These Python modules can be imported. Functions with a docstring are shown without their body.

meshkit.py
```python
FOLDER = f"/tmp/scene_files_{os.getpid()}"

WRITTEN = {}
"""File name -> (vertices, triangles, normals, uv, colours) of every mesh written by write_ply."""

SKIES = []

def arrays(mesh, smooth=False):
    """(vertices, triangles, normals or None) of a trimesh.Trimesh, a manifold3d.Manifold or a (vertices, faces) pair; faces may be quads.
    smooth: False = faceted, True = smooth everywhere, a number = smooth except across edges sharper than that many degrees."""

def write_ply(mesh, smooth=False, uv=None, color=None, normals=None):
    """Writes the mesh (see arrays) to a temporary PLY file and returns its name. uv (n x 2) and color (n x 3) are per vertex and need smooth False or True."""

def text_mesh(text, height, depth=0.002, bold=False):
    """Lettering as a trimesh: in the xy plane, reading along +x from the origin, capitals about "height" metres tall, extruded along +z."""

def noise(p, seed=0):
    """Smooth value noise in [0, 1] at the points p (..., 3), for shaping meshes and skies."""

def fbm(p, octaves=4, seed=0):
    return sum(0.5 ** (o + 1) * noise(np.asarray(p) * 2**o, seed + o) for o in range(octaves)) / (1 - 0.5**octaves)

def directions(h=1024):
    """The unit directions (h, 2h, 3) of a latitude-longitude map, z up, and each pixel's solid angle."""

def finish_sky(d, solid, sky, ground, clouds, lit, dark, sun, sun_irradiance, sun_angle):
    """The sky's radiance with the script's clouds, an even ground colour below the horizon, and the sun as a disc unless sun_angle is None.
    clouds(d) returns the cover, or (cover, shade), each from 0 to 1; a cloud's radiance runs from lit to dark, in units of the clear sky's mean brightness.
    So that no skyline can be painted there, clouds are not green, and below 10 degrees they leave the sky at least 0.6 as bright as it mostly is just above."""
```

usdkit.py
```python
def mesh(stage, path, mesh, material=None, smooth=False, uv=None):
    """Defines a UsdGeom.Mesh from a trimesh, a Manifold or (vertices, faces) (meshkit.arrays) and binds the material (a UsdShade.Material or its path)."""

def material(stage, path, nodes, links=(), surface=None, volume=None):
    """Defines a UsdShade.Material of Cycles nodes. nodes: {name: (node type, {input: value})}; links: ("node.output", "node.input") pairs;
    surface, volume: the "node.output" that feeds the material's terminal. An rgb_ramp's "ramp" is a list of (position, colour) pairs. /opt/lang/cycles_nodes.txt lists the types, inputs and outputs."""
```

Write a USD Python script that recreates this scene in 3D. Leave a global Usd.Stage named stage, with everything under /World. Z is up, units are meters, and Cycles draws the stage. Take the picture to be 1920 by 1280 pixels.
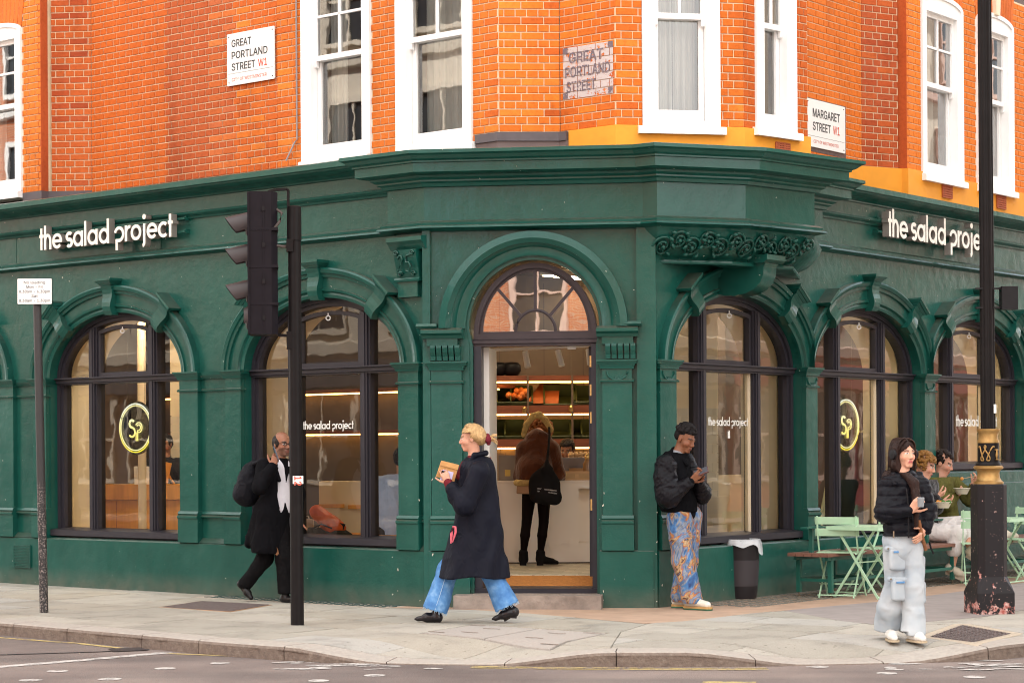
import math, random
import numpy as np, trimesh, shapely
from shapely.geometry import Polygon, LineString, box as sbox, Point
from shapely import affinity
from shapely.ops import unary_union
from pxr import Usd, UsdGeom, UsdLux, UsdShade, Gf, Sdf, Vt
import usdkit, meshkit

stage = Usd.Stage.CreateInMemory()
UsdGeom.SetStageUpAxis(stage, UsdGeom.Tokens.z)
UsdGeom.SetStageMetersPerUnit(stage, 1.0)
UsdGeom.Xform.Define(stage, '/World'); UsdGeom.Scope.Define(stage, '/World/Looks')
rnd = random.Random(7); rng = np.random.default_rng(7)

# ---------------------------------------------------------------- camera, sky, sun, exposure
F_PX, EYE, HORIZON, ROLL = 3925.0, 1.5, 847.0, 0.006      # lens in pixels of a 1920 wide picture, eye height, horizon row, slight tilt
cam = UsdGeom.Camera.Define(stage, '/World/camera')
cam.CreateHorizontalApertureAttr(36.0); cam.CreateVerticalApertureAttr(24.0)
cam.CreateFocalLengthAttr(F_PX / 1920 * 36.0)
cam.CreateVerticalApertureOffsetAttr((HORIZON - 640) / 1920 * 36.0)
cam.CreateHorizontalApertureOffsetAttr(1.24 / 1920 * 36.0)
cam.CreateClippingRangeAttr(Gf.Vec2f(0.1, 500))
cam.CreateFStopAttr(4.0); cam.CreateFocusDistanceAttr(19.6)
cam.AddTranslateOp().Set(Gf.Vec3d(0, 0, EYE)); cam.AddRotateXYZOp().Set(Gf.Vec3f(90, math.degrees(ROLL), 0))
EXPOSURE = 1.88
cam.CreateExposureAttr(EXPOSURE)
SUN = np.array([0.22, 0.62, 0.76]); SUN /= np.linalg.norm(SUN)
sun = UsdLux.DistantLight.Define(stage, '/World/sun')
sun.CreateIntensityAttr(1.1); sun.CreateAngleAttr(0.6); sun.CreateNormalizeAttr(True); sun.CreateColorAttr(Gf.Vec3f(1.0, 0.955, 0.89))
_z = Gf.Vec3d(*map(float, SUN)); sun.AddTransformOp().Set(Gf.Matrix4d().SetRotate(Gf.Rotation(Gf.Vec3d(0, 0, 1), _z)))
sky = UsdLux.DomeLight.Define(stage, '/World/sky')
sky_mat = usdkit.material(stage, '/World/Looks/sky_look', {
    's': ('sky_texture', {'sky_type': 'single_scattering', 'sun_disc': False, 'sun_elevation': float(math.asin(SUN[2])), 'sun_rotation': float(math.atan2(SUN[0], SUN[1]))}),
    'tc': ('texture_coordinate', {}), 'cn': ('noise_texture', {'scale': 2.2, 'detail': 6.0, 'roughness': 0.6}),
    'cr': ('rgb_ramp', {'ramp': [(0.30, (0, 0, 0)), (0.52, (1, 1, 1))]}),
    'cl': ('rgb_ramp', {'ramp': [(0.3, (7.4, 7.2, 7.0)), (0.8, (9.6, 9.4, 9.1))]}),
    'mx': ('mix', {}), 'b': ('background_shader', {'strength': 0.10})},
    [('tc.generated', 'cn.vector'), ('cn.fac', 'cr.fac'), ('cn.fac', 'cl.fac'), ('cr.color', 'mx.fac'), ('s.color', 'mx.color1'), ('cl.color', 'mx.color2'), ('mx.color', 'b.color')], surface='b.background')
UsdShade.MaterialBindingAPI.Apply(sky.GetPrim()).Bind(sky_mat)
sky.GetPrim().SetCustomDataByKey('kind', 'structure')
# ---------------------------------------------------------------- helpers: prims
_used = {}
def numbered(parent, name):
    k = (parent, name); i = _used.get(k, -1) + 1; _used[k] = i
    return f'{parent}/{name}' if i == 0 else f'{parent}/{name}_{i:03d}'
def tag(p, label=None, cat=None, group=None, kind=None):
    p = p.GetPrim() if hasattr(p, 'GetPrim') else p
    for k, v in (('label', label), ('category', cat), ('group', group), ('kind', kind)):
        if v: p.SetCustomDataByKey(k, v)
    return p
def thing(name, label=None, cat=None, loc=(0, 0, 0), rotz=0.0, group=None, kind=None):
    x = UsdGeom.Xform.Define(stage, numbered('/World', name))
    x.AddTranslateOp().Set(Gf.Vec3d(*map(float, loc)))
    if rotz: x.AddRotateZOp().Set(float(rotz))
    return tag(x, label, cat, group, kind)
def P(parent): return '/World' if parent is None else (parent if isinstance(parent, str) else str(parent.GetPath()))
def part(parent, name, mesh, mat, label=None, smooth=False, kind=None, cat=None, group=None, col=None):
    if isinstance(mesh, MB): mesh = mesh.tm()
    m = usdkit.mesh(stage, numbered(P(parent), name), mesh, mat, smooth=smooth)
    if col is not None:
        UsdGeom.PrimvarsAPI(m).CreatePrimvar('tint', Sdf.ValueTypeNames.Color3fArray, 'vertex').Set(Vt.Vec3fArray.FromNumpy(np.asarray(col, np.float32)))
    return tag(m, label, cat, group, kind)
def copy_of(src, name, label, loc, rotz, cat=None, group=None):
    x = UsdGeom.Xform.Define(stage, numbered('/World', name))
    x.AddTranslateOp().Set(Gf.Vec3d(*map(float, loc))); x.AddRotateZOp().Set(float(rotz))
    p = x.GetPrim(); p.GetReferences().AddInternalReference(src.GetPath()); p.SetInstanceable(True)
    return tag(p, label, cat, group)

# ---------------------------------------------------------------- helpers: measuring (a sight line through the lens, cut with a known plane or depth)
def ray(px, py):
    dx, dy = px - 960, py - 640; c, s = math.cos(ROLL), math.sin(ROLL)
    return (c * dx - s * dy) / F_PX, (HORIZON - 640 - (s * dx + c * dy)) / F_PX
def at(px, py, d):
    rx, rz = ray(px, py); return np.array([rx * d, d, EYE + rz * d])
def ground(px, py, z=0.0):
    rx, rz = ray(px, py); d = (z - EYE) / rz; return np.array([rx * d, d, z])

class Fr:
    """A wall plane: origin on the plan, u along the wall to the right, n out of the wall, z up."""
    def __init__(s, o, u):
        s.o = np.asarray(o, float); s.u = np.asarray(u, float) / np.linalg.norm(u); s.n = np.array([s.u[1], -s.u[0]])
    def shift(s, n, du=0): return Fr(s.o + s.n * n + s.u * du, s.u)
    def w(s, p):
        p = np.asarray(p, float); q = s.o + p[..., :1] * s.u + p[..., 1:2] * s.n
        return np.concatenate([q, p[..., 2:3]], -1)
    def at(s, px, py, n=0.0):
        rx, rz = ray(px, py); o = s.o + s.n * n
        d, t = np.linalg.solve(np.array([[rx, -s.u[0]], [1, -s.u[1]]]), o); return t, EYE + rz * d
    def loc(s, u, n): return s.o + s.u * u + s.n * n
A_, B_ = np.array([-.804, 20.38]), np.array([1.365, 20.13])
aL, aR = math.radians(50.5), math.radians(38.5)
FL = Fr(A_, (math.sin(aL), -math.cos(aL))); FRt = Fr(B_, (math.sin(aR), math.cos(aR))); FD = Fr(A_, B_ - A_)

# ---------------------------------------------------------------- helpers: meshes
class MB:
    """Collects shapes into one mesh. A frame maps local (u, n, z) to the world."""
    def __init__(s, fr=None): s.v, s.f, s.k, s.fr = [], [], 0, fr
    def add(s, v, f, fr=None, flip=None):
        fr = fr or s.fr; v = np.asarray(v, float); f = np.asarray(f, int)
        if f.shape[1] == 4: f = np.vstack([f[:, [0, 1, 2]], f[:, [0, 2, 3]]])
        if fr is not None: v = fr.w(v); f = f[:, ::-1]
        s.v.append(v); s.f.append(f + s.k); s.k += len(v); return s
    def mesh(s, m, **k): return s.add(np.array(m.vertices), np.array(m.faces), **k)
    def box(s, x0, x1, y0, y1, z0, z1):
        v = [(x, y, z) for x in (x0, x1) for y in (y0, y1) for z in (z0, z1)]
        return s.add(v, [(0, 1, 3, 2), (4, 6, 7, 5), (0, 4, 5, 1), (2, 3, 7, 6), (0, 2, 6, 4), (1, 5, 7, 3)])
    def obox(s, c, sx, sy, sz, ax=(1, 0, 0), ay=(0, 1, 0)):
        ax = np.asarray(ax, float) / np.linalg.norm(ax); ay = np.asarray(ay, float); ay = ay - ax * (ay @ ax); ay /= np.linalg.norm(ay); az = np.cross(ax, ay)
        v = [np.asarray(c) + ax * sx * i / 2 + ay * sy * j / 2 + az * sz * k / 2 for i in (-1, 1) for j in (-1, 1) for k in (-1, 1)]
        return s.add(v, [(0, 1, 3, 2), (4, 6, 7, 5), (0, 4, 5, 1), (2, 3, 7, 6), (0, 2, 6, 4), (1, 5, 7, 3)])
    def bar(s, a, b, w, t, up=(0, 0, 1)):
        a, b = np.asarray(a, float), np.asarray(b, float); d = b - a; up = np.asarray(up, float)
        if abs(d @ up) > .98 * np.linalg.norm(d): up = np.array([0, 1., 0])
        return s.obox((a + b) / 2, np.linalg.norm(d), w, t, d, np.cross(up, d))
    def poly(s, pg, n0, n1):
        """A polygon in (u, z) made solid from n0 to n1."""
        for g in getattr(pg, 'geoms', [pg]):
            if g.is_empty or g.geom_type != 'Polygon' or g.area < 1e-7: continue
            m = trimesh.creation.extrude_polygon(g, n1 - n0, engine='earcut')
            v = np.array(m.vertices); s.add(np.stack([v[:, 0], v[:, 2] + n0, v[:, 1]], 1), np.array(m.faces)[:, ::-1])
        return s
    def plate(s, pg, z0, z1):
        for g in getattr(pg, 'geoms', [pg]):
            if g.is_empty or g.geom_type != 'Polygon' or g.area < 1e-7: continue
            m = trimesh.creation.extrude_polygon(g, z1 - z0, engine='earcut')
            v = np.array(m.vertices); v[:, 2] += z0; s.add(v, np.array(m.faces))
        return s
    def flat(s, pg, n):
        for g in getattr(pg, 'geoms', [pg]):
            if g.is_empty or g.geom_type != 'Polygon': continue
            v, f = trimesh.creation.triangulate_polygon(g, engine='earcut')
            s.add(np.stack([v[:, 0], np.full(len(v), n), v[:, 1]], 1), np.array(f)[:, ::-1])
        return s
    def prof(s, u0, u1, pts):
        """A profile of (n, z) points run along u."""
        pg = shapely.geometry.polygon.orient(Polygon(pts)); m = trimesh.creation.extrude_polygon(pg, u1 - u0, engine='earcut'); v = np.array(m.vertices)
        return s.add(np.stack([v[:, 2] + u0, v[:, 0], v[:, 1]], 1), np.array(m.faces))
    def sweep(s, path, pts, cap=True):
        """A profile of (n, z) points along a plan path (world xy), mitred; n is to the right of the path's direction."""
        path = np.asarray(path, float); d = np.diff(path, axis=0); d /= np.linalg.norm(d, axis=1, keepdims=True); nn = np.stack([d[:, 1], -d[:, 0]], 1)
        mit = [nn[0]] + [(nn[i] + nn[i + 1]) / max(.35, 1 + nn[i] @ nn[i + 1]) for i in range(len(nn) - 1)] + [nn[-1]]
        pts = np.asarray(pts, float); m = len(pts)
        v = np.concatenate([np.concatenate([p + np.outer(pts[:, 0], q), pts[:, 1:]], 1) for p, q in zip(path, mit)])
        f = [(i * m + j, i * m + (j + 1) % m, (i + 1) * m + (j + 1) % m, (i + 1) * m + j) for i in range(len(path) - 1) for j in range(m)]
        s.add(v, f)
        if cap:
            pv, pf = trimesh.creation.triangulate_polygon(Polygon(pts), engine='earcut')
            for i in (0, len(path) - 1):
                q = np.concatenate([path[i] + np.outer(pv[:, 0], mit[i]), pv[:, 1:]], 1); s.add(q, np.array(pf) if i == 0 else np.array(pf)[:, ::-1])
        return s
    def tube(s, pts, r, sides=8, cap=True):
        p = np.asarray(pts, float); n = len(p); r = np.broadcast_to(r, (n,)); t = np.gradient(p, axis=0); t /= np.linalg.norm(t, axis=1, keepdims=True) + 1e-12
        a = np.cross(t, np.where(np.abs(t[:, 2:]) < .9, [0, 0, 1.], [1., 0, 0])); a /= np.linalg.norm(a, axis=1, keepdims=True) + 1e-12; b = np.cross(t, a)
        g = np.arange(sides) * 2 * np.pi / sides
        v = p[:, None] + r[:, None, None] * (np.cos(g)[None, :, None] * a[:, None] + np.sin(g)[None, :, None] * b[:, None])
        f = [(i * sides + j, i * sides + (j + 1) % sides, (i + 1) * sides + (j + 1) % sides, (i + 1) * sides + j) for i in range(n - 1) for j in range(sides)]
        s.add(v.reshape(-1, 3), f)
        if cap:
            for i, fl in ((0, 1), (n - 1, 0)):
                c = s.k; s.add(np.vstack([v[i], p[i]]), [((j + 1) % sides, j, sides)[::1 if fl else -1] for j in range(sides)])
        return s
    def lathe(s, c, prof, sides=24, axis=None):
        """Profile of (radius, height) turned about a vertical axis at c (or about axis)."""
        prof = np.asarray(prof, float); g = np.arange(sides) * 2 * np.pi / sides; n = len(prof)
        v = np.stack([prof[:, :1] * np.cos(g), prof[:, :1] * np.sin(g), np.repeat(prof[:, 1:], sides, 1)], -1).reshape(-1, 3)
        if axis is not None: v = v @ trimesh.geometry.align_vectors([0, 0, 1], axis)[:3, :3].T
        f = [(i * sides + j, i * sides + (j + 1) % sides, (i + 1) * sides + (j + 1) % sides, (i + 1) * sides + j) for i in range(n - 1) for j in range(sides)]
        return s.add(v + np.asarray(c), f)
    def sphere(s, c, r, n=2):
        m = trimesh.creation.icosphere(n); v = np.array(m.vertices) * r; return s.add(v + np.asarray(c), np.array(m.faces))
    def tm(s): return trimesh.Trimesh(np.vstack(s.v), np.vstack(s.f), process=False)

# ---------------------------------------------------------------- helpers: materials
def lookpath(n): return f'/World/Looks/{n}_look'
def mat(name, col, rough=.5, var=.12, scale=5., bump=0., bscale=60., metal=0., spec=.5, dark=None, coat=0., stretch=None, emit=None, subs=0., sheen=0., detail=4., wr=0.):
    n = {'g': ('geometry', {}), 'mp': ('mapping', {'scale': stretch or (1, 1, 1)}), 'no': ('noise_texture', {'scale': scale, 'detail': detail, 'roughness': .6}),
         'rp': ('rgb_ramp', {'ramp': [(.25, tuple(c * (1 - var) for c in (dark or col))), (.5, col), (.78, tuple(min(1, c * (1 + var)) for c in col))]}),
         'p': ('principled_bsdf', {'roughness': rough, 'metallic': metal, 'specular_ior_level': spec, 'coat_weight': coat, 'coat_roughness': .15, 'subsurface_weight': subs, 'sheen_weight': sheen})}
    l = [('g.position', 'mp.vector'), ('mp.vector', 'no.vector'), ('no.fac', 'rp.fac'), ('rp.color', 'p.base_color')]
    if bump:
        n['bn'] = ('noise_texture', {'scale': bscale, 'detail': 3.}); n['bu'] = ('bump', {'strength': min(1., bump), 'distance': .01})
        l += [('mp.vector', 'bn.vector'), ('bn.fac', 'bu.height'), ('bu.normal', 'p.normal')]
    if wr:     # creases in cloth
        n['wm'] = ('mapping', {'scale': (1, 1, .55), 'rotation': (.5, .4, 0)}); n['wn'] = ('noise_texture', {'scale': 15., 'detail': 3., 'distortion': 1.6, 'type': 'ridged_multifractal'}); n['wb'] = ('bump', {'strength': wr, 'distance': .018})
        l += [('g.position', 'wm.vector'), ('wm.vector', 'wn.vector'), ('wn.fac', 'wb.height')]
        if bump: l = [x for x in l if x[1] != 'p.normal'] + [('wb.normal', 'bu.normal'), ('bu.normal', 'p.normal')]
        else: l += [('wb.normal', 'p.normal')]
    if emit: n['p'][1].update(emission_color=emit[0], emission_strength=emit[1])
    return usdkit.material(stage, lookpath(name), n, l, surface='p.BSDF')
def mat_tint(name, rough=.55, subs=0., bump=0., spec=.4, bscale=90., var=.1, scale=30.):
    n = {'g': ('geometry', {}), 'a': ('attribute', {'attribute': 'tint'}), 'no': ('noise_texture', {'scale': scale, 'detail': 3.}),
         'rp': ('rgb_ramp', {'ramp': [(.2, (1 - var,) * 3), (.8, (1 + var * .6,) * 3)]}), 'mx': ('mix', {'mix_type': 'multiply', 'fac': 1.0}),
         'p': ('principled_bsdf', {'roughness': rough, 'subsurface_weight': subs, 'subsurface_radius': (1., .35, .2), 'subsurface_scale': .01, 'specular_ior_level': spec})}
    l = [('g.position', 'no.vector'), ('no.fac', 'rp.fac'), ('a.color', 'mx.color1'), ('rp.color', 'mx.color2'), ('mx.color', 'p.base_color')]
    if bump:
        n['bn'] = ('noise_texture', {'scale': bscale, 'detail': 3.}); n['bu'] = ('bump', {'strength': bump, 'distance': .01})
        l += [('g.position', 'bn.vector'), ('bn.fac', 'bu.height'), ('bu.normal', 'p.normal')]
    return usdkit.material(stage, lookpath(name), n, l, surface='p.BSDF')

def paint_green(name, col):
    """Gloss masonry paint over old render: brush ripple, faint patches of older coats, chips."""
    n = {'g': ('geometry', {}), 'n1': ('noise_texture', {'scale': 1.3, 'detail': 3.}), 'n2': ('noise_texture', {'scale': 38., 'detail': 5., 'roughness': .65}), 'n3': ('noise_texture', {'scale': 7., 'detail': 4.}),
         'st': ('mapping', {'scale': (1, 1, .12)}), 'n4': ('noise_texture', {'scale': 5., 'detail': 4.}),
         'r1': ('rgb_ramp', {'ramp': [(.3, tuple(c * .84 for c in col)), (.55, col), (.75, tuple(c * 1.16 for c in col))]}),
         'r4': ('rgb_ramp', {'ramp': [(.3, (.86, .86, .86)), (.6, (1.05, 1.05, 1.05))]}), 'm1': ('mix', {'mix_type': 'multiply', 'fac': .7}),
         'v': ('noise_texture', {'scale': 24., 'detail': 2.}), 'vr': ('rgb_ramp', {'ramp': [(.765, (0, 0, 0)), (.775, (1, 1, 1))]}), 'm2': ('mix', {'color2': (.42, .44, .38)}),
         'sx': ('separate_xyz', {}), 'zr': ('map_range', {'from_min': .02, 'from_max': .22, 'to_min': .55, 'to_max': 0.}), 'dz': ('math', {'math_type': 'multiply'}), 'm3': ('mix', {'color2': (.16, .13, .10)}),
         'rr': ('map_range', {'from_min': .3, 'from_max': .7, 'to_min': .14, 'to_max': .33}),
         'b1': ('bump', {'strength': .28, 'distance': .006}), 'b2': ('bump', {'strength': .35, 'distance': .02}),
         'nz': ('separate_xyz', {}), 'nr': ('map_range', {'from_min': .55, 'from_max': .95, 'to_min': 0., 'to_max': .8}), 'nm': ('math', {'math_type': 'multiply'}), 'm4': ('mix', {'color2': (.17, .135, .10)}),  # upward faces lightened: sky reflection painted in, mixed with brownish dust
         'p': ('principled_bsdf', {'specular_ior_level': .42})}
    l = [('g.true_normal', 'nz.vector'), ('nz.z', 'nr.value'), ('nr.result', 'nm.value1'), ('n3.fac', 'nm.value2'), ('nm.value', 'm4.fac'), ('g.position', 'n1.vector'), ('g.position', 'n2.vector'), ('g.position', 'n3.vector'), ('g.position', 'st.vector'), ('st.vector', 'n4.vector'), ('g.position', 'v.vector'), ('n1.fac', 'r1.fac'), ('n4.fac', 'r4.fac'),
         ('r1.color', 'm1.color1'), ('r4.color', 'm1.color2'), ('v.fac', 'vr.fac'), ('vr.color', 'm2.fac'), ('m1.color', 'm2.color1'),
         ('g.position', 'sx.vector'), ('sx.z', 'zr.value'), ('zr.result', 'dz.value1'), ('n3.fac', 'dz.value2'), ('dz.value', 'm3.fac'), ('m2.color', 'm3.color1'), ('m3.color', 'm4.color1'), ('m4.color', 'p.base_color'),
         ('n1.fac', 'rr.value'), ('rr.result', 'p.roughness'), ('n3.fac', 'b2.height'), ('n2.fac', 'b1.height'), ('b2.normal', 'b1.normal'), ('b1.normal', 'p.normal')]
    return usdkit.material(stage, lookpath(name), n, l, surface='p.BSDF')

def mat_brick(name, tones, bump=.5):
    n = {'g': ('geometry', {}), 'oi': ('object_info', {}), 'ad': ('math', {'math_type': 'add'}), 'fr': ('math', {'math_type': 'fraction'}),
         'rp': ('rgb_ramp', {'ramp': list(zip(np.linspace(0, 1, len(tones)), tones))}), 'mp1': ('mapping', {'scale': (1.5, 1.5, .42)}), 'n1': ('noise_texture', {'scale': 1.3, 'detail': 6., 'roughness': .62}), 'r1': ('rgb_ramp', {'ramp': [(.28, (.66, .58, .54)), (.46, (.95, .93, .92)), (.58, (1, 1, 1)), (.75, (1.14, 1.26, 1.4))]}),
         'm1': ('mix', {'mix_type': 'multiply', 'fac': .8}), 'n2': ('noise_texture', {'scale': 26., 'detail': 6., 'roughness': .7}), 'r2': ('rgb_ramp', {'ramp': [(.28, (.72, .66, .62)), (.5, (1, 1, 1)), (.75, (1.1, 1.14, 1.2))]}),
         'm2': ('mix', {'mix_type': 'multiply', 'fac': .75}), 'bn': ('noise_texture', {'scale': 95., 'detail': 5.}), 'b': ('bump', {'strength': bump, 'distance': .006}),
         'p': ('principled_bsdf', {'roughness': .82, 'specular_ior_level': .25})}
    l = [('g.random_per_island', 'ad.value1'), ('oi.random', 'ad.value2'), ('ad.value', 'fr.value1'), ('fr.value', 'rp.fac'), ('g.position', 'mp1.vector'), ('mp1.vector', 'n1.vector'), ('n1.fac', 'r1.fac'),
         ('rp.color', 'm1.color1'), ('r1.color', 'm1.color2'), ('g.position', 'n2.vector'), ('n2.fac', 'r2.fac'), ('m1.color', 'm2.color1'), ('r2.color', 'm2.color2'), ('m2.color', 'p.base_color'),
         ('g.position', 'bn.vector'), ('bn.fac', 'b.height'), ('b.normal', 'p.normal')]
    return usdkit.material(stage, lookpath(name), n, l, surface='p.BSDF')
def mat_glass(name, tint=(.93, .95, .94), rough=.0, boost=1.0, wobble=.0):
    n = {'t': ('transparent_bsdf', {'color': tint}), 'gl': ('glossy_bsdf', {'color': (1, 1, 1), 'roughness': rough}), 'fr': ('fresnel', {'IOR': 1.5}), 'mu': ('math', {'math_type': 'multiply', 'value2': boost, 'use_clamp': True}), 'mx': ('mix_closure', {})}
    l = [('fr.fac', 'mu.value1'), ('mu.value', 'mx.fac'), ('t.BSDF', 'mx.closure1'), ('gl.BSDF', 'mx.closure2')]
    if wobble:
        n.update(g=('geometry', {}), no=('noise_texture', {'scale': 3.5, 'detail': 1.5}), bu=('bump', {'strength': wobble, 'distance': .03}))
        l += [('g.position', 'no.vector'), ('no.fac', 'bu.height'), ('bu.normal', 'gl.normal')]
    return usdkit.material(stage, lookpath(name), n, l, surface='mx.closure')
def mat_emit(name, col, s):
    return usdkit.material(stage, lookpath(name), {'e': ('emission', {'color': col, 'strength': s})}, [], surface='e.emission')

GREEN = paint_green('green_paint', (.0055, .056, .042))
GREY_FRAME = mat('dark_frame', (.019, .017, .022), .42, .15, 9, spec=.35)
WHITE_FRAME = mat('white_gloss', (.82, .82, .80), .35, .04, 3, bump=.06, bscale=20)
CREAM = mat('cream_wall', (.72, .61, .43), .7, .05, 2)
GLASS = mat_glass('shop_glass', boost=1.25, wobble=.018)
GLASS2 = mat_glass('old_glass', tint=(.85, .87, .86), boost=3.6, wobble=.012)
GLASS3 = mat_glass('fanlight_glass', tint=(.62, .60, .56), boost=6., wobble=.02)
BLACKP = mat('black_paint', (.007, .006, .007), .45, .3, 14, bump=.08, bscale=40, spec=.2)
# ================================================================ THE CORNER BUILDING: green shopfront
bld = thing('corner_building', 'orange brick corner building with dark green painted arched shopfront', 'building')
ZS, RISE, SILL = 2.36, .725, .555
def ell(uc, a, b, z, n=40, t0=0., t1=math.pi): t = np.linspace(t0, t1, n); return np.stack([uc + a * np.cos(t), z + b * np.sin(t)], 1)
def opening(uc, a, z0, inset=0., b=RISE):
    e = ell(uc, a - inset, b - inset, ZS); return Polygon([(uc + a - inset, z0 + inset), *e, (uc - a + inset, z0 + inset)])
WINS = {'L': [(-7.92, 1.13), (-4.695, 1.135), (-1.474, 1.117)], 'R': [(1.554, 1.221), (4.25, 1.224), (6.99, 1.235)]}
R3_SILL = 1.24
ULEN_L, ULEN_R = -9.6, 9.4
# --- the wall skins
def wall(fr, u0, u1, holes, z1=3.68):
    w = sbox(u0, 0.0, u1, z1); return w.difference(unary_union(holes))
holesL = [opening(u, a, SILL) for u, a in WINS['L']]
holesR = [opening(u, a, SILL if i < 2 else R3_SILL) for i, (u, a) in enumerate(WINS['R'])]
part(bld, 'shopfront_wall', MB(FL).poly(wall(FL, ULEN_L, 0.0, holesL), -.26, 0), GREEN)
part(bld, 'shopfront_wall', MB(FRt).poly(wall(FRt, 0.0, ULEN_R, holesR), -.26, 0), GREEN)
DW = 2.183
def door_open(r, z0): e = ell(1.035, r, r, 2.70); return Polygon([(1.035 + r, z0), *e, (1.035 - r, z0)])
holeD = Polygon([(1.665, -.1), (1.665, 2.53), *ell(1.035, .665, .69, 2.70), (.405, 2.53), (.405, -.1)])
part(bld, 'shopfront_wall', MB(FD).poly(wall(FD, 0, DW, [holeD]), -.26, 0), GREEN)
# inner cream linings with the deep arched reveals
inL = [opening(u, a - .06, SILL + .05) for u, a in WINS['L']]; inR = [opening(u, a - .06, (SILL if i < 2 else R3_SILL) + .05) for i, (u, a) in enumerate(WINS['R'])]
part(bld, 'interior_wall', MB(FL).poly(wall(FL, ULEN_L, -.25, inL, 3.72), -.72, -.262), CREAM)
part(bld, 'interior_wall', MB(FRt).poly(wall(FRt, .3, ULEN_R, inR, 3.72), -.72, -.262), CREAM)

MOULD_SMALL = [(0, 0), (.022, .003), (.034, .012), (.022, .022), (0, .026)]
def capital(m, u0, u1, z=2.38, n=.055, proud=.055):
    for k, (a, b, q) in enumerate(((-.085, -.060, .35), (-.060, -.040, .55), (-.040, -.016, .85), (-.016, 0, 1.0))):
        e = proud * q; m.prof(u0 - e, u1 + e, [(-.02, z + a), (n + e * (.75 if k < 3 else 1), z + a), (n + e, z + b), (-.02, z + b)])
def pilaster(fr, u0, u1, n=.055, swag=False, z0=.55):
    m = MB(fr); m.box(u0, u1, -.02, n, z0, 2.30)
    p = part(bld, 'pilaster', m, GREEN)
    c = MB(fr); capital(c, u0, u1, n=n); part(p, 'capital', c, GREEN)
    b = MB(fr); b.prof(u0 - .018, u1 + .018, [(-.01, 2.166), (n + .018, 2.168), (n + .022, 2.182), (n + .004, 2.194), (-.01, 2.194)]); part(p, 'neck_band', b, GREEN)
    if z0 < .6:
        b = MB(fr); b.prof(u0 - .012, u1 + .012, [(-.01, z0), (n + .022, z0), (n + .022, .80), (n + .034, .812), (n + .034, .832), (n + .016, .846), (n + .026, .858), (n + .010, .885), (-.01, .888)]); part(p, 'base', b, GREEN)
    if swag:
        s = MB(fr); uc = (u0 + u1) / 2; t = np.linspace(math.pi, 2 * math.pi, 14)
        s.tube(np.array([fr.w(np.array([uc + .10 * math.cos(a), n + .004, 2.285 + .085 * math.sin(a)])) for a in t]), .009, 6)
        s2 = MB(); s2.v, s2.f, s2.k = s.v, s.f, s.k
    return p
for u0, u1 in ((-6.80, -6.448), (-6.08, -5.84), (-3.552, -3.262), (-2.829, -2.595), (-.352, -.085), (-9.30, -9.06)): pilaster(FL, u0, u1)
for i, (u0, u1) in enumerate(((.045, .325), (2.785, 3.022), (5.484, 5.748), (8.235, 8.50))): pilaster(FRt, u0, u1, z0=.55 if i < 2 else .9)
for u0, u1 in ((.035, .335), (1.70, 1.985)): pilaster(FD, u0, u1)
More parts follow.
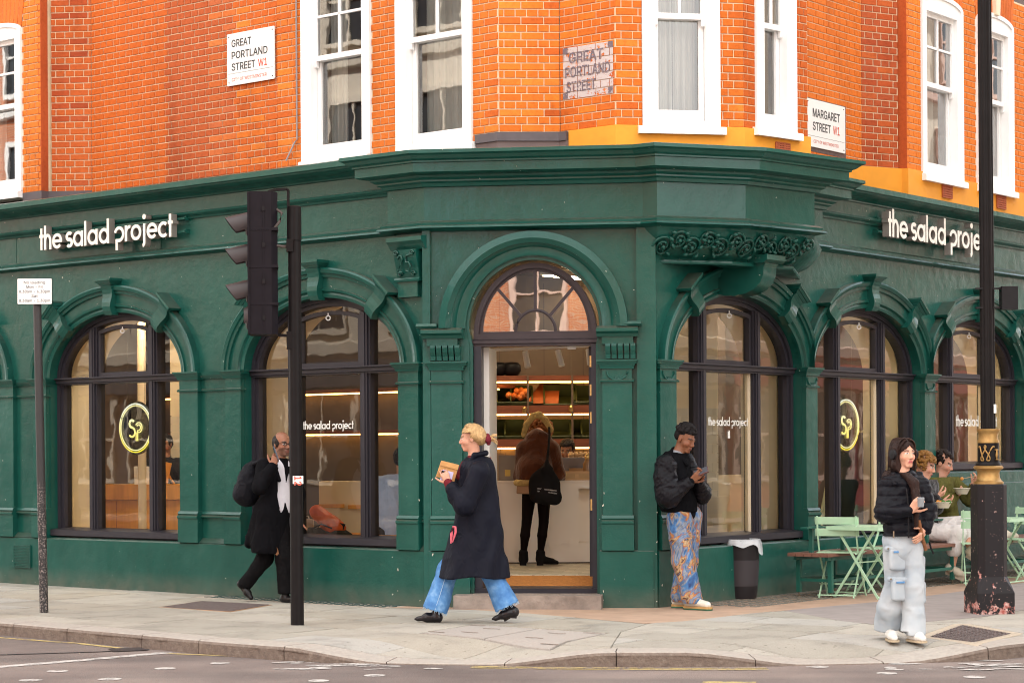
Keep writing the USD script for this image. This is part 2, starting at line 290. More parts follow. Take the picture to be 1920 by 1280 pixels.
# swags under the right-hand capitals
for fr, u in ((FD, 1.843), (FRt, .185), (FRt, 2.904), (FRt, 5.616)):
    t = np.linspace(math.pi, 2 * math.pi, 14)
    m = MB(); m.tube([fr.w(np.array([u + .10 * math.cos(a), .06, 2.272 + .085 * math.sin(a)])) for a in t], .010, 6)
    for k in (-1, 1): m.tube([fr.w(np.array([u + k * (.008 + .02 * q), .062, 2.192 + .022 * math.sin(q * 5)])) for q in np.linspace(0, 1, 7)], .007, 5)
    part(bld, 'carved_swag', m, GREEN, smooth=True)
# recess strips' sloped ledges, base course
def base_course(fr, u0, u1, top=.55, n=.06):
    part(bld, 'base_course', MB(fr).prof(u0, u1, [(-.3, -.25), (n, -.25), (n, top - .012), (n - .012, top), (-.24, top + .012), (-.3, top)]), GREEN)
base_course(FL, ULEN_L, -.0, .548); base_course(FRt, .0, 5.60, .548); base_course(FRt, 5.60, ULEN_R, R3_SILL - .008)
base_course(FD, .0, .405); base_course(FD, 1.665, DW)
part(bld, 'corner_post', MB(FD).box(-.045, .03, -.1, .055, .0, 3.68), GREEN); part(bld, 'corner_post', MB(FD).box(DW - .15, DW + .035, -.1, .05, .0, 3.68), GREEN)
for u0, u1 in ((-6.44, -6.09), (-3.255, -2.836), (-.08, -.02)):
    m = MB(FL); m.prof(u0, u1, [(0, .545), (.058, .549), (.004, .60)]); part(bld, 'recess_ledge', m, GREEN)
    m = MB(FL); m.prof(u0, u1, [(-.01, .82), (.03, .82), (.034, .832), (.014, .846), (.024, .858), (.006, .885), (-.01, .888)])
    part(bld, 'recess_band', m, GREEN); m = MB(FL); m.prof(u0, u1, [(-.01, 2.166), (.018, 2.168), (.022, 2.182), (.004, 2.194), (-.01, 2.194)]); part(bld, 'recess_band', m, GREEN); m = MB(FL); m.prof(u0, u1, [(-.01, 2.30), (.02, 2.30), (.05, 2.34), (.06, 2.38), (-.01, 2.38)])
    part(bld, 'recess_band', m, GREEN)
# a panelled base under the last right window
m = MB(FRt); 
for u0, u1 in ((5.86, 6.9), (7.05, 8.1)): m.prof(u0, u1, [(.06, .35), (.075, .36), (.075, 1.08), (.06, 1.09)])
part(bld, 'base_panel', m, GREEN)
# plinth air bricks
def grille(fr, u0, u1, z0, z1, n, matl, nx, nz, name, bars=True):
    m = MB(fr); w, h = u1 - u0, z1 - z0; fb = .012
    m.box(u0, u1, n - .02, n + .004, z0, z1)
    for i in range(nx + 1): x = u0 + w * i / nx; m.box(x - fb / 2, x + fb / 2, n, n + .014, z0, z1)
    for j in range(nz + 1): z = z0 + h * j / nz; m.box(u0, u1, n + .001, n + .016, z - fb / 2, z + fb / 2)
    return part(bld, name, m, matl)
grille(FL, -6.43, -6.12, .20, .45, .062, GREEN, 1, 14, 'air_vent')

# --- archivolts: moulded rings
ARCHP = [(0, -.02), (0, .015), (.10, .026), (.17, .020), (.22, .045), (.30, .050), (.31, .028), (.68, .030), (.69, .055), (.80, .060), (.82, .080), (.94, .092), (1.0, .080), (1.0, -.02)]
def archivolt(fr, uc, ai, bi, ao, bo, prof, name='archivolt', zs=ZS, n=56, clip=None, drop=0.):
    t = np.linspace(0, math.pi, n); m = MB(fr); k = len(prof); v = []
    for a in t:
        for q, nn in prof: v.append((uc + (ai + (ao - ai) * q) * math.cos(a), nn, zs + (bi + (bo - bi) * q) * math.sin(a)))
    if drop:
        v = [(x, y, z - drop) for x, y, z in v[:k]] + v + [(x, y, z - drop) for x, y, z in v[-k:]]; n += 2
    v = np.array(v)
    if clip: v[:, 0] = np.clip(v[:, 0], *clip)
    f = [(i * k + j, i * k + j + 1, (i + 1) * k + j + 1, (i + 1) * k + j) for i in range(n - 1) for j in range(k - 1)]
    m.add(v, np.array(f)); return part(bld, name, m, GREEN, smooth=35)
def keystone(fr, uc, ai, bi, ao, bo, th, zs=ZS):
    c, s = math.cos(th), math.sin(th); pi = np.array([uc + ai * c, zs + bi * s]); po = np.array([uc + ao * c, zs + bo * s])
    r = (po - pi); L = np.linalg.norm(r); r /= L; tt = np.array([-r[1], r[0]])
    def blk(m, a, b, wa, wb, na, nb, n0=-.01):
        v = []
        for q, w, nn in ((a, wa, na), (b, wb, nb)):
            for sgn in (-1, 1):
                for z in (n0, nn): p = pi + r * q + tt * sgn * w / 2; v.append((p[0], z, p[1]))
        m.add(v, [(0, 1, 3, 2), (4, 6, 7, 5), (0, 4, 5, 1), (2, 3, 7, 6), (0, 2, 6, 4), (1, 5, 7, 3)])
    m = MB(fr); qs = np.linspace(0, 1, 8)
    for q0, q1 in zip(qs[:-1], qs[1:]):
        g = lambda q: .075 + .055 * q + .025 * math.sin(q * 6.0); blk(m, -.035 + q0 * (L + .03), -.035 + q1 * (L + .03), .125 + .05 * q0, .125 + .05 * q1, g(q0), g(q1))
    k = part(bld, 'keystone', m, GREEN)
    m = MB(fr); blk(m, L - .002, L + .024, .19, .22, .125, .145); blk(m, L + .024, L + .048, .235, .265, .155, .17); blk(m, L + .048, L + .074, .27, .27, .175, .175); part(k, 'cap_moulding', m, GREEN)
    # wings either side
    return k
for i, (u, a) in enumerate(WINS['L']):
    archivolt(FL, u, a - .005, RISE - .005, a + .285, RISE + .295, ARCHP)
    for th in (90, 47, 133): keystone(FL, u, a, RISE, a + .285, RISE + .295, math.radians(th))
for i, (u, a) in enumerate(WINS['R']):
    archivolt(FRt, u, a - .005, RISE - .005, a + .245, RISE + .295, ARCHP, clip=(u - 1.352, u + 1.352) if i else (u - 1.48, u + 1.352))
    for th in ((90, 47, 133) if i else (47, 133)): keystone(FRt, u, a, RISE, a + .245, RISE + .295, math.radians(th))

# --- arched windows
def window_pane(u, a, z0, band): return None
def arched_window(fr, uc, a, z0, decal=None):
    op = opening(uc, a + .004, z0); ZT = 2.30
    fr_out = op.difference(opening(uc, a, z0, .085))
    w = part(bld, 'arched_window', MB(fr).poly(fr_out, -.235, -.125).poly(op.difference(opening(uc, a, z0, .045)), -.125, -.098), GREY_FRAME)
    ins = opening(uc, a, z0, .08)
    for s in (-1, 1):
        c = uc + s * .515
        m = MB(fr).poly(sbox(c - .072, z0, c + .072, 3.2).intersection(ins), -.232, -.118).poly(sbox(c - .045, z0, c + .045, 3.2).intersection(ins), -.118, -.098).poly(sbox(c - .018, z0, c + .018, 3.2).intersection(ins), -.098, -.088)
        part(w, 'mullion', m, GREY_FRAME)
    m = MB(fr).prof(uc - a + .01, uc + a - .01, [(-.24, ZT - .005), (-.09, ZT), (-.09, ZT + .012), (-.072, ZT + .02), (-.072, ZT + .055), (-.045, ZT + .062), (-.045, ZT + .076), (-.24, ZT + .085)])
    part(w, 'transom', m, GREY_FRAME)
    m = MB(fr).prof(uc - a + .003, uc + a - .003, [(-.26, z0 + .022), (.012, z0 + .022), (.012, z0 + .085), (-.02, z0 + .093), (-.24, z0 + .112)]); part(w, 'sill', m, GREY_FRAME)
    mid = opening(uc, a, z0, .13).intersection(sbox(uc - .445, ZT + .082, uc + .445, 3.3))
    part(w, 'casement', MB(fr).poly(mid.difference(mid.buffer(-.042, join_style=2)), -.20, -.135), GREY_FRAME)
    g = opening(uc, a, z0, .085)
    for lo, hi in ((z0 + .09, ZT), (ZT + .08, 3.3)):
        for b0, b1 in ((-2, -.585), (-.445, .445), (.585, 2)):
            pg = g.intersection(sbox(uc + b0, lo, uc + b1, hi))
            part(w, 'pane', MB(fr).flat(pg, -.178), GLASS)
    # cream beads that hold the glass
    bead = MB(fr)
    for b in (-.585, .445): bead.box(uc + b, uc + b + .016, -.215, -.150, z0 + .1, ZT) if b < 0 else bead.box(uc + b - .016, uc + b, -.215, -.150, z0 + .1, ZT)
    part(w, 'glazing_bead', bead, CREAM)
    # catch at the head of the casement
    m = MB(); q = fr.w(np.array([uc, -.12, ZS + RISE - .205])); m.tube([q + np.array([.022 * math.cos(t), 0, .022 * math.sin(t)]) for t in np.linspace(0, 6.0, 14)], .006, 5); m.tube([q + np.array([0, 0, .02]), q + np.array([0, 0, .05])], .006, 5)
    part(w, 'catch', m, WHITE_FRAME)
    return w
for i, (u, a) in enumerate(WINS['L']): arched_window(FL, u, a, SILL)
for i, (u, a) in enumerate(WINS['R']): arched_window(FRt, u, a, SILL if i < 2 else R3_SILL)

# --- door bay
DP = [(0, -.03), (0, .02), (.12, .03), (.35, .03), (.40, .055), (.55, .085), (.75, .11), (.92, .115), (1.0, .09), (1.0, -.03)]
archivolt(FD, 1.035, .665, .70, .915, .925, [(q, n) for q, n in DP], 'door_archivolt', zs=2.70)
archivolt(FD, 1.035, .80, .815, .915, .925, [(0, 0), (0, .10), (.4, .135), (1, .12), (1, 0)], 'door_archivolt', zs=2.70)
for s, u0 in ((-1, .0), (1, 1.70)):
    u1 = u0 + .30; m = MB(FD)
    m.prof(u0 - .05, u1 + .05, [(-.02, 2.60), (.10, 2.60), (.12, 2.63), (.15, 2.65), (.15, 2.68), (.08, 2.705), (-.02, 2.71)]); m.box(u0, u1, -.02, .09, 2.53, 2.60)
    b = part(bld, 'impost_block', m, GREEN)
    m = MB(FD)
    for k in range(5): x = u0 + .03 + k * .06; m.prof(x + .004, x + .052, [(-.01, 2.39), (.07, 2.39), (.075, 2.43), (.10, 2.47), (.115, 2.51), (.11, 2.535), (-.01, 2.535)])
    part(b, 'fluted_bracket', m, GREEN)
    m = MB(FD); x0, x1 = ((u0 - .10, u0 + .10) if s < 0 else (u1 - .10, u1 + .08)); m.prof(x0, x1, [(-.01, 2.70), (.11, 2.70), (.13, 2.72), (.11, 2.745), (-.01, 2.75)]); part(b, 'hood_stop', m, GREEN)
part(bld, 'door_reveal', MB(FD).poly(holeD.buffer(.0).difference(Polygon([(1.635, -.1), (1.635, 2.53), *ell(1.035, .635, .66, 2.70), (.435, 2.53), (.435, -.1)])), -.45, -.02), GREEN)
# fanlight
fan = Polygon([(1.64, 2.60), (1.64, 2.62), *ell(1.035, .605, .72, 2.62), (.43, 2.62), (.43, 2.60)])
BROWN_FRAME = mat('brown_black_frame', (.030, .021, .023), .4, .15, 9, spec=.35)
fo = part(bld, 'door_frame', MB(FD).poly(fan.difference(Polygon([*ell(1.035, .515, .585, 2.675), (.52, 2.675)])), -.24, -.16).poly(fan.difference(fan.buffer(-.05)), -.16, -.12), BROWN_FRAME)
m = MB(FD)
hub = ell(1.035, .195, .205, 2.675, 20); m.tube([FD.w(np.array([x, -.17, z])) for x, z in hub], .017, 6)
mm = MB(); mm.v, mm.f, mm.k = [], [], 0
mm.tube([FD.w(np.array([x, -.17, z])) for x, z in hub], .018, 6)
for t in (90, 45, 135):
    c, s = math.cos(math.radians(t)), math.sin(math.radians(t)); mm.bar(FD.w(np.array([1.035 + .19 * c, -.17, 2.675 + .20 * s])), FD.w(np.array([1.035 + .53 * c, -.17, 2.675 + .60 * s])), .03, .03, FD.w(np.array([0, 1., 0])) - FD.w(np.zeros(3)))
part(fo, 'fanlight_bar', mm, BROWN_FRAME)
half = Polygon([*ell(1.035, .52, .59, 2.675), (.515, 2.675)]); hubp = Polygon(ell(1.035, .19, .2, 2.675, 20))
part(fo, 'pane', MB(FD).flat(hubp, -.175), GLASS3)
for t0, t1 in ((0, 45), (45, 90), (90, 135), (135, 180)):
    wdg = Polygon([(1.035, 2.675)] + [(1.035 + 1.5 * math.cos(math.radians(t)), 2.675 + 1.5 * math.sin(math.radians(t))) for t in np.linspace(t0, t1, 6)])
    part(fo, 'pane', MB(FD).flat(half.intersection(wdg).difference(hubp), -.175 + .004 * (t0 % 2)), GLASS3)
part(fo, 'transom', MB(FD).prof(.405, 1.665, [(-.26, 2.53), (-.10, 2.53), (-.10, 2.548), (-.085, 2.556), (-.085, 2.585), (-.12, 2.60), (-.26, 2.60)]), BROWN_FRAME)
for u0, u1 in ((.408, .512), (1.585, 1.662)): part(fo, 'jamb', MB(FD).box(u0, u1, -.26, -.10, .17, 2.53).box(u0 + (.03 if u0 < 1 else 0), u1 - (0 if u0 < 1 else .03), -.10, -.075, .17, 2.53), GREY_FRAME)
part(fo, 'threshold', MB(FD).prof(.408, 1.662, [(-.30, .13), (-.06, .13), (-.055, .175), (-.30, .185)]), GREY_FRAME)
# the opened door leaves: left white edge, right dark edge with hinges and fittings
WHITE_PAINT = mat('white_paint', (.66, .63, .58), .5, .05, 4)
BRASS = mat('brass', (.62, .42, .16), .3, .1, 12, metal=1.)
lf = part(bld, 'door_leaf', MB(FD).box(.512, .565, -.86, -.255, .28, 2.525), WHITE_PAINT, 'open white door leaf, seen edge on')
part(lf, 'handle', MB(FD).box(.555, .575, -.30, -.27, 1.15, 1.45), mat('red_handle', (.30, .04, .05), .4))
rf = part(bld, 'door_leaf', MB(FD).box(1.545, 1.587, -.86, -.265, .28, 2.525), GREY_FRAME, 'open dark door leaf, seen edge on')
for z in (2.38, 2.10, 1.83, .98): part(rf, 'hinge', MB(FD).box(1.556, 1.578, -.268, -.245, z - .055, z + .055), BRASS)
part(rf, 'door_closer', MB(FD).box(1.34, 1.42, -.30, -.24, 2.50, 2.535), WHITE_PAINT)
# step and mat
STEP = mat('worn_step', (.235, .19, .16), .85, .35, 7, bump=.6, bscale=35)
pg = sbox(.262, -.055, 1.70, .26)
sm = trimesh.creation.box((1.42, .36, .135)); sm = sm.subdivide().subdivide().subdivide().subdivide(); v = np.array(sm.vertices); nz = meshkit.fbm(v * 9, 3, 4) - .5; v = v * (1 - .0) + np.stack([nz * .012, nz * .02, nz * .014], 1)
v[:, 2] = np.minimum(v[:, 2], .0675 + .004 * nz); v += [.985, .12, .062]; v = np.stack([v[:, 0], v[:, 1], v[:, 2]], 1)
part(bld, 'door_step', MB(FD).add(v, np.array(sm.faces)), STEP, smooth=40)
COIR = mat('coir_mat', (.42, .16, .03), .95, .2, 30, bump=.8, bscale=220)
part(bld, 'door_mat', MB(FD).add([(.515, -.30, .186), (1.585, -.30, .186), (1.585, -.62, .268), (.515, -.62, .268), (.515, -.30, .15), (1.585, -.30, .15), (1.585, -.62, .15), (.515, -.62, .15)], [(0, 1, 2, 3), (0, 4, 5, 1), (1, 5, 6, 2), (3, 2, 6, 7), (0, 3, 7, 4)]), COIR)

# --- entablature
CORN = [(-.9, 4.43), (.20, 4.415), (.245, 4.40), (.245, 4.345), (.225, 4.338), (.215, 4.325), (.165, 4.30), (.10, 4.28), (.065, 4.262), (.060, 4.248), (.035, 4.245), (.035, 4.11), (.075, 4.098), (.065, 4.075), (.045, 4.06), (.028, 4.05), (.02, 4.03), (0, 4.03), (0, 3.742), (.03, 3.735), (.055, 3.715), (.05, 3.69), (.075, 3.68), (.085, 3.662), (.055, 3.655), (.02, 3.64), (0, 3.635), (-.24, 3.635), (-.24, 4.2), (-.9, 4.25)]
CORN_R = [(n, z - .012 if z > 4 else z + .012) for n, z in CORN]
CORN_C = [(-.7, 4.43), (.30, 4.40), (.335, 4.392), (.335, 4.36), (.305, 4.345), (.275, 4.315), (.245, 4.30), (.245, 4.285), (.225, 4.28), (.225, 4.195), (.195, 4.185), (.12, 4.175), (.115, 4.155), (.075, 4.135), (.075, 4.12), (.045, 4.105), (.035, 4.075), (.0, 4.07), (0, 3.75), (.03, 3.742), (.055, 3.722), (.05, 3.70), (.075, 3.69), (.085, 3.672), (.055, 3.662), (.02, 3.65), (0, 3.645), (-.30, 3.645), (-.30, 4.2), (-.7, 4.25)]
P1, P2, P3 = np.array([1.406, 19.99]), np.array([2.286, 20.303]), np.array([3.054, 20.987])
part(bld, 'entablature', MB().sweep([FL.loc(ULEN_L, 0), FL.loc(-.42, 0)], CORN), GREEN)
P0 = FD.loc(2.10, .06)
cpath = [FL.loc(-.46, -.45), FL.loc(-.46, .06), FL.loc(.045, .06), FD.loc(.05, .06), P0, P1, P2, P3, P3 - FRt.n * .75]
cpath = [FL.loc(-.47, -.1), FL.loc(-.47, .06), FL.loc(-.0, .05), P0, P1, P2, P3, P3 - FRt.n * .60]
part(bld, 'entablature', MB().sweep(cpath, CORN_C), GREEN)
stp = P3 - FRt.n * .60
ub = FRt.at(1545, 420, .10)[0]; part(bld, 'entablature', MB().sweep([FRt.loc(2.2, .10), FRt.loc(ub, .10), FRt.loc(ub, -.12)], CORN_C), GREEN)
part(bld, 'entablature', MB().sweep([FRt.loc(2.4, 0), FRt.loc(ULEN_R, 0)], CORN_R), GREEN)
# soffit that closes the bay underneath
m = MB(); m.plate(Polygon([tuple(FD.loc(1.9, -.2)), tuple(P0), tuple(P1), tuple(P2), tuple(P3), tuple(FRt.loc(2.9, -.2))]), 3.66, 3.70); part(bld, 'bay_soffit', m, GREEN)
# fascia joint ribs
m = MB(FL)
for u in (-6.45, -3.9): m.box(u, u + .012, 0, .004, 3.742, 4.03)
part(bld, 'fascia_joint', m, GREEN)

# --- carved frieze of the corbelled bay: scrolls in relief on a hollow-curved bed
def frieze():
    path = [P0 - np.array([.0, -.02]), P1, P2, P3, FRt.loc(3.02, .12)]
    prof = [(.0, 3.645), (-.02, 3.60), (-.05, 3.55), (-.10, 3.49), (-.17, 3.43), (-.26, 3.37), (-.27, 3.345), (-.5, 3.34), (-.5, 3.645)]
    f = part(bld, 'carved_frieze', MB().sweep(path, prof), GREEN, smooth=25)
    segs = [(P1, P2), (P2, P3)]; r = random.Random(3)
    def pt(seg, s, h, lift):
        a, b = segs[seg]; d = (b - a) / np.linalg.norm(b - a); n = np.array([d[1], -d[0]]); q = np.interp(h, [3.345, 3.37, 3.43, 3.49, 3.55, 3.60, 3.645], [-.27, -.26, -.17, -.10, -.05, -.02, 0.])
        p = a + d * s + n * (q + lift); return np.array([p[0], p[1], h - lift * .5])
    def scroll(seg, s, h, R, turn, hand, r0=.022):
        pts = []; 
        for t in np.linspace(0, 1, 30):
            rad = R * (1 - t) ** .9 + .012; an = hand * t * turn * 2 * math.pi + (0 if hand > 0 else math.pi); pts.append(pt(seg, s + rad * math.cos(an) * 1.15, np.clip(h + rad * math.sin(an), 3.36, 3.64), .012 + .016 * t))
        return pts
    for seg, L in ((0, .93), (1, 1.03)):
        for i, x in enumerate(np.linspace(.10, L - .08, 6)):
            hand = 1 if i % 2 else -1; h = 3.505 + .03 * hand; R = .072 if i % 2 else .080
            c = MB(); c.tube(scroll(seg, x, h, R, 1.9, hand), np.linspace(.014, .008, 30), 7); part(f, 'scroll', c, GREEN, smooth=True)
            c = MB(); c.sphere(pt(seg, x, h, .035), .020, 2)
            for k in range(5):
                a = k * 1.257; c.sphere(pt(seg, x + .035 * math.cos(a), np.clip(h + .035 * math.sin(a), 3.36, 3.64), .028), .010, 1)
            part(f, 'rosette', c, GREEN, smooth=True)
            if i < 5:
                for k in range(4):
                    c = MB(); x2 = x + (L - .22) / 8 + r.uniform(-.03, .03); h2 = 3.42 + .06 * k + r.uniform(-.01, .01); a = r.uniform(-1.2, 1.2)
                    c.tube([pt(seg, x2 + .06 * (t - .5) * math.cos(a), np.clip(h2 + .06 * (t - .5) * math.sin(a), 3.35, 3.64), .018 + .03 * math.sin(t * 3.14)) for t in np.linspace(0, 1, 7)], [.004, .012, .017, .018, .015, .010, .003], 7); part(f, 'leaf', c, GREEN, smooth=True)
    m = MB().sweep(path, [(-.24, 3.315), (-.225, 3.315), (-.215, 3.33), (-.22, 3.35), (-.24, 3.355), (-.45, 3.355), (-.45, 3.315)]); part(f, 'lower_fillet', m, GREEN)
frieze()
# console under the bay
cu = FRt.at(1409, 520, .2)[0]
m = MB(FRt); w0, w1 = 1.12, 1.36
side = [(0.02, 3.40), (.58, 3.40), (.58, 3.34), (.56, 3.32), (.555, 3.24), (.52, 3.16), (.45, 3.10), (.35, 3.06), (.22, 3.04), (.10, 3.05), (.02, 3.07)]
m.prof(w0, w1, side); c = part(bld, 'console_bracket', m, GREEN, smooth=30)
part(c, 'cap_moulding', MB(FRt).prof(w0 - .05, w1 + .06, [(0, 3.35), (.59, 3.35), (.63, 3.38), (.63, 3.43), (0, 3.44)]), GREEN)
# left small carved console at the corner (number plaque shield)
def small_console(u):
    m = MB(FL); w = .15; m.prof(u - w - .06, u + w + .10, [(0, 3.48), (.06, 3.48), (.10, 3.53), (.13, 3.56), (.13, 3.60), (0, 3.62)]); k = part(bld, 'corner_console', m, GREEN)
    m = MB(FL); m.prof(u - w + .01, u + w, [(0, 3.21), (.045, 3.21), (.06, 3.30), (.09, 3.40), (.10, 3.48), (0, 3.48)]); m.box(u - w + .02, u + w - .02, 0, .05, 3.02, 3.17); m.prof(u - w - .01, u + w + .02, [(0, 3.17), (.07, 3.17), (.075, 3.19), (.06, 3.21), (0, 3.215)]); part(k, 'shield', m, GREEN)
    m = MB()
    for sx, sz in ((-1, 1), (1, 1), (-1, -1), (1, -1)):
        pts = [FL.w(np.array([u + sx * (.105 - .02 * (sz < 0)) + .03 * (1 - t) * math.cos(sx * 9 * t), .085 + .02 * sz, 3.345 + sz * .10 + .03 * (1 - t) * math.sin(9 * t)])) for t in np.linspace(0, 1, 16)]; m.tube(pts, .010, 6)
    def strokes(pts, off): m.tube([FL.w(np.array([u + x * .075 + off, .095, 3.34 + z * .085])) for x, z in pts], .011, 6)
    strokes([(-.5, .7), (-.2, 1.0), (.2, .9), (.3, .5), (0, 0), (-.4, -.6), (-.5, -1), (.4, -.9)], -.05); strokes([(.5, 1.1), (-.3, .9), (-.4, .2), (.1, .2), (.4, -.3), (.1, -.9), (-.4, -.8)], .05)
    part(k, 'carved_numeral', m, GREEN, smooth=True)
small_console(-.22)

# ================================================================ upper storey: brick
C1, C2, C3, C4, C5 = map(np.array, ((-.105, 20.647), (.5, 20.68), (1.0316, 20.242), (2.294, 20.465), (3.0115, 21.104)))
def fr2(p, q): return Fr(p, np.asarray(q) - np.asarray(p)), float(np.linalg.norm(np.asarray(q) - np.asarray(p)))
FLu, FLb, FRu, FRb = FL.shift(-.65), FL.shift(-.26), FRt.shift(-.1), FRt.shift(.2)
Fb, Lb_ = fr2(C1, C2); Fc, Lc_ = fr2(C2, C3); Fd, Ld_ = fr2(C3, C4); Fe, Le_ = fr2(C4, C5)
pl0 = FLb.loc(-6.30, -.10); pl1 = FLu.loc(-5.86, 0); Fls, Lls = fr2(pl0, pl1)
pr0 = FRu.loc(4.30, 0); pr1 = FRb.loc(4.80, -.08); Frs, Lrs = fr2(pr0, pr1)
ZB, ZT_ = 4.44, 7.05
MORTAR = mat('mortar', (.66, .50, .33), .9, .12, 12, bump=.3)
BRICK = mat_brick('orange_brick', [(.46, .088, .011), (.56, .125, .014), (.64, .16, .017), (.70, .19, .02), (.62, .145, .015), (.72, .22, .028), (.52, .105, .013), (.60, .145, .018)])
BRICK_RED = mat_brick('red_brick', [(.34, .06, .018), (.42, .075, .018), (.46, .09, .02), (.50, .11, .022), (.38, .075, .025)])
BRICK_PATCH = mat_brick('patched_brick', [(.42, .085, .02), (.48, .11, .022), (.55, .14, .028), (.46, .11, .035), (.60, .18, .04)])
OCHRE = mat('ochre_render', (.72, .29, .018), .75, .10, 3.5, bump=.25, bscale=14)
DARKREND = mat('grey_render', (.13, .095, .09), .85, .12, 6, bump=.3)
LEAD = mat('lead_flashing', (.075, .062, .068), .55, .2, 8)
C_H, HDR, STR, GAP = .0757, .1125, .225, .0110
all_bricks = []     # (size on screen, parent, frame, u0, u1, z0, z1, tone)
def brick_plane(fr, u0, u1, holes=(), red=None, zb=4.66, tone='o', off=0., back=True, arch=None, top=ZT_, fill=-.30):
    """One brick face: a mortar bed with recessed joints and English bond bricks before it, cut round the holes."""
    face = sbox(u0, ZB, u1, top).difference(unary_union([sbox(*h) for h in holes])) if holes else sbox(u0, ZB, u1, top)
    w = part(bld, 'brick_wall', MB(fr).poly(face, fill, -.007), MORTAR)
    k = 0; z = zb - 4 * C_H
    while z < top - .02:
        if k % 2: xs = np.arange(u0 + off - STR, u1 + STR, HDR) + HDR * .5
        else: xs = np.arange(u0 + off - STR, u1 + STR, STR)
        step = HDR if k % 2 else STR; z1 = min(z + C_H - GAP, top)
        for x in xs:
            a, b = max(x + GAP / 2, u0 + .002), min(x + step - GAP / 2, u1 - .002)
            if b - a < .02: continue
            rs = [(a, b)]
            for h in holes:
                if h[3] <= z + .01 or h[1] >= z1 - .01: continue
                nr = []
                for p, q in rs:
                    if q <= h[0] or p >= h[2]: nr.append((p, q)); continue
                    if p < h[0] - .02: nr.append((p, h[0] - .003))
                    if q > h[2] + .02: nr.append((h[2] + .003, q))
                rs = nr
            for p, q in rs:
                c = fr.w(np.array([(p + q) / 2, 0, z])); px = 960 + c[0] / c[1] * F_PX; py = HORIZON - (c[2] - EYE) / c[1] * F_PX
                vis = -20 < px < 1940 and py > -25; t = tone
                if red and red[0] < (p + q) / 2 < red[1]: t = red[2]
                all_bricks.append(((q - p) * (F_PX / c[1]) * abs(fr.u[0] - fr.u[1] * c[0] / c[1]) if vis else 0., w, fr, p, q, z, z1, t))
        z += C_H; k += 1
    return w
H1, H2 = (-2.345, 4.0, -1.338, 9), (-.978, 4.0, .045, 9)
SW = {'L1': (-2.345, -1.338), 'L2': (-.978, .045)}
brick_plane(FLb, -8.6, -6.305, [(-7.75, 4.0, -6.655, 6.66)], zb=4.60)
brick_plane(Fls, .04, Lls, tone='r'); Fq, Lq = fr2(FLb.loc(-6.302, 0), pl0); part(bld, 'brick_return', MB(Fq).poly(sbox(.0, ZB, Lq, ZT_), -.05, .002), BRICK_RED); Fq, Lq = fr2(pr1, FRb.loc(4.802, 0)); part(bld, 'brick_return', MB(Fq).poly(sbox(-.03, ZB, Lq, ZT_), -.05, .002), BRICK_RED)
brick_plane(FLu, -5.86, -2.735, red=(-4.55, -3.42, 'p')); brick_plane(FLu.shift(.012), -2.73, .375, [H1, H2], fill=-.25)
brick_plane(Fb, 0.0, Lb_, zb=4.66); brick_plane(Fc, 0, Lc_, zb=4.66)
brick_plane(Fd, 0, Ld_, [(.262, 4.0, 1.038, 9)], zb=4.66); brick_plane(Fe, 0, Le_, [(.165, 4.0, .765, 9)], zb=4.66)
brick_plane(FRu, 2.4, 4.30, zb=4.70); brick_plane(Frs, 0, Lrs - .03, tone='r', zb=4.70)
brick_plane(FRb, 4.80, 8.9, [(5.15, 4.0, 6.185, 6.79), (6.56, 4.0, 7.565, 6.80)], zb=4.69)
all_bricks.sort(key=lambda b: -b[0])
BM = {'o': BRICK, 'r': BRICK_RED, 'p': BRICK_PATCH}
brr = np.random.default_rng(5); rest = {}
for i, (s, w, fr, p, q, z, z1, t) in enumerate(all_bricks):
    n = .001 + brr.uniform(-.0015, .0015); c = .003
    v = [(p, -.02, z), (q, -.02, z), (q, -.02, z1), (p, -.02, z1), (p, n - c, z), (q, n - c, z), (q, n - c, z1), (p, n - c, z1), (p + c, n, z + c), (q - c, n, z + c), (q - c, n, z1 - c), (p + c, n, z1 - c)]
    f = [(8, 9, 10, 11), (4, 5, 9, 8), (5, 6, 10, 9), (6, 7, 11, 10), (7, 4, 8, 11), (0, 1, 5, 4), (1, 2, 6, 5), (2, 3, 7, 6), (3, 0, 4, 7)]
    if i < 250: part(w, 'brick', MB(fr).add(v, f), BM[t])
    else: rest.setdefault((str(w.GetPath()), t), MB()).add(v, f, fr=fr)
for (w, t), m in rest.items(): part(w, 'brickwork', m, BM[t], kind='stuff')
# caps that close the top of the building
roof_pts = [FLb.loc(-8.6, -.3), FLu.loc(-5.86, -.3), FLu.loc(.3, -.3), FRu.loc(4.3, -.3), FRb.loc(8.9, -.3), FRb.loc(8.9, -4.5), np.array([0.6, 30.]), FLb.loc(-8.6, -4.5)]
part(bld, 'upper_floor', MB().plate(Polygon([tuple(p) for p in roof_pts]).buffer(0), 4.2, 4.26), DARKREND)
part(bld, 'upper_storeys', MB().plate(Polygon([tuple(p) for p in roof_pts]).buffer(.26), 7.22, 22.), BRICK_RED); part(bld, 'upper_ceiling', MB().plate(Polygon([tuple(p) for p in roof_pts]).buffer(.28), 7.05, 7.2), DARKREND)
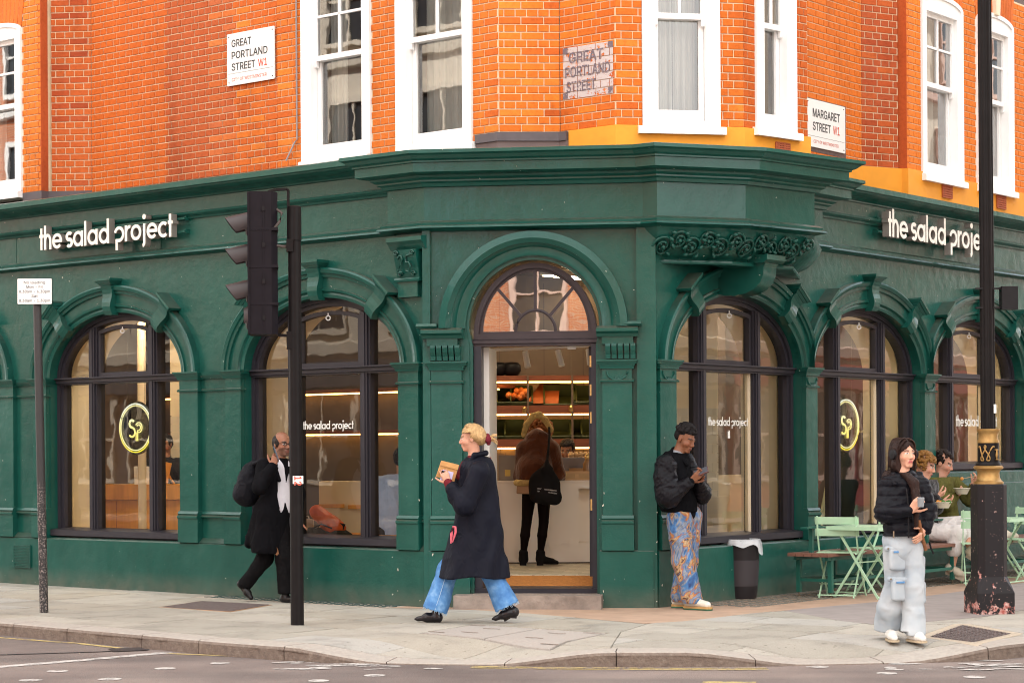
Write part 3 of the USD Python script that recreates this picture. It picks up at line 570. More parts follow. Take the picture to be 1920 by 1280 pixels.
# ochre rendered band, lead flashing and dark render under the brick
def band(name, path, z0, z1, n, m, t=.03): part(bld, name, MB().sweep(path, [(n, z0), (n, z1), (n - t, z1 + .003), (-.1, z1), (-.1, z0)]), m)
yl = Fc.loc(.12, 0)
band('ochre_band', [yl, C3, C4, C5, C5 - FRt.n * .2], 4.32, 4.655, .018, OCHRE)
band('ochre_band', [FRu.loc(2.6, 0), FRu.loc(4.30, 0), FRb.loc(4.80, -.07), FRb.loc(4.81, 0), FRb.loc(8.9, 0)], 4.32, 4.69, .018, OCHRE)
band('lead_flashing', [FLu.loc(.10, .0), C1, C2, Fc.loc(.11, 0)], 4.56, 4.645, .05, LEAD)
band('grey_render', [FLu.loc(.10, 0), C1, C2, Fc.loc(.118, 0)], 4.3, 4.56, .034, DARKREND)
band('lead_flashing', [FLb.loc(-6.65, 0), FLb.loc(-6.30, 0), pl0, pl1], 4.40, 4.60, .004, LEAD)
TERRA = mat('terracotta', (.36, .085, .03), .8, .2, 20)
grille(Fe, .438, .645, 4.43, 4.55, .022, TERRA, 9, 6, 'air_vent')
for u in (5.62, 7.06): grille(FRb, u, u + .24, 4.44, 4.60, .022, TERRA, 8, 6, 'air_vent')

# --- sash windows
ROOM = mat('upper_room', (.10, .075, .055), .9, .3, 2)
CURT = mat('net_curtain', (.62, .60, .54), .9, .3, 3.0, stretch=(3, 3, .25))
def sash(fr, u0, u1, z0, z1, meet, side='b', arch=0., sill_over=.05, mid=True, bars=(), right_only=False):
    uc, w = (u0 + u1) / 2, u1 - u0
    fw = .13
    outer = sbox(u0, z0, u1, z1)
    if arch: outer = Polygon([(u0, z0), (u1, z0), (u1, z1 - arch), *[(uc + w / 2 * math.cos(t), z1 - arch + arch * math.sin(t)) for t in np.linspace(0, math.pi, 18)], (u0, z1 - arch)])
    inner = sbox(u0 + fw, z0 + .06, u1 - fw, z1 - fw - arch * .8)
    m = MB(fr).poly(outer.difference(inner), -.16, .012).poly(outer.difference(outer.buffer(-.05, join_style=2)), .012, .028)
    b = part(bld, 'sash_window', m, WHITE_FRAME)
    zi1 = z1 - fw - arch * .8
    up = sbox(u0 + fw, meet - .02, u1 - fw, zi1)
    hole = []
    gu0, gu1 = u0 + fw + .045, u1 - fw - .045
    us = MB(fr).poly(up.difference(sbox(gu0, meet + .035, gu1, zi1 - .05)), -.085, -.04)
    us.box(uc - .015, uc + .015, -.08, -.045, meet, zi1)
    for zb in bars: us.box(gu0, gu1, -.08, -.045, zb - .013, zb + .013)
    for s in (gu0 - .045, gu1 + .005): us.prof(s, s + .04, [(-.08, meet - .09), (-.05, meet - .08), (-.04, meet - .02), (-.08, meet - .02)])
    part(b, 'upper_sash', us, WHITE_FRAME)
    lo = sbox(u0 + fw + .004, z0 + .065, u1 - fw - .004, meet + .02)
    part(b, 'lower_sash', MB(fr).poly(lo.difference(sbox(gu0 + .01, z0 + .18, gu1 - .01, meet - .02)), -.14, -.092), WHITE_FRAME)
    part(b, 'pane', MB(fr).flat(sbox(gu0, z0 + .17, gu1, meet), -.118), GLASS2)
    zs_ = [meet + .02, *bars, zi1 - .03]
    for za, zb in zip(zs_[:-1], zs_[1:]):
        for xa, xb in ((gu0, uc), (uc, gu1)): part(b, 'pane', MB(fr).flat(sbox(xa, za, xb, zb), -.064), GLASS2)
    part(b, 'window_sill', MB(fr).prof(u0 - sill_over, u1 + sill_over, [(-.16, z0 - .07), (.075, z0 - .075), (.075, z0 - .012), (.06, z0), (-.16, z0 + .035)]), WHITE_FRAME)
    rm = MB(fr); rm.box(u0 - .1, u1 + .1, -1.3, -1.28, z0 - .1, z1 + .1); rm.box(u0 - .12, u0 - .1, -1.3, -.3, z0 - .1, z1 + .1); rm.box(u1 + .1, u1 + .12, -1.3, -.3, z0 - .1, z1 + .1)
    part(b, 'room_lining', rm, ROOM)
    # gathered net curtain behind part of the glass
    if side:
        for k, (ca, cb) in enumerate({'l': [(gu0 - .02, uc - .08)], 'r': [(uc + .06, gu1 + .02)], 'b': [(gu0 - .02, gu0 + .2), (gu1 - .22, gu1 + .02)], 'w': [(gu0 - .02, gu1 + .02)]}[side]):
            x = np.linspace(ca, cb, 40); zz = (z0 + .1, z1); nn = -.30 + .022 * np.sin((x - ca) * 75) + .012 * np.sin(x * 190)
            v = np.array([(a, c, z) for z in zz for a, c in zip(x, nn)]); f = [(i, i + 1, 41 + i, 40 + i) for i in range(39)]
            part(b, 'curtain', MB(fr).add(v, f), CURT, smooth=True)
    return b
FLw = FLu.shift(.012)
sash(FLw, -2.345, -1.338, 4.60, 7.0, 5.685, 'b', bars=(6.135,), sill_over=.0)
sash(FLw, -.978, .045, 4.58, 7.0, 5.705, 'w', bars=(6.155,), sill_over=.05)
sash(Fd, .262, 1.038, 4.645, 7.0, 5.725, 'b', bars=(6.17,))
sash(Fe, .165, .765, 4.665, 7.0, 5.70, 'w', bars=(6.15,), sill_over=.04)
sash(FRb, 5.15, 6.185, 4.66, 6.79, 5.725, 'b', arch=.12, bars=(6.17,), sill_over=.02)
sash(FRb, 6.56, 7.565, 4.67, 6.80, 5.735, 'l', arch=.12, bars=(6.18,), sill_over=.02)
sash(FLb, -7.75, -6.655, 4.62, 6.66, 5.66, 'b', arch=.10, bars=(6.06,), sill_over=.0)
# rubbed brick flat arches over the arched windows
RUB = mat_brick('rubbed_brick', [(.60, .13, .02), (.66, .16, .025), (.62, .145, .02)], .2)
def rubbed(fr, u0, u1, z, arch, n=.0, key=False):
    uc, hw = (u0 + u1) / 2, (u1 - u0) / 2; N = 15
    a = part(bld, 'brick_arch', MB(fr).poly(sbox(u0 - .02, z + arch + .02, u1 + .02, z + arch + .25), n - .02, n + .0035), MORTAR)
    for i in range(N):
        x0, x1 = -1 + 2 * i / N, -1 + 2 * (i + 1) / N; zf = lambda x: z + arch * math.sqrt(max(0, 1 - x * x))
        t0, t1 = uc + hw * x0 * 1.12, uc + hw * x1 * 1.12; b0, b1 = uc + hw * x0, uc + hw * x1; g = .004
        part(a, 'brick', MB(fr).poly(Polygon([(b0 + g, zf(x0) + .004), (b1 - g, zf(x1) + .004), (t1 - g, z + arch + .33), (t0 + g, z + arch + .33)]), n, n + .008), RUB)
    if key: part(a, 'keystone', MB(fr).poly(Polygon([(uc - .05, z + arch - .02), (uc + .05, z + arch - .02), (uc + .08, z + arch + .34), (uc - .08, z + arch + .34)]), n, n + .06), CREAM)
rubbed(FLb, -7.75, -6.655, 6.56, .10); rubbed(FRb, 5.15, 6.185, 6.67, .12); rubbed(FRb, 6.56, 7.565, 6.68, .12, key=True)
# conduit down the left wall
m = MB(); pts = [FLw.w(np.array([-2.415, .018, z])) for z in np.linspace(7, 4.85, 12)] + [FLw.w(np.array([-2.43 - .10 * t, .02 + .05 * t, 4.85 - .22 * t])) for t in np.linspace(.1, 1, 6)]
m.tube(pts, .009, 6); part(bld, 'wall_conduit', m, mat('conduit', (.25, .24, .25), .5))
# ghost sign painted on the brick
GHOST = usdkit.material(stage, lookpath('ghost_paint'), {'g': ('geometry', {}), 'n': ('noise_texture', {'scale': 17., 'detail': 5., 'roughness': .75}), 'r': ('rgb_ramp', {'ramp': [(.40, (1, 1, 1)), (.47, (0, 0, 0))]}), 'p': ('principled_bsdf', {'base_color': (.50, .43, .41), 'roughness': .85}), 't': ('transparent_bsdf', {}), 'm': ('mix_closure', {})},
    [('g.position', 'n.vector'), ('n.fac', 'r.fac'), ('r.color', 'm.fac'), ('p.BSDF', 'm.closure1'), ('t.BSDF', 'm.closure2')], surface='m.closure')
GHOST_D = usdkit.material(stage, lookpath('ghost_lettering'), {'g': ('geometry', {}), 'n': ('noise_texture', {'scale': 22., 'detail': 5., 'roughness': .75}), 'r': ('rgb_ramp', {'ramp': [(.40, (1, 1, 1)), (.47, (0, 0, 0))]}), 'p': ('principled_bsdf', {'base_color': (.15, .115, .13), 'roughness': .85}), 't': ('transparent_bsdf', {}), 'm': ('mix_closure', {})},
    [('g.position', 'n.vector'), ('n.fac', 'r.fac'), ('r.color', 'm.fac'), ('p.BSDF', 'm.closure1'), ('t.BSDF', 'm.closure2')], surface='m.closure')
def text_on(fr, text, u, z, h, n, depth=.001, sx=1.0, width=None, bold=False, slope=0.):
    t = meshkit.text_mesh(text, h, depth, bold); v = np.array(t.vertices)
    if width: sx = width / (v[:, 0].max() - v[:, 0].min())
    v = np.stack([u + (v[:, 0] - v[:, 0].min()) * sx, n + v[:, 2], z + v[:, 1]], 1); return v, np.array(t.faces)[:, ::-1]
def ghost_mb():
    m = MB(Fc)
    for b in all_bricks:
        if b[2] is Fc: m.flat(sbox(b[3] - .002, b[5] - .002, b[4] + .002, b[6] + .002).intersection(sbox(.045, 4.965, .66, 5.47)), .0042)
    return m
gs = part(bld, 'painted_sign', ghost_mb(), GHOST, 'faded white painted street name rubbed off the brick', kind='stuff')
for s, z, u in (('GREAT', 5.315, .12), ('PORTLAND', 5.175, .075), ('STREET', 5.03, .09)): part(gs, 'lettering', MB(Fc).add(*text_on(Fc, s, u, z, .10, .0065, width={'G': .42, 'P': .55, 'S': .36}[s[0]], bold=True)), GHOST_D)
for u in (.045, .60):
    for z in (4.97, 5.41): part(gs, 'corner_mark', MB(Fc).flat(sbox(u, z, u + .06, z + .06), .0065), GHOST_D)

# chipped paint on the exposed corners
cr = random.Random(17); CHIPM = mat('bare_plaster', (.52, .48, .40), .9, .2, 30)
for fr, us, k in ((FD, (.034, 1.70, 2.21), 4), (FRt, (.05,), 4), (FL, (-.36, -.08, -2.83), 2)):
    for u in us:
        for _ in range(k):
            z = .05 + 1.3 * cr.random() ** 1.6; w = cr.uniform(.002, .007); h = cr.uniform(.004, .030); n0 = .0575 if z > .9 or z < .55 else .0625
            pg = affinity.translate(affinity.rotate(affinity.scale(Point(0, 0).buffer(.5, 2), w * 2, h), cr.uniform(-40, 40)), u + cr.uniform(-.006, .012), z); part(bld, 'paint_chip', MB(fr).poly(pg, n0 + .004, n0 + .006), CHIPM)
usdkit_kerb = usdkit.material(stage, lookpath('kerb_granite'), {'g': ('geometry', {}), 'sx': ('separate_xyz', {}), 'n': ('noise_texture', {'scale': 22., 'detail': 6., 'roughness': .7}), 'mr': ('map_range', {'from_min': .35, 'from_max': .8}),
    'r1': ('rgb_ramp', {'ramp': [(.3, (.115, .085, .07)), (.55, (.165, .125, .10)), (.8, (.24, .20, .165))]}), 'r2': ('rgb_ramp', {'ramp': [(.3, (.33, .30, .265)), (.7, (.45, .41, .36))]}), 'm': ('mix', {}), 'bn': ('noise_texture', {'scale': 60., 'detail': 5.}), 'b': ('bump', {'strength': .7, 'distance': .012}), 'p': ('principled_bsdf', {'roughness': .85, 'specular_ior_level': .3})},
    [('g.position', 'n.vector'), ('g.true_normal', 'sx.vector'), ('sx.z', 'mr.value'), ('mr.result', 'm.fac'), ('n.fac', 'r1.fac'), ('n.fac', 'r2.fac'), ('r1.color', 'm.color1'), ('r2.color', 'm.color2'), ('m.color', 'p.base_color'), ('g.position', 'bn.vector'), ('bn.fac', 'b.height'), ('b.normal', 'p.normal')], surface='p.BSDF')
# ================================================================ GROUND: road, kerbs, paving
def smooth01(t): t = np.clip(t, 0, 1); return t * t * (3 - 2 * t)
ROAD_Z = -.115
def pave_z(x, y):
    """The pavement dips to the road at the two crossings and falls a little from the wall to the kerb."""
    x, y = np.asarray(x, float), np.asarray(y, float)
    a = smooth01(1.35 - np.hypot((x + .55) / 1.0, (y - 15.95) / .75)); b = smooth01(1.35 - np.hypot((x - 2.6) / 1.0, (y - 15.75) / .62))
    return -.098 * np.maximum(a, b)
kerb = [FL.loc(-34, 4.30), FL.loc(-12, 4.18), np.array([-4.61, 18.80]), np.array([-3.27, 17.60]), np.array([-2.18, 16.62]), np.array([-1.55, 16.18]), np.array([-.95, 15.98]), np.array([-.3, 15.86]), np.array([.3, 15.75]), np.array([1.0, 15.68]), np.array([1.66, 15.66]), np.array([2.2, 15.70]), np.array([2.75, 15.78]), np.array([3.2, 15.88]), np.array([3.62, 16.0]), np.array([3.98, 16.26]), np.array([4.5, 16.85]), np.array([5.7, 18.4]), FRt.loc(9, 4.2), FRt.loc(34, 4.2)]
# smooth the kerb line
def spline(pts, n):
    from scipy.interpolate import PchipInterpolator
    pts = np.asarray(pts); s = np.r_[0, np.cumsum(np.linalg.norm(np.diff(pts, axis=0), axis=1))]
    t = np.linspace(0, s[-1], n); return np.stack([PchipInterpolator(s, pts[:, 0])(t), PchipInterpolator(s, pts[:, 1])(t)], 1), s
kl, _ = spline(kerb, 400)
kline = LineString(kl)
road_mat = usdkit.material(stage, lookpath('asphalt'), {'g': ('geometry', {}), 'v': ('voronoi_texture', {'scale': 85.}), 'n1': ('noise_texture', {'scale': .55, 'detail': 5., 'roughness': .6}), 'n2': ('noise_texture', {'scale': 140., 'detail': 2.}),
    'r1': ('rgb_ramp', {'ramp': [(.32, (.135, .115, .106)), (.5, (.185, .160, .147)), (.7, (.245, .212, .190))]}), 'r2': ('rgb_ramp', {'ramp': [(.2, (.6, .58, .58)), (.5, (1, 1, 1)), (.8, (1.45, 1.4, 1.36))]}), 'm': ('mix', {'mix_type': 'multiply', 'fac': .9}),
    'mp': ('mapping', {'scale': (.25, 1.6, 1), 'rotation': (0, 0, .1)}), 'n3': ('noise_texture', {'scale': 1.2, 'detail': 6.}), 'r3': ('rgb_ramp', {'ramp': [(.35, (.80, .78, .78)), (.62, (1.12, 1.06, 1.04))]}), 'm3': ('mix', {'mix_type': 'multiply', 'fac': .9}),
    'b': ('bump', {'strength': .6, 'distance': .008}), 'p': ('principled_bsdf', {'roughness': .8, 'specular_ior_level': .3})},
    [('g.position', 'v.vector'), ('g.position', 'n1.vector'), ('g.position', 'n2.vector'), ('n1.fac', 'r1.fac'), ('n2.fac', 'r2.fac'), ('r1.color', 'm.color1'), ('r2.color', 'm.color2'), ('g.position', 'mp.vector'), ('mp.vector', 'n3.vector'), ('n3.fac', 'r3.fac'), ('m.color', 'm3.color1'), ('r3.color', 'm3.color2'), ('m3.color', 'p.base_color'), ('v.distance', 'b.height'), ('b.normal', 'p.normal')], surface='p.BSDF')
g = MB(); g.add([(-160, -120, ROAD_Z), (160, -120, ROAD_Z), (160, 160, ROAD_Z), (-160, 160, ROAD_Z)], [(0, 1, 2, 3)])
road = part(None, 'road', g, road_mat, kind='structure'); tag(road, 'grey asphalt road in front of the corner')
def strip(path, w, z=ROAD_Z + .004):
    return MB().flat_xy(LineString(path).buffer(w / 2, cap_style=2), z)
def _flat_xy(s, pg, z):
    for q in getattr(pg, 'geoms', [pg]):
        if q.is_empty or q.geom_type != 'Polygon' or q.area < 1e-6: continue
        v, f = trimesh.creation.triangulate_polygon(q, engine='earcut'); s.add(np.c_[v, np.full(len(v), z)], f)
    return s
MB.flat_xy = _flat_xy
def worn(name, col, lo, hi, sc):
    return usdkit.material(stage, lookpath(name), {'g': ('geometry', {}), 'n': ('noise_texture', {'scale': sc, 'detail': 6., 'roughness': .75}), 'r': ('rgb_ramp', {'ramp': [(lo, (1, 1, 1)), (hi, (0, 0, 0))]}), 'p': ('principled_bsdf', {'base_color': col, 'roughness': .75}), 't': ('transparent_bsdf', {}), 'm': ('mix_closure', {})},
        [('g.position', 'n.vector'), ('n.fac', 'r.fac'), ('r.color', 'm.fac'), ('p.BSDF', 'm.closure1'), ('t.BSDF', 'm.closure2')], surface='m.closure')
YEL = worn('worn_yellow', (.50, .39, .15), .40, .52, 11.); WHT = worn('worn_white', (.52, .50, .47), .40, .52, 13.)
G = lambda px, py: ground(px, py, ROAD_Z)[:2]
part(road, 'yellow_line', strip([FL.loc(-14, 4.45), G(0, 1195), G(150, 1206), G(248, 1217)], .065), YEL)
part(road, 'yellow_line', strip([G(318, 1225), G(420, 1229), G(505, 1233)], .055), YEL)
for k in (0, .10): part(road, 'yellow_line', strip([G(885, 1249) - [0, k], G(1000, 1251) - [0, k], G(1280, 1253) - [0, k], G(1440, 1252.5) - [0, k]], .05), YEL)
part(road, 'yellow_line', strip([G(1320, 1279), G(1420, 1280)], .12), YEL)
part(road, 'white_line', strip([G(-60, 1255), G(150, 1238), G(318, 1223)], .13), WHT)
# worn crossing studs and patches of old lettering in white paint
wr = random.Random(11); spots = [(110, 1258, .16), (312, 1253, .16), (415, 1243, .15), (520, 1233, .15), (208, 1273, .17), (60, 1275, .17), (600, 1276, .15), (705, 1266, .16), (1535, 1250, .17), (1665, 1262, .15), (1830, 1269, .16), (1672, 1252, .09)]
for x, y, w in spots:
    c = G(x, y); part(road, 'white_stud', MB().flat_xy(affinity.translate(affinity.scale(Point(0, 0).buffer(.5, 5), w, .16), *c), ROAD_Z + .004), WHT)
for x0, x1, y0, y1, n in ((545, 690, 1238, 1254, 11), (640, 820, 1243, 1256, 12), (1670, 1920, 1238, 1256, 20)):
    for _ in range(n):
        c = G(wr.uniform(x0, x1), wr.uniform(y0, y1)); q = affinity.translate(affinity.rotate(affinity.scale(Point(0, 0).buffer(.5, 4), wr.uniform(.08, .32), wr.uniform(.03, .09)), wr.uniform(-25, 25)), *c); part(road, 'white_mark', MB().flat_xy(q, ROAD_Z + .004 + .0002 * _), WHT)
part(road, 'tar_seam', strip([G(-20, 1228), G(180, 1222), G(282, 1217)], .05), mat('tar', (.03, .03, .032), .5))
part(road, 'drain_grate', MB().flat_xy(Polygon([G(205, 1216), G(265, 1214), G(283, 1219), G(215, 1222)]), ROAD_Z + .006), mat('iron_dark', (.035, .03, .03), .6))

# pavement bed
inner = [FL.loc(-34, -.1), FL.loc(0, -.1), FD.loc(1.0, -.1), FRt.loc(0, -.1), FRt.loc(34, -.1)]
pav_pg = Polygon([tuple(p) for p in kl] + [tuple(p) for p in inner[::-1]]).buffer(0)
def draped(pg, dz, step=.35, solid=0.):
    """A flat polygon cut fine and laid on the pavement's slope."""
    v, f = trimesh.creation.triangulate_polygon(pg, engine='earcut'); m = trimesh.Trimesh(np.c_[v, np.zeros(len(v))], f, process=False)
    for _ in range(6):
        e = m.edges_unique_length
        if e.max() < step or len(m.faces) > 60000: break
        m = m.subdivide_to_size(step, max_iter=12) if True else m
    v = np.array(m.vertices); v[:, 2] = pave_z(v[:, 0], v[:, 1]) + dz; return MB().add(v, np.array(m.faces))
near = sbox(-14, 10, 16, 40)
GRANITE = mat('granite_kerb', (.205, .165, .14), .85, .35, 16, bump=.7, bscale=70)
GRANITE2 = mat('granite_kerb_top', (.36, .335, .30), .8, .2, 40, bump=.4, bscale=90)
JOINT = mat('pavement_joint', (.17, .125, .095), .9, .2, 10)
pavement = part(None, 'pavement', draped(pav_pg.intersection(near), -.035), JOINT, kind='structure'); tag(pavement, 'pale stone pavement round the corner shop')
far_p = pav_pg.difference(near)
part(pavement, 'far_paving', MB().flat_xy(far_p, -.004), mat('far_slabs', (.46, .43, .38), .85, .1, 2))
def mat_slab(name, col):
    n = {'g': ('geometry', {}), 'n1': ('noise_texture', {'scale': 2.4, 'detail': 6., 'roughness': .65}), 'r1': ('rgb_ramp', {'ramp': [(.28, tuple(c * .72 for c in col)), (.48, col), (.75, tuple(c * 1.12 for c in col))]}),
         'n2': ('noise_texture', {'scale': 21., 'detail': 1.}), 'r2': ('rgb_ramp', {'ramp': [(.70, (1, 1, 1)), (.735, (.62, .60, .57))]}), 'm': ('mix', {'mix_type': 'multiply', 'fac': 1.}),
         'n3': ('noise_texture', {'scale': 90., 'detail': 4.}), 'r3': ('rgb_ramp', {'ramp': [(.3, (.86, .86, .85)), (.7, (1.1, 1.1, 1.1))]}), 'm3': ('mix', {'mix_type': 'multiply', 'fac': 1.}), 'b': ('bump', {'strength': .45, 'distance': .008}), 'p': ('principled_bsdf', {'roughness': .82, 'specular_ior_level': .25})}
    return usdkit.material(stage, lookpath(name), n, [('g.position', 'n1.vector'), ('g.position', 'n2.vector'), ('g.position', 'n3.vector'), ('n1.fac', 'r1.fac'), ('n2.fac', 'r2.fac'), ('n3.fac', 'r3.fac'), ('r1.color', 'm.color1'), ('r2.color', 'm.color2'), ('m.color', 'm3.color1'), ('r3.color', 'm3.color2'), ('m3.color', 'p.base_color'), ('n3.fac', 'b.height'), ('b.normal', 'p.normal')], surface='p.BSDF')
SLABS = [mat_slab(f'york_slab_{"abcde"[i]}', c) for i, c in enumerate([(.37, .345, .295), (.335, .315, .27), (.40, .375, .325), (.36, .33, .275), (.385, .37, .335)])]
ASPH2 = mat('footway_asphalt', (.285, .25, .235), .88, .14, 5, bump=.5, bscale=120)
RESIN = mat('resin_strip', (.42, .285, .20), .9, .16, 4, bump=.6, bscale=160)
CONC = mat('concrete_strip', (.43, .36, .29), .9, .15, 6, bump=.4, bscale=60)
slab_rng = random.Random(21)
def slab(pg, parent, name, m, top=0., t=.05):
    pg = pg.buffer(-.0028, join_style=2)
    for q in getattr(pg, 'geoms', [pg]):
        if q.is_empty or q.area < .004: continue
        q = q.simplify(.002); q2 = q.buffer(-.003, join_style=2)
        if q2.is_empty or q2.geom_type != 'Polygon': q2 = q
        e = MB().plate(q, -.05, -.004)
        q3 = q2; e.plate(q3, -.004, 0)
        tm = e.tm()
        if q.distance(Point(-.55, 15.95)) < 1.4 or q.distance(Point(2.6, 15.75)) < 1.4: tm = tm.subdivide_to_size(.16, max_iter=12)
        v = np.array(tm.vertices)
        dz = slab_rng.uniform(-.0025, .0025) + top; sx, sy = slab_rng.uniform(-.002, .002), slab_rng.uniform(-.002, .002); c = np.array(q.centroid.coords[0])
        v[:, 2] += pave_z(v[:, 0], v[:, 1]) + dz + (v[:, 0] - c[0]) * sx + (v[:, 1] - c[1]) * sy
        part(parent, name, MB().add(v, np.array(tm.faces)), m)
# zones on the ground
resin = Polygon([FL.loc(-.25, -.1), FL.loc(-.25, .30), np.array([-.35, 19.95]), np.array([.15, 19.45]), np.array([.70, 18.80]), np.array([1.15, 18.25]), np.array([1.5, 18.45]), np.array([2.2, 19.30]), FRt.loc(2.2, 1.45), FRt.loc(5.5, 1.32), FRt.loc(12, 1.25), FRt.loc(12, -.1), FRt.loc(0, -.1), FD.loc(1, -.1)]).buffer(0)
asph = Polygon([np.array([2.55, 19.62]), np.array([2.9, 18.4]), np.array([3.15, 17.95]), np.array([3.6, 18.25]), np.array([4.2, 18.75]), np.array([4.75, 19.5]), FRt.loc(8, 3.6), FRt.loc(14, 3.6), FRt.loc(14, 1.2), FRt.loc(5.5, 1.28), FRt.loc(2.25, 1.40)]).buffer(0).difference(resin)
kb_in = LineString(kl).buffer(.30, single_sided=False)
body = pav_pg.intersection(near).difference(kb_in)
m1 = Polygon([(-.754, 17.42), (-.325, 18.25), (.779, 17.31), (.29, 16.27)])
m2 = Polygon([(3.333, 16.772), (3.849, 17.909), (4.076, 17.05), (3.498, 15.846)])
def pground(px, py):
    z = 0.
    for _ in range(12): g = ground(px, py, z); z = float(pave_z(g[0], g[1]))
    return g[:2]
m2 = Polygon([pground(1745, 1193), pground(1807, 1170.5), pground(1900, 1187), pground(1828, 1213)])
m2 = affinity.scale(m2, 1.0, 1.0)
gr_pg = Polygon([(-3.437, 20.557), (-3.166, 21.318), (-2.413, 20.76), (-2.689, 19.924)])
wall_strip_L = Polygon([FL.loc(-3.0, -.1), FL.loc(-3.0, .42), FL.loc(-.25, .42), FL.loc(-.25, -.1)])
slabs_zone = body.difference(unary_union([resin, asph, m1.buffer(.02), m2.buffer(.09), gr_pg.buffer(.03), wall_strip_L]))
part(pavement, 'resin_strip', draped(resin.intersection(body), -.001), RESIN)
part(pavement, 'asphalt_patch', draped(asph.intersection(body), .0), ASPH2)
part(pavement, 'concrete_strip', draped(wall_strip_L, -.001), CONC)
# flag rows parallel to the left wall, turning to rows square to the kerb at the corner
cornerR = Polygon([(.1, 10), (.9, 17.4), (1.3, 18.6), (14, 30), (14, 10)])
zl, zr = slabs_zone.difference(cornerR), slabs_zone.intersection(cornerR)
n = .0
rows = [0., .42, 1.02, 1.62, 2.30, 2.95, 3.60, 4.25, 5.0, 5.8, 6.6]
for a, b in zip(rows[:-1], rows[1:]):
    u = -12.5 + slab_rng.uniform(0, .5)
    while u < 7.5:
        L = slab_rng.choice([.6, .75, .9, .9, 1.05]); q = Polygon([tuple(FL.loc(*p)) for p in ((u, a), (u + L, a), (u + L, b), (u, b))]).intersection(zl)
        if not q.is_empty: slab(q, pavement, 'paving_stone', slab_rng.choice(SLABS))
        u += L
th = math.radians(-33); ex, ey = np.array([math.cos(th), math.sin(th)]), np.array([-math.sin(th), math.cos(th)])
for j in range(-9, 16):
    u = -4 + slab_rng.uniform(0, .6); h = .62
    while u < 12:
        L = slab_rng.choice([.75, .9, .95, 1.1]); o = np.array([1., 16.])
        q = Polygon([tuple(o + ex * x + ey * y) for x, y in ((u, j * h), (u + L, j * h), (u + L, j * h + h), (u, j * h + h))]).intersection(zr)
        if not q.is_empty: slab(q, pavement, 'paving_stone', slab_rng.choice(SLABS[:3] + SLABS[4:]))
        u += L
# kerb stones
klen = kline.length; s0 = kline.project(Point(-7.5, 21.4)); s1 = kline.project(Point(7.5, 21.0))
kerbp = thing('kerb', kind='structure'); tag(kerbp, 'granite kerb stones along the pavement edge')
s = s0
while s < s1:
    L = slab_rng.uniform(.75, 1.05); ts = np.linspace(s + .004, s + L - .004, 7); out, inn = [], []
    for t in ts:
        p = np.array(kline.interpolate(t).coords[0]); q = np.array(kline.interpolate(t + .01).coords[0]); d = (q - p) / np.linalg.norm(q - p); nl = np.array([-d[1], d[0]])
        if nl @ (np.array([.5, 22.]) - p) < 0: nl = -nl
        out.append(p); inn.append(p + nl * .295)
    out, inn = np.array(out), np.array(inn); v = []; nt = len(ts)
    jit = lambda a, k: a + (meshkit.noise(np.c_[a * k, np.zeros(len(a))], 3)[:, None] - .5) * .016
    oj = jit(out, 9.); nlv = (inn - out) / .295
    zt_o = pave_z(*out.T); zt_i = pave_z(*inn.T)
    ringsv = [np.c_[oj - nlv * .0, np.full(nt, ROAD_Z - .05)], np.c_[oj, zt_o - .028], np.c_[oj + nlv * .008, zt_o - .009], np.c_[out + nlv * .024, zt_o - .001], np.c_[inn, zt_i], np.c_[inn, zt_i - .05]]
    m = MB(); k = 6; v = np.stack(ringsv, 1).reshape(-1, 3); f = [(i * k + j, i * k + j + 1, (i + 1) * k + j + 1, (i + 1) * k + j) for i in range(nt - 1) for j in range(k - 1)]
    m.add(v, f); m.add(np.array([r[0] for r in ringsv]), [(0, 1, 2), (0, 2, 3), (0, 3, 4), (0, 4, 5)]); m.add(np.array([r[-1] for r in ringsv]), [(0, 2, 1), (0, 3, 2), (0, 4, 3), (0, 5, 4)])
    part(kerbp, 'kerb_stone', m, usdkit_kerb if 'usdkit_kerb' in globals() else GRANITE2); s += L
# dark glass pavement lights by the wall
PLG = mat('pavement_light', (.045, .075, .07), .25, .3, 30); PLG2 = mat('pavement_light_worn', (.16, .15, .125), .5, .3, 12)
m = MB()
for i in range(26):
    for j in range(3): u = -2.85 + i * .10 + .05 * (j % 2); c = FL.loc(u, .10 + j * .10); m.obox((c[0], c[1], pave_z(*c) + .002), .055, .055, .006, (*FL.u, 0), (*FL.n, 0))
part(pavement, 'pavement_lights', m, PLG, kind='stuff')
m = MB()
for i in range(62):
    for j in range(6): u = .55 + i * .125 + .0625 * (j % 2); c = FRt.loc(u, .13 + j * .125); m.obox((c[0], c[1], pave_z(*c) + .002), .075, .075, .006, (*FRt.u, 0), (*FRt.n, 0))
part(pavement, 'pavement_lights', m, PLG2, kind='stuff')
# covers and gratings
IRON = mat('cast_iron', (.115, .09, .085), .6, .3, 18, bump=.3, bscale=60)
RUST = mat('rust_rim', (.34, .20, .11), .8, .3, 12)
def drp(m):
    t = m.tm().subdivide_to_size(.2, max_iter=12); v = np.array(t.vertices); v[:, 2] += pave_z(v[:, 0], v[:, 1]); return MB().add(v, np.array(t.faces))
def cover(pg, name, label, cat, rib, framec, dark=IRON):
    c = thing(name, label, cat); q = np.array(pg.exterior.coords)[:4]; zc = float(pave_z(*pg.centroid.coords[0]))
    lift = lambda m: m
    part(c, 'rim', drp(MB().plate(pg.buffer(.03, join_style=2).difference(pg), -.02, .001)), framec)
    part(c, 'plate', drp(MB().plate(pg.buffer(-.004, join_style=2), -.03, -.003)), dark); return c, q, zc
c, q, zc = cover(gr_pg, 'coal_hole_grating', 'flat rusty edged pavement grating of fine mesh between the two posts', 'grating', None, RUST, mat('grating_pit', (.03, .027, .027), .8))
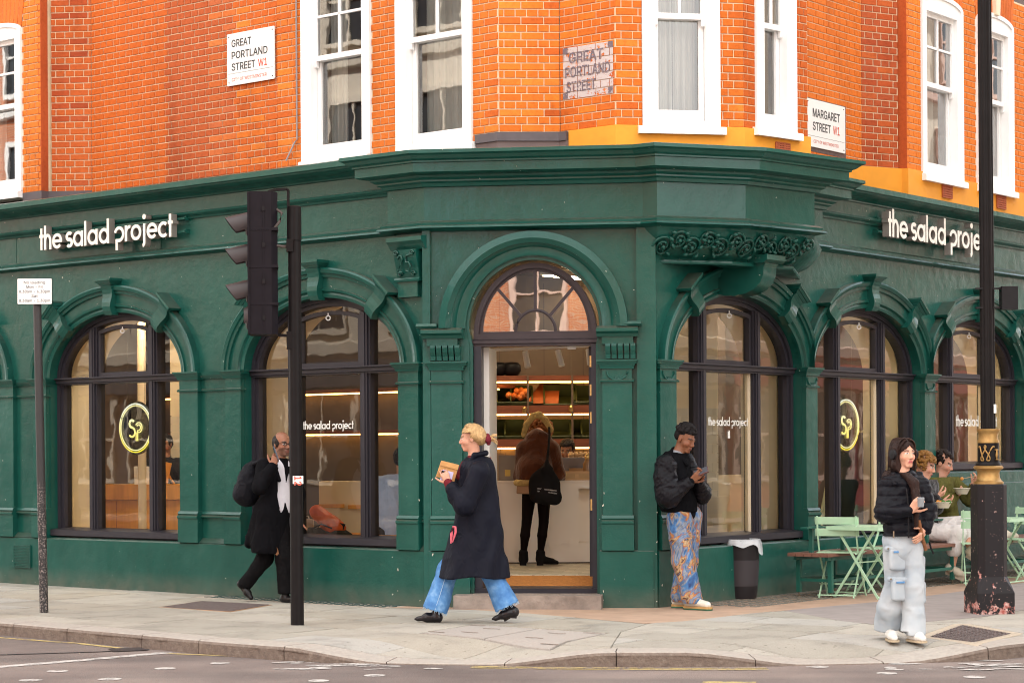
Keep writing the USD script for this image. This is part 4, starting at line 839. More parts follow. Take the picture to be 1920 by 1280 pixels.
def bil(q, s, t): return (q[0] * (1 - s) + q[3] * s) * (1 - t) + (q[1] * (1 - s) + q[2] * s) * t
m = MB()
for k in range(29): s = k / 28; a, b = bil(q, s, .01), bil(q, s, .99); m.bar((*a, zc + .001), (*b, zc + .001), .009, .006)
for k in range(34): t = k / 33; a, b = bil(q, .01, t), bil(q, .99, t); m.bar((*a, zc + .003), (*b, zc + .003), .009, .005)
part(c, 'mesh_bars', m, IRON, kind='stuff')
c, q, zc = cover(m2, 'manhole_cover', 'ribbed iron manhole cover near the lamp post base by the kerb', 'manhole cover', None, mat('cover_surround', (.40, .34, .26), .9, .1, 8))
for k in range(13):
    m = MB()
    for i in range(9):
        a = bil(q, (k + .5) / 13, (i + .35) / 9 * .94 + .02); b = bil(q, (k + .5) / 13 + .012 * (-1) ** i, (i + .95) / 9 * .94 + .02); m.bar((*a, pave_z(*a) + .001), (*b, pave_z(*b) + .001), .018, .010)
    part(c, 'rib_row', m, IRON, kind='stuff')
part(c, 'surround', drp(MB().plate(m2.buffer(.085, join_style=2).difference(m2.buffer(.032, join_style=2)), -.03, .0005)), mat('cover_concrete', (.45, .38, .29), .9, .12, 9))
mt = thing('inset_cover', 'large pale stone infilled inspection cover set in the paving before the step', 'inspection cover'); q = np.array(m1.exterior.coords)[:4]
CHIP = mat('terrazzo_infill', (.36, .325, .29), .85, .12, 45, bump=.4, bscale=120)
half = [Polygon([q[0], q[1], (q[1] + q[2]) / 2, (q[0] + q[3]) / 2]), Polygon([(q[0] + q[3]) / 2, (q[1] + q[2]) / 2, q[2], q[3]])]
for h in half: slab(h.buffer(-.004, join_style=2), mt, 'infill_panel', CHIP, top=.001)
for s, t in ((.25, .3), (.25, .7), (.75, .3), (.75, .7), (.06, .12), (.94, .12), (.06, .88), (.94, .88)):
    a, b = bil(q, s - .06, t), bil(q, s + .06, t + .02); z = float(pave_z(*a)) + .006; part(mt, 'lifting_slot', MB().bar((*a, z), (*b, z), .014, .002), JOINT)
# fallen bits on the pavement
# ================================================================ the streets' other sides (behind the camera; they shade the street and stand in the window reflections)
def block(name, label, fr, u0, u1, h, depth, body_m, trim_m, nwin, floors, bands=True):
    b = thing(name, label, 'building'); m = MB(fr); m.box(u0, u1, -depth, 0, -.12, h); part(b, 'wall', m, body_m)
    g = MB(fr)
    for k in range(floors):
        z = 4.6 + k * 3.6
        if bands: part(b, 'string_course', MB(fr).prof(u0, u1, [(0, z - .75), (.14, z - .70), (.16, z - .45), (0, z - .40)]), trim_m)
    w = (u1 - u0) / nwin
    part(b, 'cornice', MB(fr).prof(u0, u1, [(0, h - .6), (.5, h - .35), (.55, h), (0, h)]), trim_m)
    part(b, 'shopfront', MB(fr).prof(u0, u1, [(0, 0.0), (.08, 0.0), (.08, .7), (.03, .75), (.03, 3.0), (.25, 3.1), (.25, 3.7), (0, 3.75)]), SHOPC[{'red_brick_terrace': 2, 'far_stone_house': 0}.get(name, 1)])
    for i in range(nwin):
        for k in range(-1, floors):
            uc = u0 + w * (i + .5); z = 4.5 + k * 3.6 if k >= 0 else .85; hh = 2.1; hw = w * (.24 if k >= 0 else .38)
            fm = MB(fr).poly(sbox(uc - hw - .12, z - .12, uc + hw + .12, z + hh + .16).difference(sbox(uc - hw, z, uc + hw, z + hh)), .01, .12); fm.box(uc - .03, uc + .03, .03, .08, z, z + hh); fm.box(uc - hw, uc + hw, .03, .08, z + hh * .5 - .03, z + hh * .5 + .03)
            wp = part(b, 'window', fm, trim_m); part(wp, 'pane', MB(fr).box(uc - hw, uc + hw, .015, .03, z, z + hh), FARGLASS)
    return b
FARGLASS = mat('far_glass', (.035, .04, .045), .08, .2, 2)
SHOPC = [mat('far_shop_red', (.32, .04, .035), .4), mat('far_shop_dark', (.06, .06, .07), .4), mat('far_shop_cream', (.55, .50, .42), .5)]
far_brick = usdkit.material(stage, lookpath('far_brick'), {'g': ('geometry', {}), 'sp': ('separate_xyz', {}), 'du': ('math', {'math_type': 'add'}), 'mp': ('combine_xyz', {}), 'b': ('brick_texture', {'color1': (.40, .11, .045), 'color2': (.50, .16, .06), 'mortar': (.45, .36, .28), 'scale': 1., 'mortar_size': .008, 'brick_width': .31, 'row_height': .075}), 'p': ('principled_bsdf', {'roughness': .85})},
    [('g.position', 'sp.vector'), ('sp.x', 'du.value1'), ('sp.y', 'du.value2'), ('du.value', 'mp.x'), ('sp.z', 'mp.y'), ('mp.vector', 'b.vector'), ('b.color', 'p.base_color')], surface='p.BSDF')
STONE = mat('portland_stone', (.56, .50, .41), .85, .14, 1.5, bump=.2, bscale=12)
STONEP = mat('pink_stone', (.60, .43, .36), .85, .1, 1.5)
oL = Fr(FL.loc(0, 21.), -FL.u); oR = Fr(FRt.loc(0, 15.5), -FRt.u)
block('red_brick_terrace', 'red brick terrace with pale stone bands across the wide street', oL, 1.0, 15.0, 15.5, 8, far_brick, STONEP, 5, 3)
block('stone_terrace', 'pale stone terrace farther along the wide street', oL, 15.02, 33.0, 17.0, 8, STONE, STONE, 6, 3)
block('brick_mansion', 'tall red brick mansion with white windows at the far end of the wide street', oL, 33.04, 60.0, 16., 8, far_brick, WHITE_FRAME, 9, 3)
block('beige_stone_house', 'beige stone house with columns across the side street', oR, -26., -1.0, 16., 8, STONE, STONE, 8, 3)
block('far_stone_house', 'stone house farther along the side street', oR, -60, -26.04, 15., 8, STONE, STONEP, 11, 3)
block('neighbour_terrace', 'unseen terrace added beyond the right edge of the shop to block the sun', FRt.shift(-.05), 9.5, 40., 22., 8, far_brick, WHITE_FRAME, 9, 3)  # unseen block added to stop sun leaking onto the ground at the right
block('neighbour_house', 'unseen house added beyond the left edge of the shop to block the sun', FL.shift(-.3), -44., -9.7, 22., 8, far_brick, STONE, 9, 3)  # unseen, added as the matching sun block on the left
oD = Fr((11., -9.5), (-1.0, -.12)); block('corner_mansion', 'red brick corner mansion diagonally across the crossroads', oD, 0, 22., 16., 9, far_brick, STONEP, 8, 3)
# ================================================================ INSIDE THE SHOP
FZ, CZ = .272, 3.62
IN_FLOOR = usdkit.material(stage, lookpath('shop_floor_tile'), {'g': ('geometry', {}), 'mp': ('mapping', {'rotation': (0, 0, .45)}), 'b': ('brick_texture', {'color1': (.42, .37, .27), 'color2': (.47, .42, .31), 'mortar': (.16, .13, .10), 'scale': 1., 'mortar_size': .004, 'brick_width': .2, 'row_height': .1, 'offset': .5}), 'p': ('principled_bsdf', {'roughness': .45})},
    [('g.position', 'mp.vector'), ('mp.vector', 'b.vector'), ('b.color', 'p.base_color')], surface='p.BSDF')
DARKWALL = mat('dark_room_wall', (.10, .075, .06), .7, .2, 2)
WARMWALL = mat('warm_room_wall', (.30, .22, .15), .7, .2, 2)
CEIL = mat('shop_ceiling', (.40, .33, .26), .8, .08, 2)
WOOD = mat('counter_oak', (.66, .30, .055), .45, .22, 3, stretch=(5, 5, .5), bump=.1)
WOOD_DK = mat('shelf_mahogany', (.20, .058, .024), .5, .25, 5, stretch=(.5, .5, 6))
WOOD_LT = mat('pale_wood', (.48, .29, .13), .5, .2, 6, stretch=(.5, 2, 6))
STEEL = mat('back_steel', (.22, .17, .12), .32, .12, 3, metal=.7)
LED = mat_emit('warm_led', (1.0, .48, .12), 2.6)
CORIAN = mat('counter_white', (.74, .65, .54), .5, .04, 2)
TILE_W = mat('white_tile', (.62, .56, .45), .25, .05, 5)
inner_pts = [FL.loc(-9.6, -.73), FL.loc(.15, -.73), FRt.loc(.35, -.73), FRt.loc(9.4, -.73), FRt.loc(9.4, -4.2), np.array([2.6, 26.2]), np.array([.9, 25.6]), FL.loc(-3.0, -4.6), FL.loc(-9.6, -4.6)]
fl_pts = [FL.loc(-9.6, -.25), FL.loc(-.2, -.25), FD.loc(.42, -.62), FD.loc(1.65, -.62), FRt.loc(.2, -.25), FRt.loc(9.4, -.25)] + inner_pts[4:]
part(bld, 'interior_floor', MB().plate(Polygon([tuple(p) for p in fl_pts]).buffer(0), .14, FZ), IN_FLOOR)
part(bld, 'interior_ceiling', MB().plate(Polygon([tuple(p) for p in fl_pts]).buffer(.1), CZ, CZ + .1), CEIL)
bp = inner_pts[3:]
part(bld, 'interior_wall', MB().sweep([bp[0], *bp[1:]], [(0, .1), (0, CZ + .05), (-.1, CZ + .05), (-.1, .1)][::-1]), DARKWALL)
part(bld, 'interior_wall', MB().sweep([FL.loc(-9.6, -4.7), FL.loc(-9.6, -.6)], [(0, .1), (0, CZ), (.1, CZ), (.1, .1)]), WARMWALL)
part(bld, 'interior_wall', MB(FL).box(-9.7, -.2, -.70, -.27, 3.60, 4.1).box(-.5, .0, -.7, -.27, .27, 3.7), CREAM)
part(bld, 'interior_wall', MB(FRt).box(.25, 9.4, -.70, -.27, 3.60, 4.1), CREAM)
def fbox(px0, px1, d0, d1, z0, z1, m=None):
    """A box square to the shop counter, between two sight lines, from depth d0 to d1."""
    m = m or MB(); x0, x1 = ray(px0, 847)[0] * d0, ray(px1, 847)[0] * d0; m.box(x0, x1, d0, d1, z0, z1); return m
def Z(py, d, px=960): return EYE + ray(px, py)[1] * d
fd = FD.shift(-.63); nk = 0
FTILE = [mat('floor_tile_a', (.40, .34, .23), .4, .1, 6), mat('floor_tile_b', (.46, .40, .28), .4, .1, 6), mat('floor_tile_c', (.35, .30, .20), .4, .1, 6)]
for r_ in range(24):
    for c_ in range(9):
        u = .20 + c_ * .20 + (.1 if r_ % 2 else 0); n0 = -.002 - r_ * .092
        part(bld, 'floor_tile', MB(fd).prof(u + .003, u + .197, [(n0 - .086, FZ), (n0, FZ), (n0, FZ + .004), (n0 - .003, FZ + .006), (n0 - .083, FZ + .006), (n0 - .086, FZ + .004)]), FTILE[(r_ * 7 + c_ * 5) % 3])
# service counter with moulded lettering
sc = thing('service_counter', 'white serving counter with raised lettering seen through the open door', 'counter')
cd = 22.95; ct = 1.165
fbox(880, 1145, cd, cd + .75, FZ, ct, None)
m = MB(); x0, x1 = ray(860, 847)[0] * cd, ray(1160, 847)[0] * cd; xn0, xn1 = ray(1087, 847)[0] * cd, ray(1160, 847)[0] * cd
m.box(x0, xn0, cd, cd + .75, FZ + .02, ct - .002); m.box(xn0, x1, cd + .28, cd + .75, FZ + .02, ct - .002); m.box(xn0, x1, cd, cd + .28, FZ + .02, .50); m.box(xn0, x1, cd, cd + .28, ct - .07, ct - .002)
part(sc, 'counter_front', m, CORIAN); part(sc, 'counter_top', MB().box(x0 - .02, x1 + .02, cd - .015, cd + .77, ct, ct + .02), CORIAN); part(sc, 'kickboard', MB().box(x0 + .02, x1 - .02, cd + .02, cd + .7, FZ, FZ + .02), DARKWALL)
# --- the shop's logo letters as strokes
def arcp(cx, cy, r, a0, a1, n=20, ry=None): t = np.radians(np.linspace(a0, a1, n)); return [(cx + r * math.cos(x), cy + (ry or r) * math.sin(x)) for x in t]
def logo(xh=1.0, w=.205):
    """Lower-case geometric lettering, x-height 1: lists of (letter, polygon)."""
    r = .5 - w / 2; out = []; x = 0.; B = lambda *ls: unary_union([LineString(l).buffer(w / 2, cap_style=2) for l in ls])
    for ch in 'the salad project':
        if ch == ' ': x += .34; continue
        if ch == 't': g = B([(x + .22, 0), (x + .22, 1.42)], [(x + .02, .9), (x + .46, .9)]); adv = .50
        elif ch == 'h': g = B([(x + w / 2, 0), (x + w / 2, 1.58)], arcp(x + w / 2 + .27, .5, .27, 180, 0, ry=r + .03)[:] + [(x + w / 2 + .54, 0)]); adv = .54 + w + .10
        elif ch == 'e': g = B(arcp(x + .5, .5, r, 0, 318), [(x + .5 - r, .5), (x + .5 + r + w / 2, .5)]); adv = 1.06
        elif ch == 's': g = B(arcp(x + .34, .5 + r / 2, r / 2 + .02, 40, 270) + arcp(x + .34, .5 - r / 2, r / 2 + .02, 90, -140)); g = affinity.scale(g, 1.15, 1., origin=(x + .34, .5)); adv = .72
        elif ch == 'a': g = B(arcp(x + .5, .5, r, 0, 360), [(x + .5 + r, 0), (x + .5 + r, 1)]); adv = 1.12
        elif ch == 'l': g = B([(x + w / 2, 0), (x + w / 2, 1.58)]); adv = w + .12
        elif ch == 'd': g = B(arcp(x + .5, .5, r, 0, 360), [(x + .5 + r, 0), (x + .5 + r, 1.58)]); adv = 1.12
        elif ch == 'p': g = B(arcp(x + .52, .5, r, 165, -90) + [(x + .20, .5 - r)], [(x + .20 + w / 2 - .02, .5 - r - w / 2 + w), (x + .20 + w / 2 - .02, -.50)]); adv = 1.08
        elif ch == 'r': g = B([(x + w / 2, 0), (x + w / 2, 1)], arcp(x + .44, .5, .44 - w / 2, 180, 75, ry=r)); adv = .56
        elif ch == 'o': g = B(arcp(x + .5, .5, r, 0, 360)); adv = 1.06
        elif ch == 'j': g = B([(x + .22, 1), (x + .22, -.18)] + arcp(x + .02, -.18, .20, 0, -75, 8)); g = g.union(Point(x + .22, 1.42).buffer(.165)); adv = .46
        elif ch == 'c': g = B(arcp(x + .5, .5, r, 48, 312)); adv = .90
        out.append((ch, g)); x += adv
    return out, x
LOGO, LOGO_W = logo()
def lettering(parent, fr, u0, u1, z0, n0, n1, m, name='letter', joined=False, hratio=1.0):
    s = (u1 - u0) / LOGO_W; J = MB(fr)
    for ch, g in LOGO:
        q = affinity.affine_transform(g, [s, 0, 0, s * hratio, u0, z0])
        if joined: J.poly(q, n0, n1)
        else: part(parent, name, MB(fr).poly(q, n0, n1), m)
    if joined: return part(parent, name, J, m)
FC = Fr((ray(860, 847)[0] * cd, cd), (1, 0)); xm = lambda px: (ray(px, 847)[0] - ray(860, 847)[0]) * cd
lettering(sc, FC, xm(838), xm(1076), .405, -.002, .008, CORIAN, 'raised_letter', hratio=1.0)
# back shelving
bd = 24.35
sh = thing('back_shelving', 'tall mahogany shelving with warm strip lights behind the counter', 'shelving')
X = lambda px, d=bd: ray(px, 847)[0] * d
part(sh, 'back_panel', MB().box(X(850), X(1180), bd + .55, bd + .6, FZ, 3.6), STEEL)
for k, (pa, pb) in enumerate(((704, 714), (760, 775), (823, 838), (905, 915))):
    z0, z1 = Z(pb, bd), Z(pa, bd); part(sh, 'shelf', MB().box(X(850), X(1180), bd, bd + .55, z0, z1), WOOD_DK)
    if k < 3: part(sh, 'light_strip', MB().box(X(870), X(1170), bd + .05, bd + .09, z0 - .022, z0 - .004), LED)
for px in (906, 993, 1076, 1140): part(sh, 'upright', MB().box(X(px) - .012, X(px) + .012, bd - .02, bd + .012, FZ, 3.5), STEEL)
for px in (940, 1025, 1100): part(sh, 'panel_joint', MB().box(X(px) - .004, X(px) + .004, bd + .543, bd + .551, 1.2, 3.5), DARKWALL)
for px, py in ((986, 769), (1073, 767)): m = MB(); m.lathe((X(px), bd - .06, Z(py, bd) - .03), [(0, 0), (.022, .0), (.03, .05), (.02, .07), (0, .075)], 10); part(sh, 'picture_light', m, BRASS)
CRATE = mat('green_crate', (.035, .055, .018), .5, .2, 9)
def crate(px, z, label, w=.44, grp=None, tilt=.42, d=bd + .22):
    c = thing('vegetable_crate', label, 'crate', (X(px, bd), d, z), 0, grp); r = lambda y, h: (y * math.cos(tilt) - h * math.sin(tilt), y * math.sin(tilt) + h * math.cos(tilt))
    m = MB(); H, D, T = .17, .36, .012
    def q(x0, x1, y0, y1, h0, h1):
        v = [(x, *r(y, h)) for x in (x0, x1) for y in (y0, y1) for h in (h0, h1)]; m.add(v, [(0, 1, 3, 2), (4, 6, 7, 5), (0, 4, 5, 1), (2, 3, 7, 6), (0, 2, 6, 4), (1, 5, 7, 3)])
    y0, y1 = -.18, .18
    q(-w / 2, w / 2, y0, y1, 0, T); q(-w / 2, w / 2, y0, y0 + T, 0, H * .6); q(-w / 2, w / 2, y1 - T, y1, 0, H); q(-w / 2, -w / 2 + T, y0, y1, 0, H * .8); q(w / 2 - T, w / 2, y0, y1, 0, H * .8)
    part(c, 'tray', m, CRATE)
    m = MB()
    for k in range(8): x = -w / 2 + .03 + k * (w - .06) / 7; q(x - .006, x + .006, y0 - .006, y0 + .002, .01, H * .58)
    for h in (.03, .09): q(-w / 2, w / 2, y0 - .007, y0 + .002, h, h + .014)
    part(c, 'lattice', m, CRATE)
    part(c, 'rim', MB().tube([(-w / 2, *r(y0, H * .62)), (w / 2, *r(y0, H * .62)), (w / 2, *r(y1, H * .9)), (-w / 2, *r(y1, H * .9)), (-w / 2, *r(y0, H * .62))], .011, 5), CRATE); return c
zs1, zs2 = Z(758, bd), Z(822, bd)
crate(929, zs1, 'empty dark green crate left of the crate of oranges', .40); crate(968, zs1, 'dark green crate filled with oranges on the middle shelf', .42)
crate(1054, zs1, 'tilted green crate on the middle shelf right of the bare boards', .38, tilt=.55); crate(1112, zs1, 'green crate on the middle shelf at the door edge', .40)
for px, t in ((918, 'leftmost green crate on the lower shelf behind the blonde walker'), (953, 'green crate on the lower shelf left of the bending customer'), (1062, 'green crate on the lower shelf just above the shop worker'), (1105, 'green crate on the lower shelf at the right door edge')): crate(px, zs2, t, .40)
part(sh, 'sloping_board', MB().add([(X(988), bd + .02, zs1 + .01), (X(1050), bd + .02, zs1 + .01), (X(1055), bd + .5, zs1 + .26), (X(1018), bd + .5, zs1 + .26)], [(0, 1, 2, 3)]), mat('red_board', (.34, .10, .035), .6))
ORANGE = mat('orange_peel', (.62, .20, .05), .5, .2, 40, bump=.2, bscale=200)
og = thing('oranges', 'heap of oranges in the green crate on the shelf', 'fruit', kind=None)
for i, (px, py) in enumerate(((957, 741), (967, 742), (975, 736), (982, 739), (972, 733), (980, 732), (988, 734), (986, 741), (963, 745), (978, 744))):
    m = MB(); m.sphere((0, 0, 0), .040, 2); o = m; c = at(px, py, bd + .16 + .05 * (i % 3)); part(og, 'orange', MB().sphere(c, .040, 2), ORANGE, smooth=True)
# two dark bowls on the top shelf
for px, l in ((936, 'dark pot on the top shelf, left of two'), (962, 'dark pot on the top shelf, right of two')):
    c = at(px, 704, bd + .2); b = thing('dark_pot', l, 'pot', c); part(b, 'bowl', MB().lathe((0, 0, 0), [(0, 0), (.07, 0), (.11, .05), (.105, .12), (.08, .15), (0, .16)], 18), BLACKP, smooth=True)
# ceiling track with three spot heads
tr = thing('track_light', 'ceiling track carrying pale cylinder spotlights over the counter', 'track light'); d = 22.2
m = MB(); a, b = at(905, 657, d), at(1110, 648, d + .4); m.bar(a, b, .035, .03); part(tr, 'track', m, WHITE_PAINT); part(tr, 'track_hanger', MB().bar(a * [.5, .5, .5] + b * [.5, .5, .5], (a + b) / 2 + [0, 0, .9], .01, .01), WHITE_PAINT)
for (x0, y0, x1, y1) in ((926, 661, 929, 690), (987, 659, 992, 688), (1048, 657, 1056, 686), (1106, 655, 1109, 683)):
    p, q = at(x0, y0, d), at(x1, y1, d - .05); m = MB(); m.tube([p, p * .15 + q * .85, q], [.032, .032, .032], 14); part(tr, 'spot_head', m, WHITE_PAINT, smooth=35)
# goods on the counter
cz = ct + .02
KRAFT = mat('kraft_card', (.42, .27, .13), .8, .12, 8)
ob = thing('menu_board_clip', 'small pale wooden notice propped on the counter', 'notice', at(918, 905, cd + .2) * [1, 1, 0] + [0, 0, cz]); part(ob, 'board', MB().box(-.10, .10, .0, .02, 0, .52), KRAFT)
ob = thing('card_box', 'brown card box on the counter left of the bending customer', 'box', (X(932, cd), cd + .2, cz)); part(ob, 'carton', MB().box(-.10, .10, 0, .2, 0, .30), KRAFT)
ob = thing('display_case', 'smoky clear display box with yellow labels on the counter', 'display box', (X(954, cd), cd + .15, cz)); part(ob, 'case', MB().box(-.10, .10, 0, .2, 0, .28), mat('smoky_acrylic', (.20, .17, .13), .2)); part(ob, 'label', MB().box(-.03, .03, -.004, 0, .05, .12), mat('label_gold', (.5, .36, .08), .6))
ob = thing('snack_tray', 'low wooden snack tray with pattern on the counter', 'tray', (X(1084, cd), cd + .05, cz))
m = MB(); m.box(-.20, .20, 0, .014, 0, .10); m.box(-.20, .20, .2, .214, 0, .10); m.box(-.20, -.186, .014, .2, 0, .10); m.box(.186, .20, .014, .2, 0, .10); m.box(-.186, .186, .014, .2, 0, .01); part(ob, 'tray', m, WOOD_LT); part(ob, 'paper_label', MB().box(-.15, -.02, -.003, 0, .02, .075).box(.02, .14, -.003, 0, .02, .075), KRAFT)
ob = thing('biscuit_stand', 'sloping wooden stand of small biscuit bags on the counter', 'stand', (X(1098, cd), cd + .30, cz))
m = MB(); m.add([(-.16, -.02, .06), (.16, -.02, .06), (.16, .22, .28), (-.16, .22, .28), (-.16, -.02, 0), (.16, -.02, 0), (.16, .22, 0), (-.16, .22, 0)], [(0, 1, 2, 3), (0, 4, 5, 1), (1, 5, 6, 2), (2, 6, 7, 3), (3, 7, 4, 0)]); part(ob, 'stand', m, WOOD_LT)
for i in range(6): part(ob, 'biscuit_bag', MB().sphere((-.13 + .052 * i, .14 + .02 * (i % 2), .28), .035, 1), KRAFT, smooth=True)
for px, l in ((1104, 'brass topped glass jar on the counter by the door edge'),):
    ob = thing('glass_jar', l, 'jar', (X(px, cd), cd + .12, cz + .10)); m = MB().lathe((0, 0, 0), [(0, 0), (.045, 0), (.048, .08), (.03, .11), (.028, .13), (0, .13)], 14); part(ob, 'jar', m, mat('jar_amber', (.25, .13, .05), .15), smooth=35); part(ob, 'stopper', MB().lathe((0, 0, .13), [(0, .0), (.026, 0), (.03, .03), (.015, .06), (0, .065)], 12), BRASS, smooth=True)
ob = thing('card_reader_screen', 'thin grey till screen on the counter before the worker', 'screen', (X(1076, cd), cd + .35, cz)); part(ob, 'panel', MB().obox((0, 0, .16), .32, .012, .20, (1, 0, .0), (0, 1, .5)), mat('till_grey', (.18, .18, .19), .3)); part(ob, 'foot', MB().box(-.02, .02, 0, .03, 0, .10), BLACKP)
FILL_DIM = mat_emit('dim_fill_glow', (1.0, .74, .45), 12.0); LAMP_AND_FILL = mat_emit('lamp_and_fill_glow', (1.0, .78, .52), 36.0)  # fill panels added to brighten the shop, save the middle right window's lamp
for u, nn, fr, l in ((-5.35, -1.15, FL, 'ceiling lamp panel over the oak counter'), (-1.6, -2.4, FL, 'ceiling lamp panel behind the bag window'), (2.2, -2.6, FRt, 'ceiling lamp panel behind the window of the phone user'), (4.6, -2.4, FRt, 'bright ceiling lamp seen in the top of the middle right window'), (7.2, -2.4, FRt, 'ceiling lamp panel behind the last window')):
    o = thing('ceiling_lamp', l, 'lamp'); part(o, 'diffuser', MB(fr).box(u - .45, u + .45, nn - .08, nn + .08, 3.44, 3.45), FILL_DIM if u in (-1.6, 2.2) else LAMP_AND_FILL); part(o, 'housing', MB(fr).box(u - .47, u + .47, nn - .10, nn + .10, 3.452, 3.52), WHITE_PAINT)
# --- left windows: oak counter
oc = thing('oak_counter', 'oak fronted counter behind the leftmost full window', 'counter'); d = 25.4
m = MB(); xa, xb = X(150, d), X(430, d); zt = Z(908, d, 250)
part(oc, 'front', MB().box(xa, xb, d, d + .6, FZ, zt - .19), WOOD); part(oc, 'top_band', MB().box(xa - .02, xb + .02, d - .03, d + .64, zt - .185, zt), WOOD)
for k in range(1, 4): part(oc, 'panel_joint', MB().box(xa + k * (xb - xa) / 4 - .003, xa + k * (xb - xa) / 4 + .003, d - .003, d + .01, FZ, zt - .2), WOOD_DK)
PAPER = mat('white_paper', (.72, .72, .70), .6, .03, 5)
for px, l in ((263, 'white menu card standing on the oak counter, left of the neon disc foot'), (280, 'white menu card standing on the oak counter beside its twin')):
    c = at(px, 908, d + .1); o = thing('menu_card', l, 'menu card', (c[0], c[1], zt)); part(o, 'card', MB().obox((0, 0, .11), .115, .012, .22, (1, 0, 0), (0, 1, .12)), PAPER); part(o, 'clip', MB().box(.06, .075, -.005, .02, 0, .22), WOOD_LT)
c = at(316, 908, d + .15); o = thing('wooden_easel', 'leaning wooden tablet easel on the oak counter', 'easel', (c[0], c[1], zt)); part(o, 'board', MB().obox((-.02, .0, .13), .10, .02, .28, (1, 0, -.25), (0, 1, .2)), WOOD); part(o, 'prop', MB().bar((-.03, .02, .18), (.07, .10, 0), .02, .02), WOOD)
def tiled_pillar(fr, u0, u1, n0, n1, zt, name='interior_pillar', rows=.1):
    p = part(bld, name, MB(fr).box(u0, u1, n0, n1, zt, CZ).box(u0 + .012, u1 - .012, n0 + .012, n1 - .012, FZ, zt), CREAM)
    k = 0; z = FZ
    while z < zt - .02:
        off = .0 if k % 2 else -.1
        for (a, b, horiz) in ((u0, u1, True),):
            x = a + off
            while x < b - .005:
                xa, xb = max(a, x) + .002, min(b, x + .2) - .002
                if xb - xa > .01: part(p, 'tile', MB(fr).box(xa, xb, n1 - .013, n1, z + .002, min(z + .098, zt)), TILE_W)
                x += .2
        for side, (c0, c1) in ((0, (u0, u0 + .013)), (1, (u1 - .013, u1))):
            x = n0 + (-.0 if k % 2 else -.1)
            while x < n1 - .015:
                xa, xb = max(n0, x) + .002, min(n1 - .014, x + .2) - .002
                if xb - xa > .01: part(p, 'tile', MB(fr).box(c0, c1, xa, xb, z + .002, min(z + .098, zt)), TILE_W)
                x += .2
        z += .1; k += 1
tiled_pillar(Fr(at(322, 800, 26.3)[:2], (1, 0)), 0, .42, -.4, 0, 1.98)
tiled_pillar(FRt.shift(-.95), 2.20, 2.62, -.40, 0, 1.96)
part(bld, 'interior_pillar', MB(FRt).box(4.42, 4.70, -1.35, -1.05, FZ, CZ), CREAM); part(bld, 'interior_column', MB().lathe((*FRt.loc(4.30, -.98), FZ), [(.045, 0), (.045, CZ - FZ)], 14), CREAM, smooth=True)
part(bld, 'interior_column', MB().lathe((at(268, 700, 24.95)[0], 24.95, FZ), [(.05, 0), (.05, CZ - FZ)], 14), CREAM, smooth=True)
# lit shelf in the depth behind the left windows
ls = thing('wall_shelf', 'long dim wall shelf with warm strip light behind the left windows', 'shelf'); fr = FL.shift(-4.55)
for z in (1.75, 2.28): part(ls, 'board', MB(fr).box(-9., -3.2, .0, .3, z, z + .04), WOOD_DK); part(ls, 'light_strip', MB(fr).box(-9., -3.2, .12, .15, z - .02, z - .002), LED)
ls = thing('wall_shelf', 'long dim wall shelf with warm strip light behind the right windows', 'shelf'); fr = Fr(FRt.loc(0, -4.15), FRt.u)
for z in (1.55, 2.25): part(ls, 'board', MB(fr).box(1.6, 9., .0, .3, z, z + .04), WOOD_DK); part(ls, 'light_strip', MB(fr).box(1.6, 9., .12, .15, z - .02, z - .002), LED)
for i in range(14): o = part(ls, 'bottle', MB().lathe((*fr.loc(2.0 + i * .45, .15), 1.59), [(0, 0), (.035, 0), (.035, .17), (.012, .22), (.012, .28), (0, .28)], 10), mat('bottle_red', (.25, .05, .04), .3) if i % 3 == 0 else STEEL, smooth=35)
# low cream counter and its rails behind the second left window
lc = thing('window_counter', 'low cream counter front with oak rails behind the bag window', 'counter'); d = 23.6
part(lc, 'front', MB().box(X(600, d), X(765, d), d, d + .4, FZ, Z(902, d, 690)), CREAM); part(lc, 'rail', MB().box(X(600, d), X(648, d), d - .05, d, Z(951, d, 690), Z(944, d, 690)), WOOD); part(lc, 'rail', MB().box(X(655, d), X(745, d), d - .05, d, Z(953, d, 690), Z(946, d, 690)), WOOD)
# window seat with bags
ws = thing('window_bench', 'low oak bench inside the bag window', 'bench'); part(ws, 'board', MB(FL).box(-2.5, -.4, -1.25, -.75, .60, .635), WOOD); part(ws, 'support', MB(FL).box(-2.45, -2.35, -1.2, -.8, FZ, .60).box(-.6, -.5, -1.2, -.8, FZ, .60), WOOD)
# low cream panels behind the right windows
lp = thing('low_partition', 'low cream partition inside the window beside the phone user', 'partition'); part(lp, 'panel', MB(FRt).box(FRt.at(1318, 950, -.95)[0], FRt.at(1372, 950, -.95)[0], -.97, -.95, FZ, FRt.at(1350, 930, -.95)[1]), CREAM); part(lp, 'foot', MB(FRt).box(1.2, 1.3, -1.1, -.8, FZ, FZ + .03), CREAM)
lp = thing('low_partition', 'low cream partition behind the neon disc in the right window', 'partition'); part(lp, 'panel', MB(FRt).box(3.2, 4.75, -1.75, -1.71, FZ, 1.22), CREAM); part(lp, 'foot', MB(FRt).box(3.3, 3.4, -1.9, -1.55, FZ, FZ + .03), CREAM)
PALEGREEN = mat('pale_green_board', (.46, .47, .30), .6, .06, 4)
lb = thing('leaning_board', 'pale green framed board leaning inside the right window', 'board'); a0, a1 = FRt.w(np.array([4.62, -.85, .62])), FRt.w(np.array([5.05, -.85, 1.72])); b0, b1 = FRt.w(np.array([5.75, -.85, .62])), FRt.w(np.array([5.9, -.85, 1.72]))
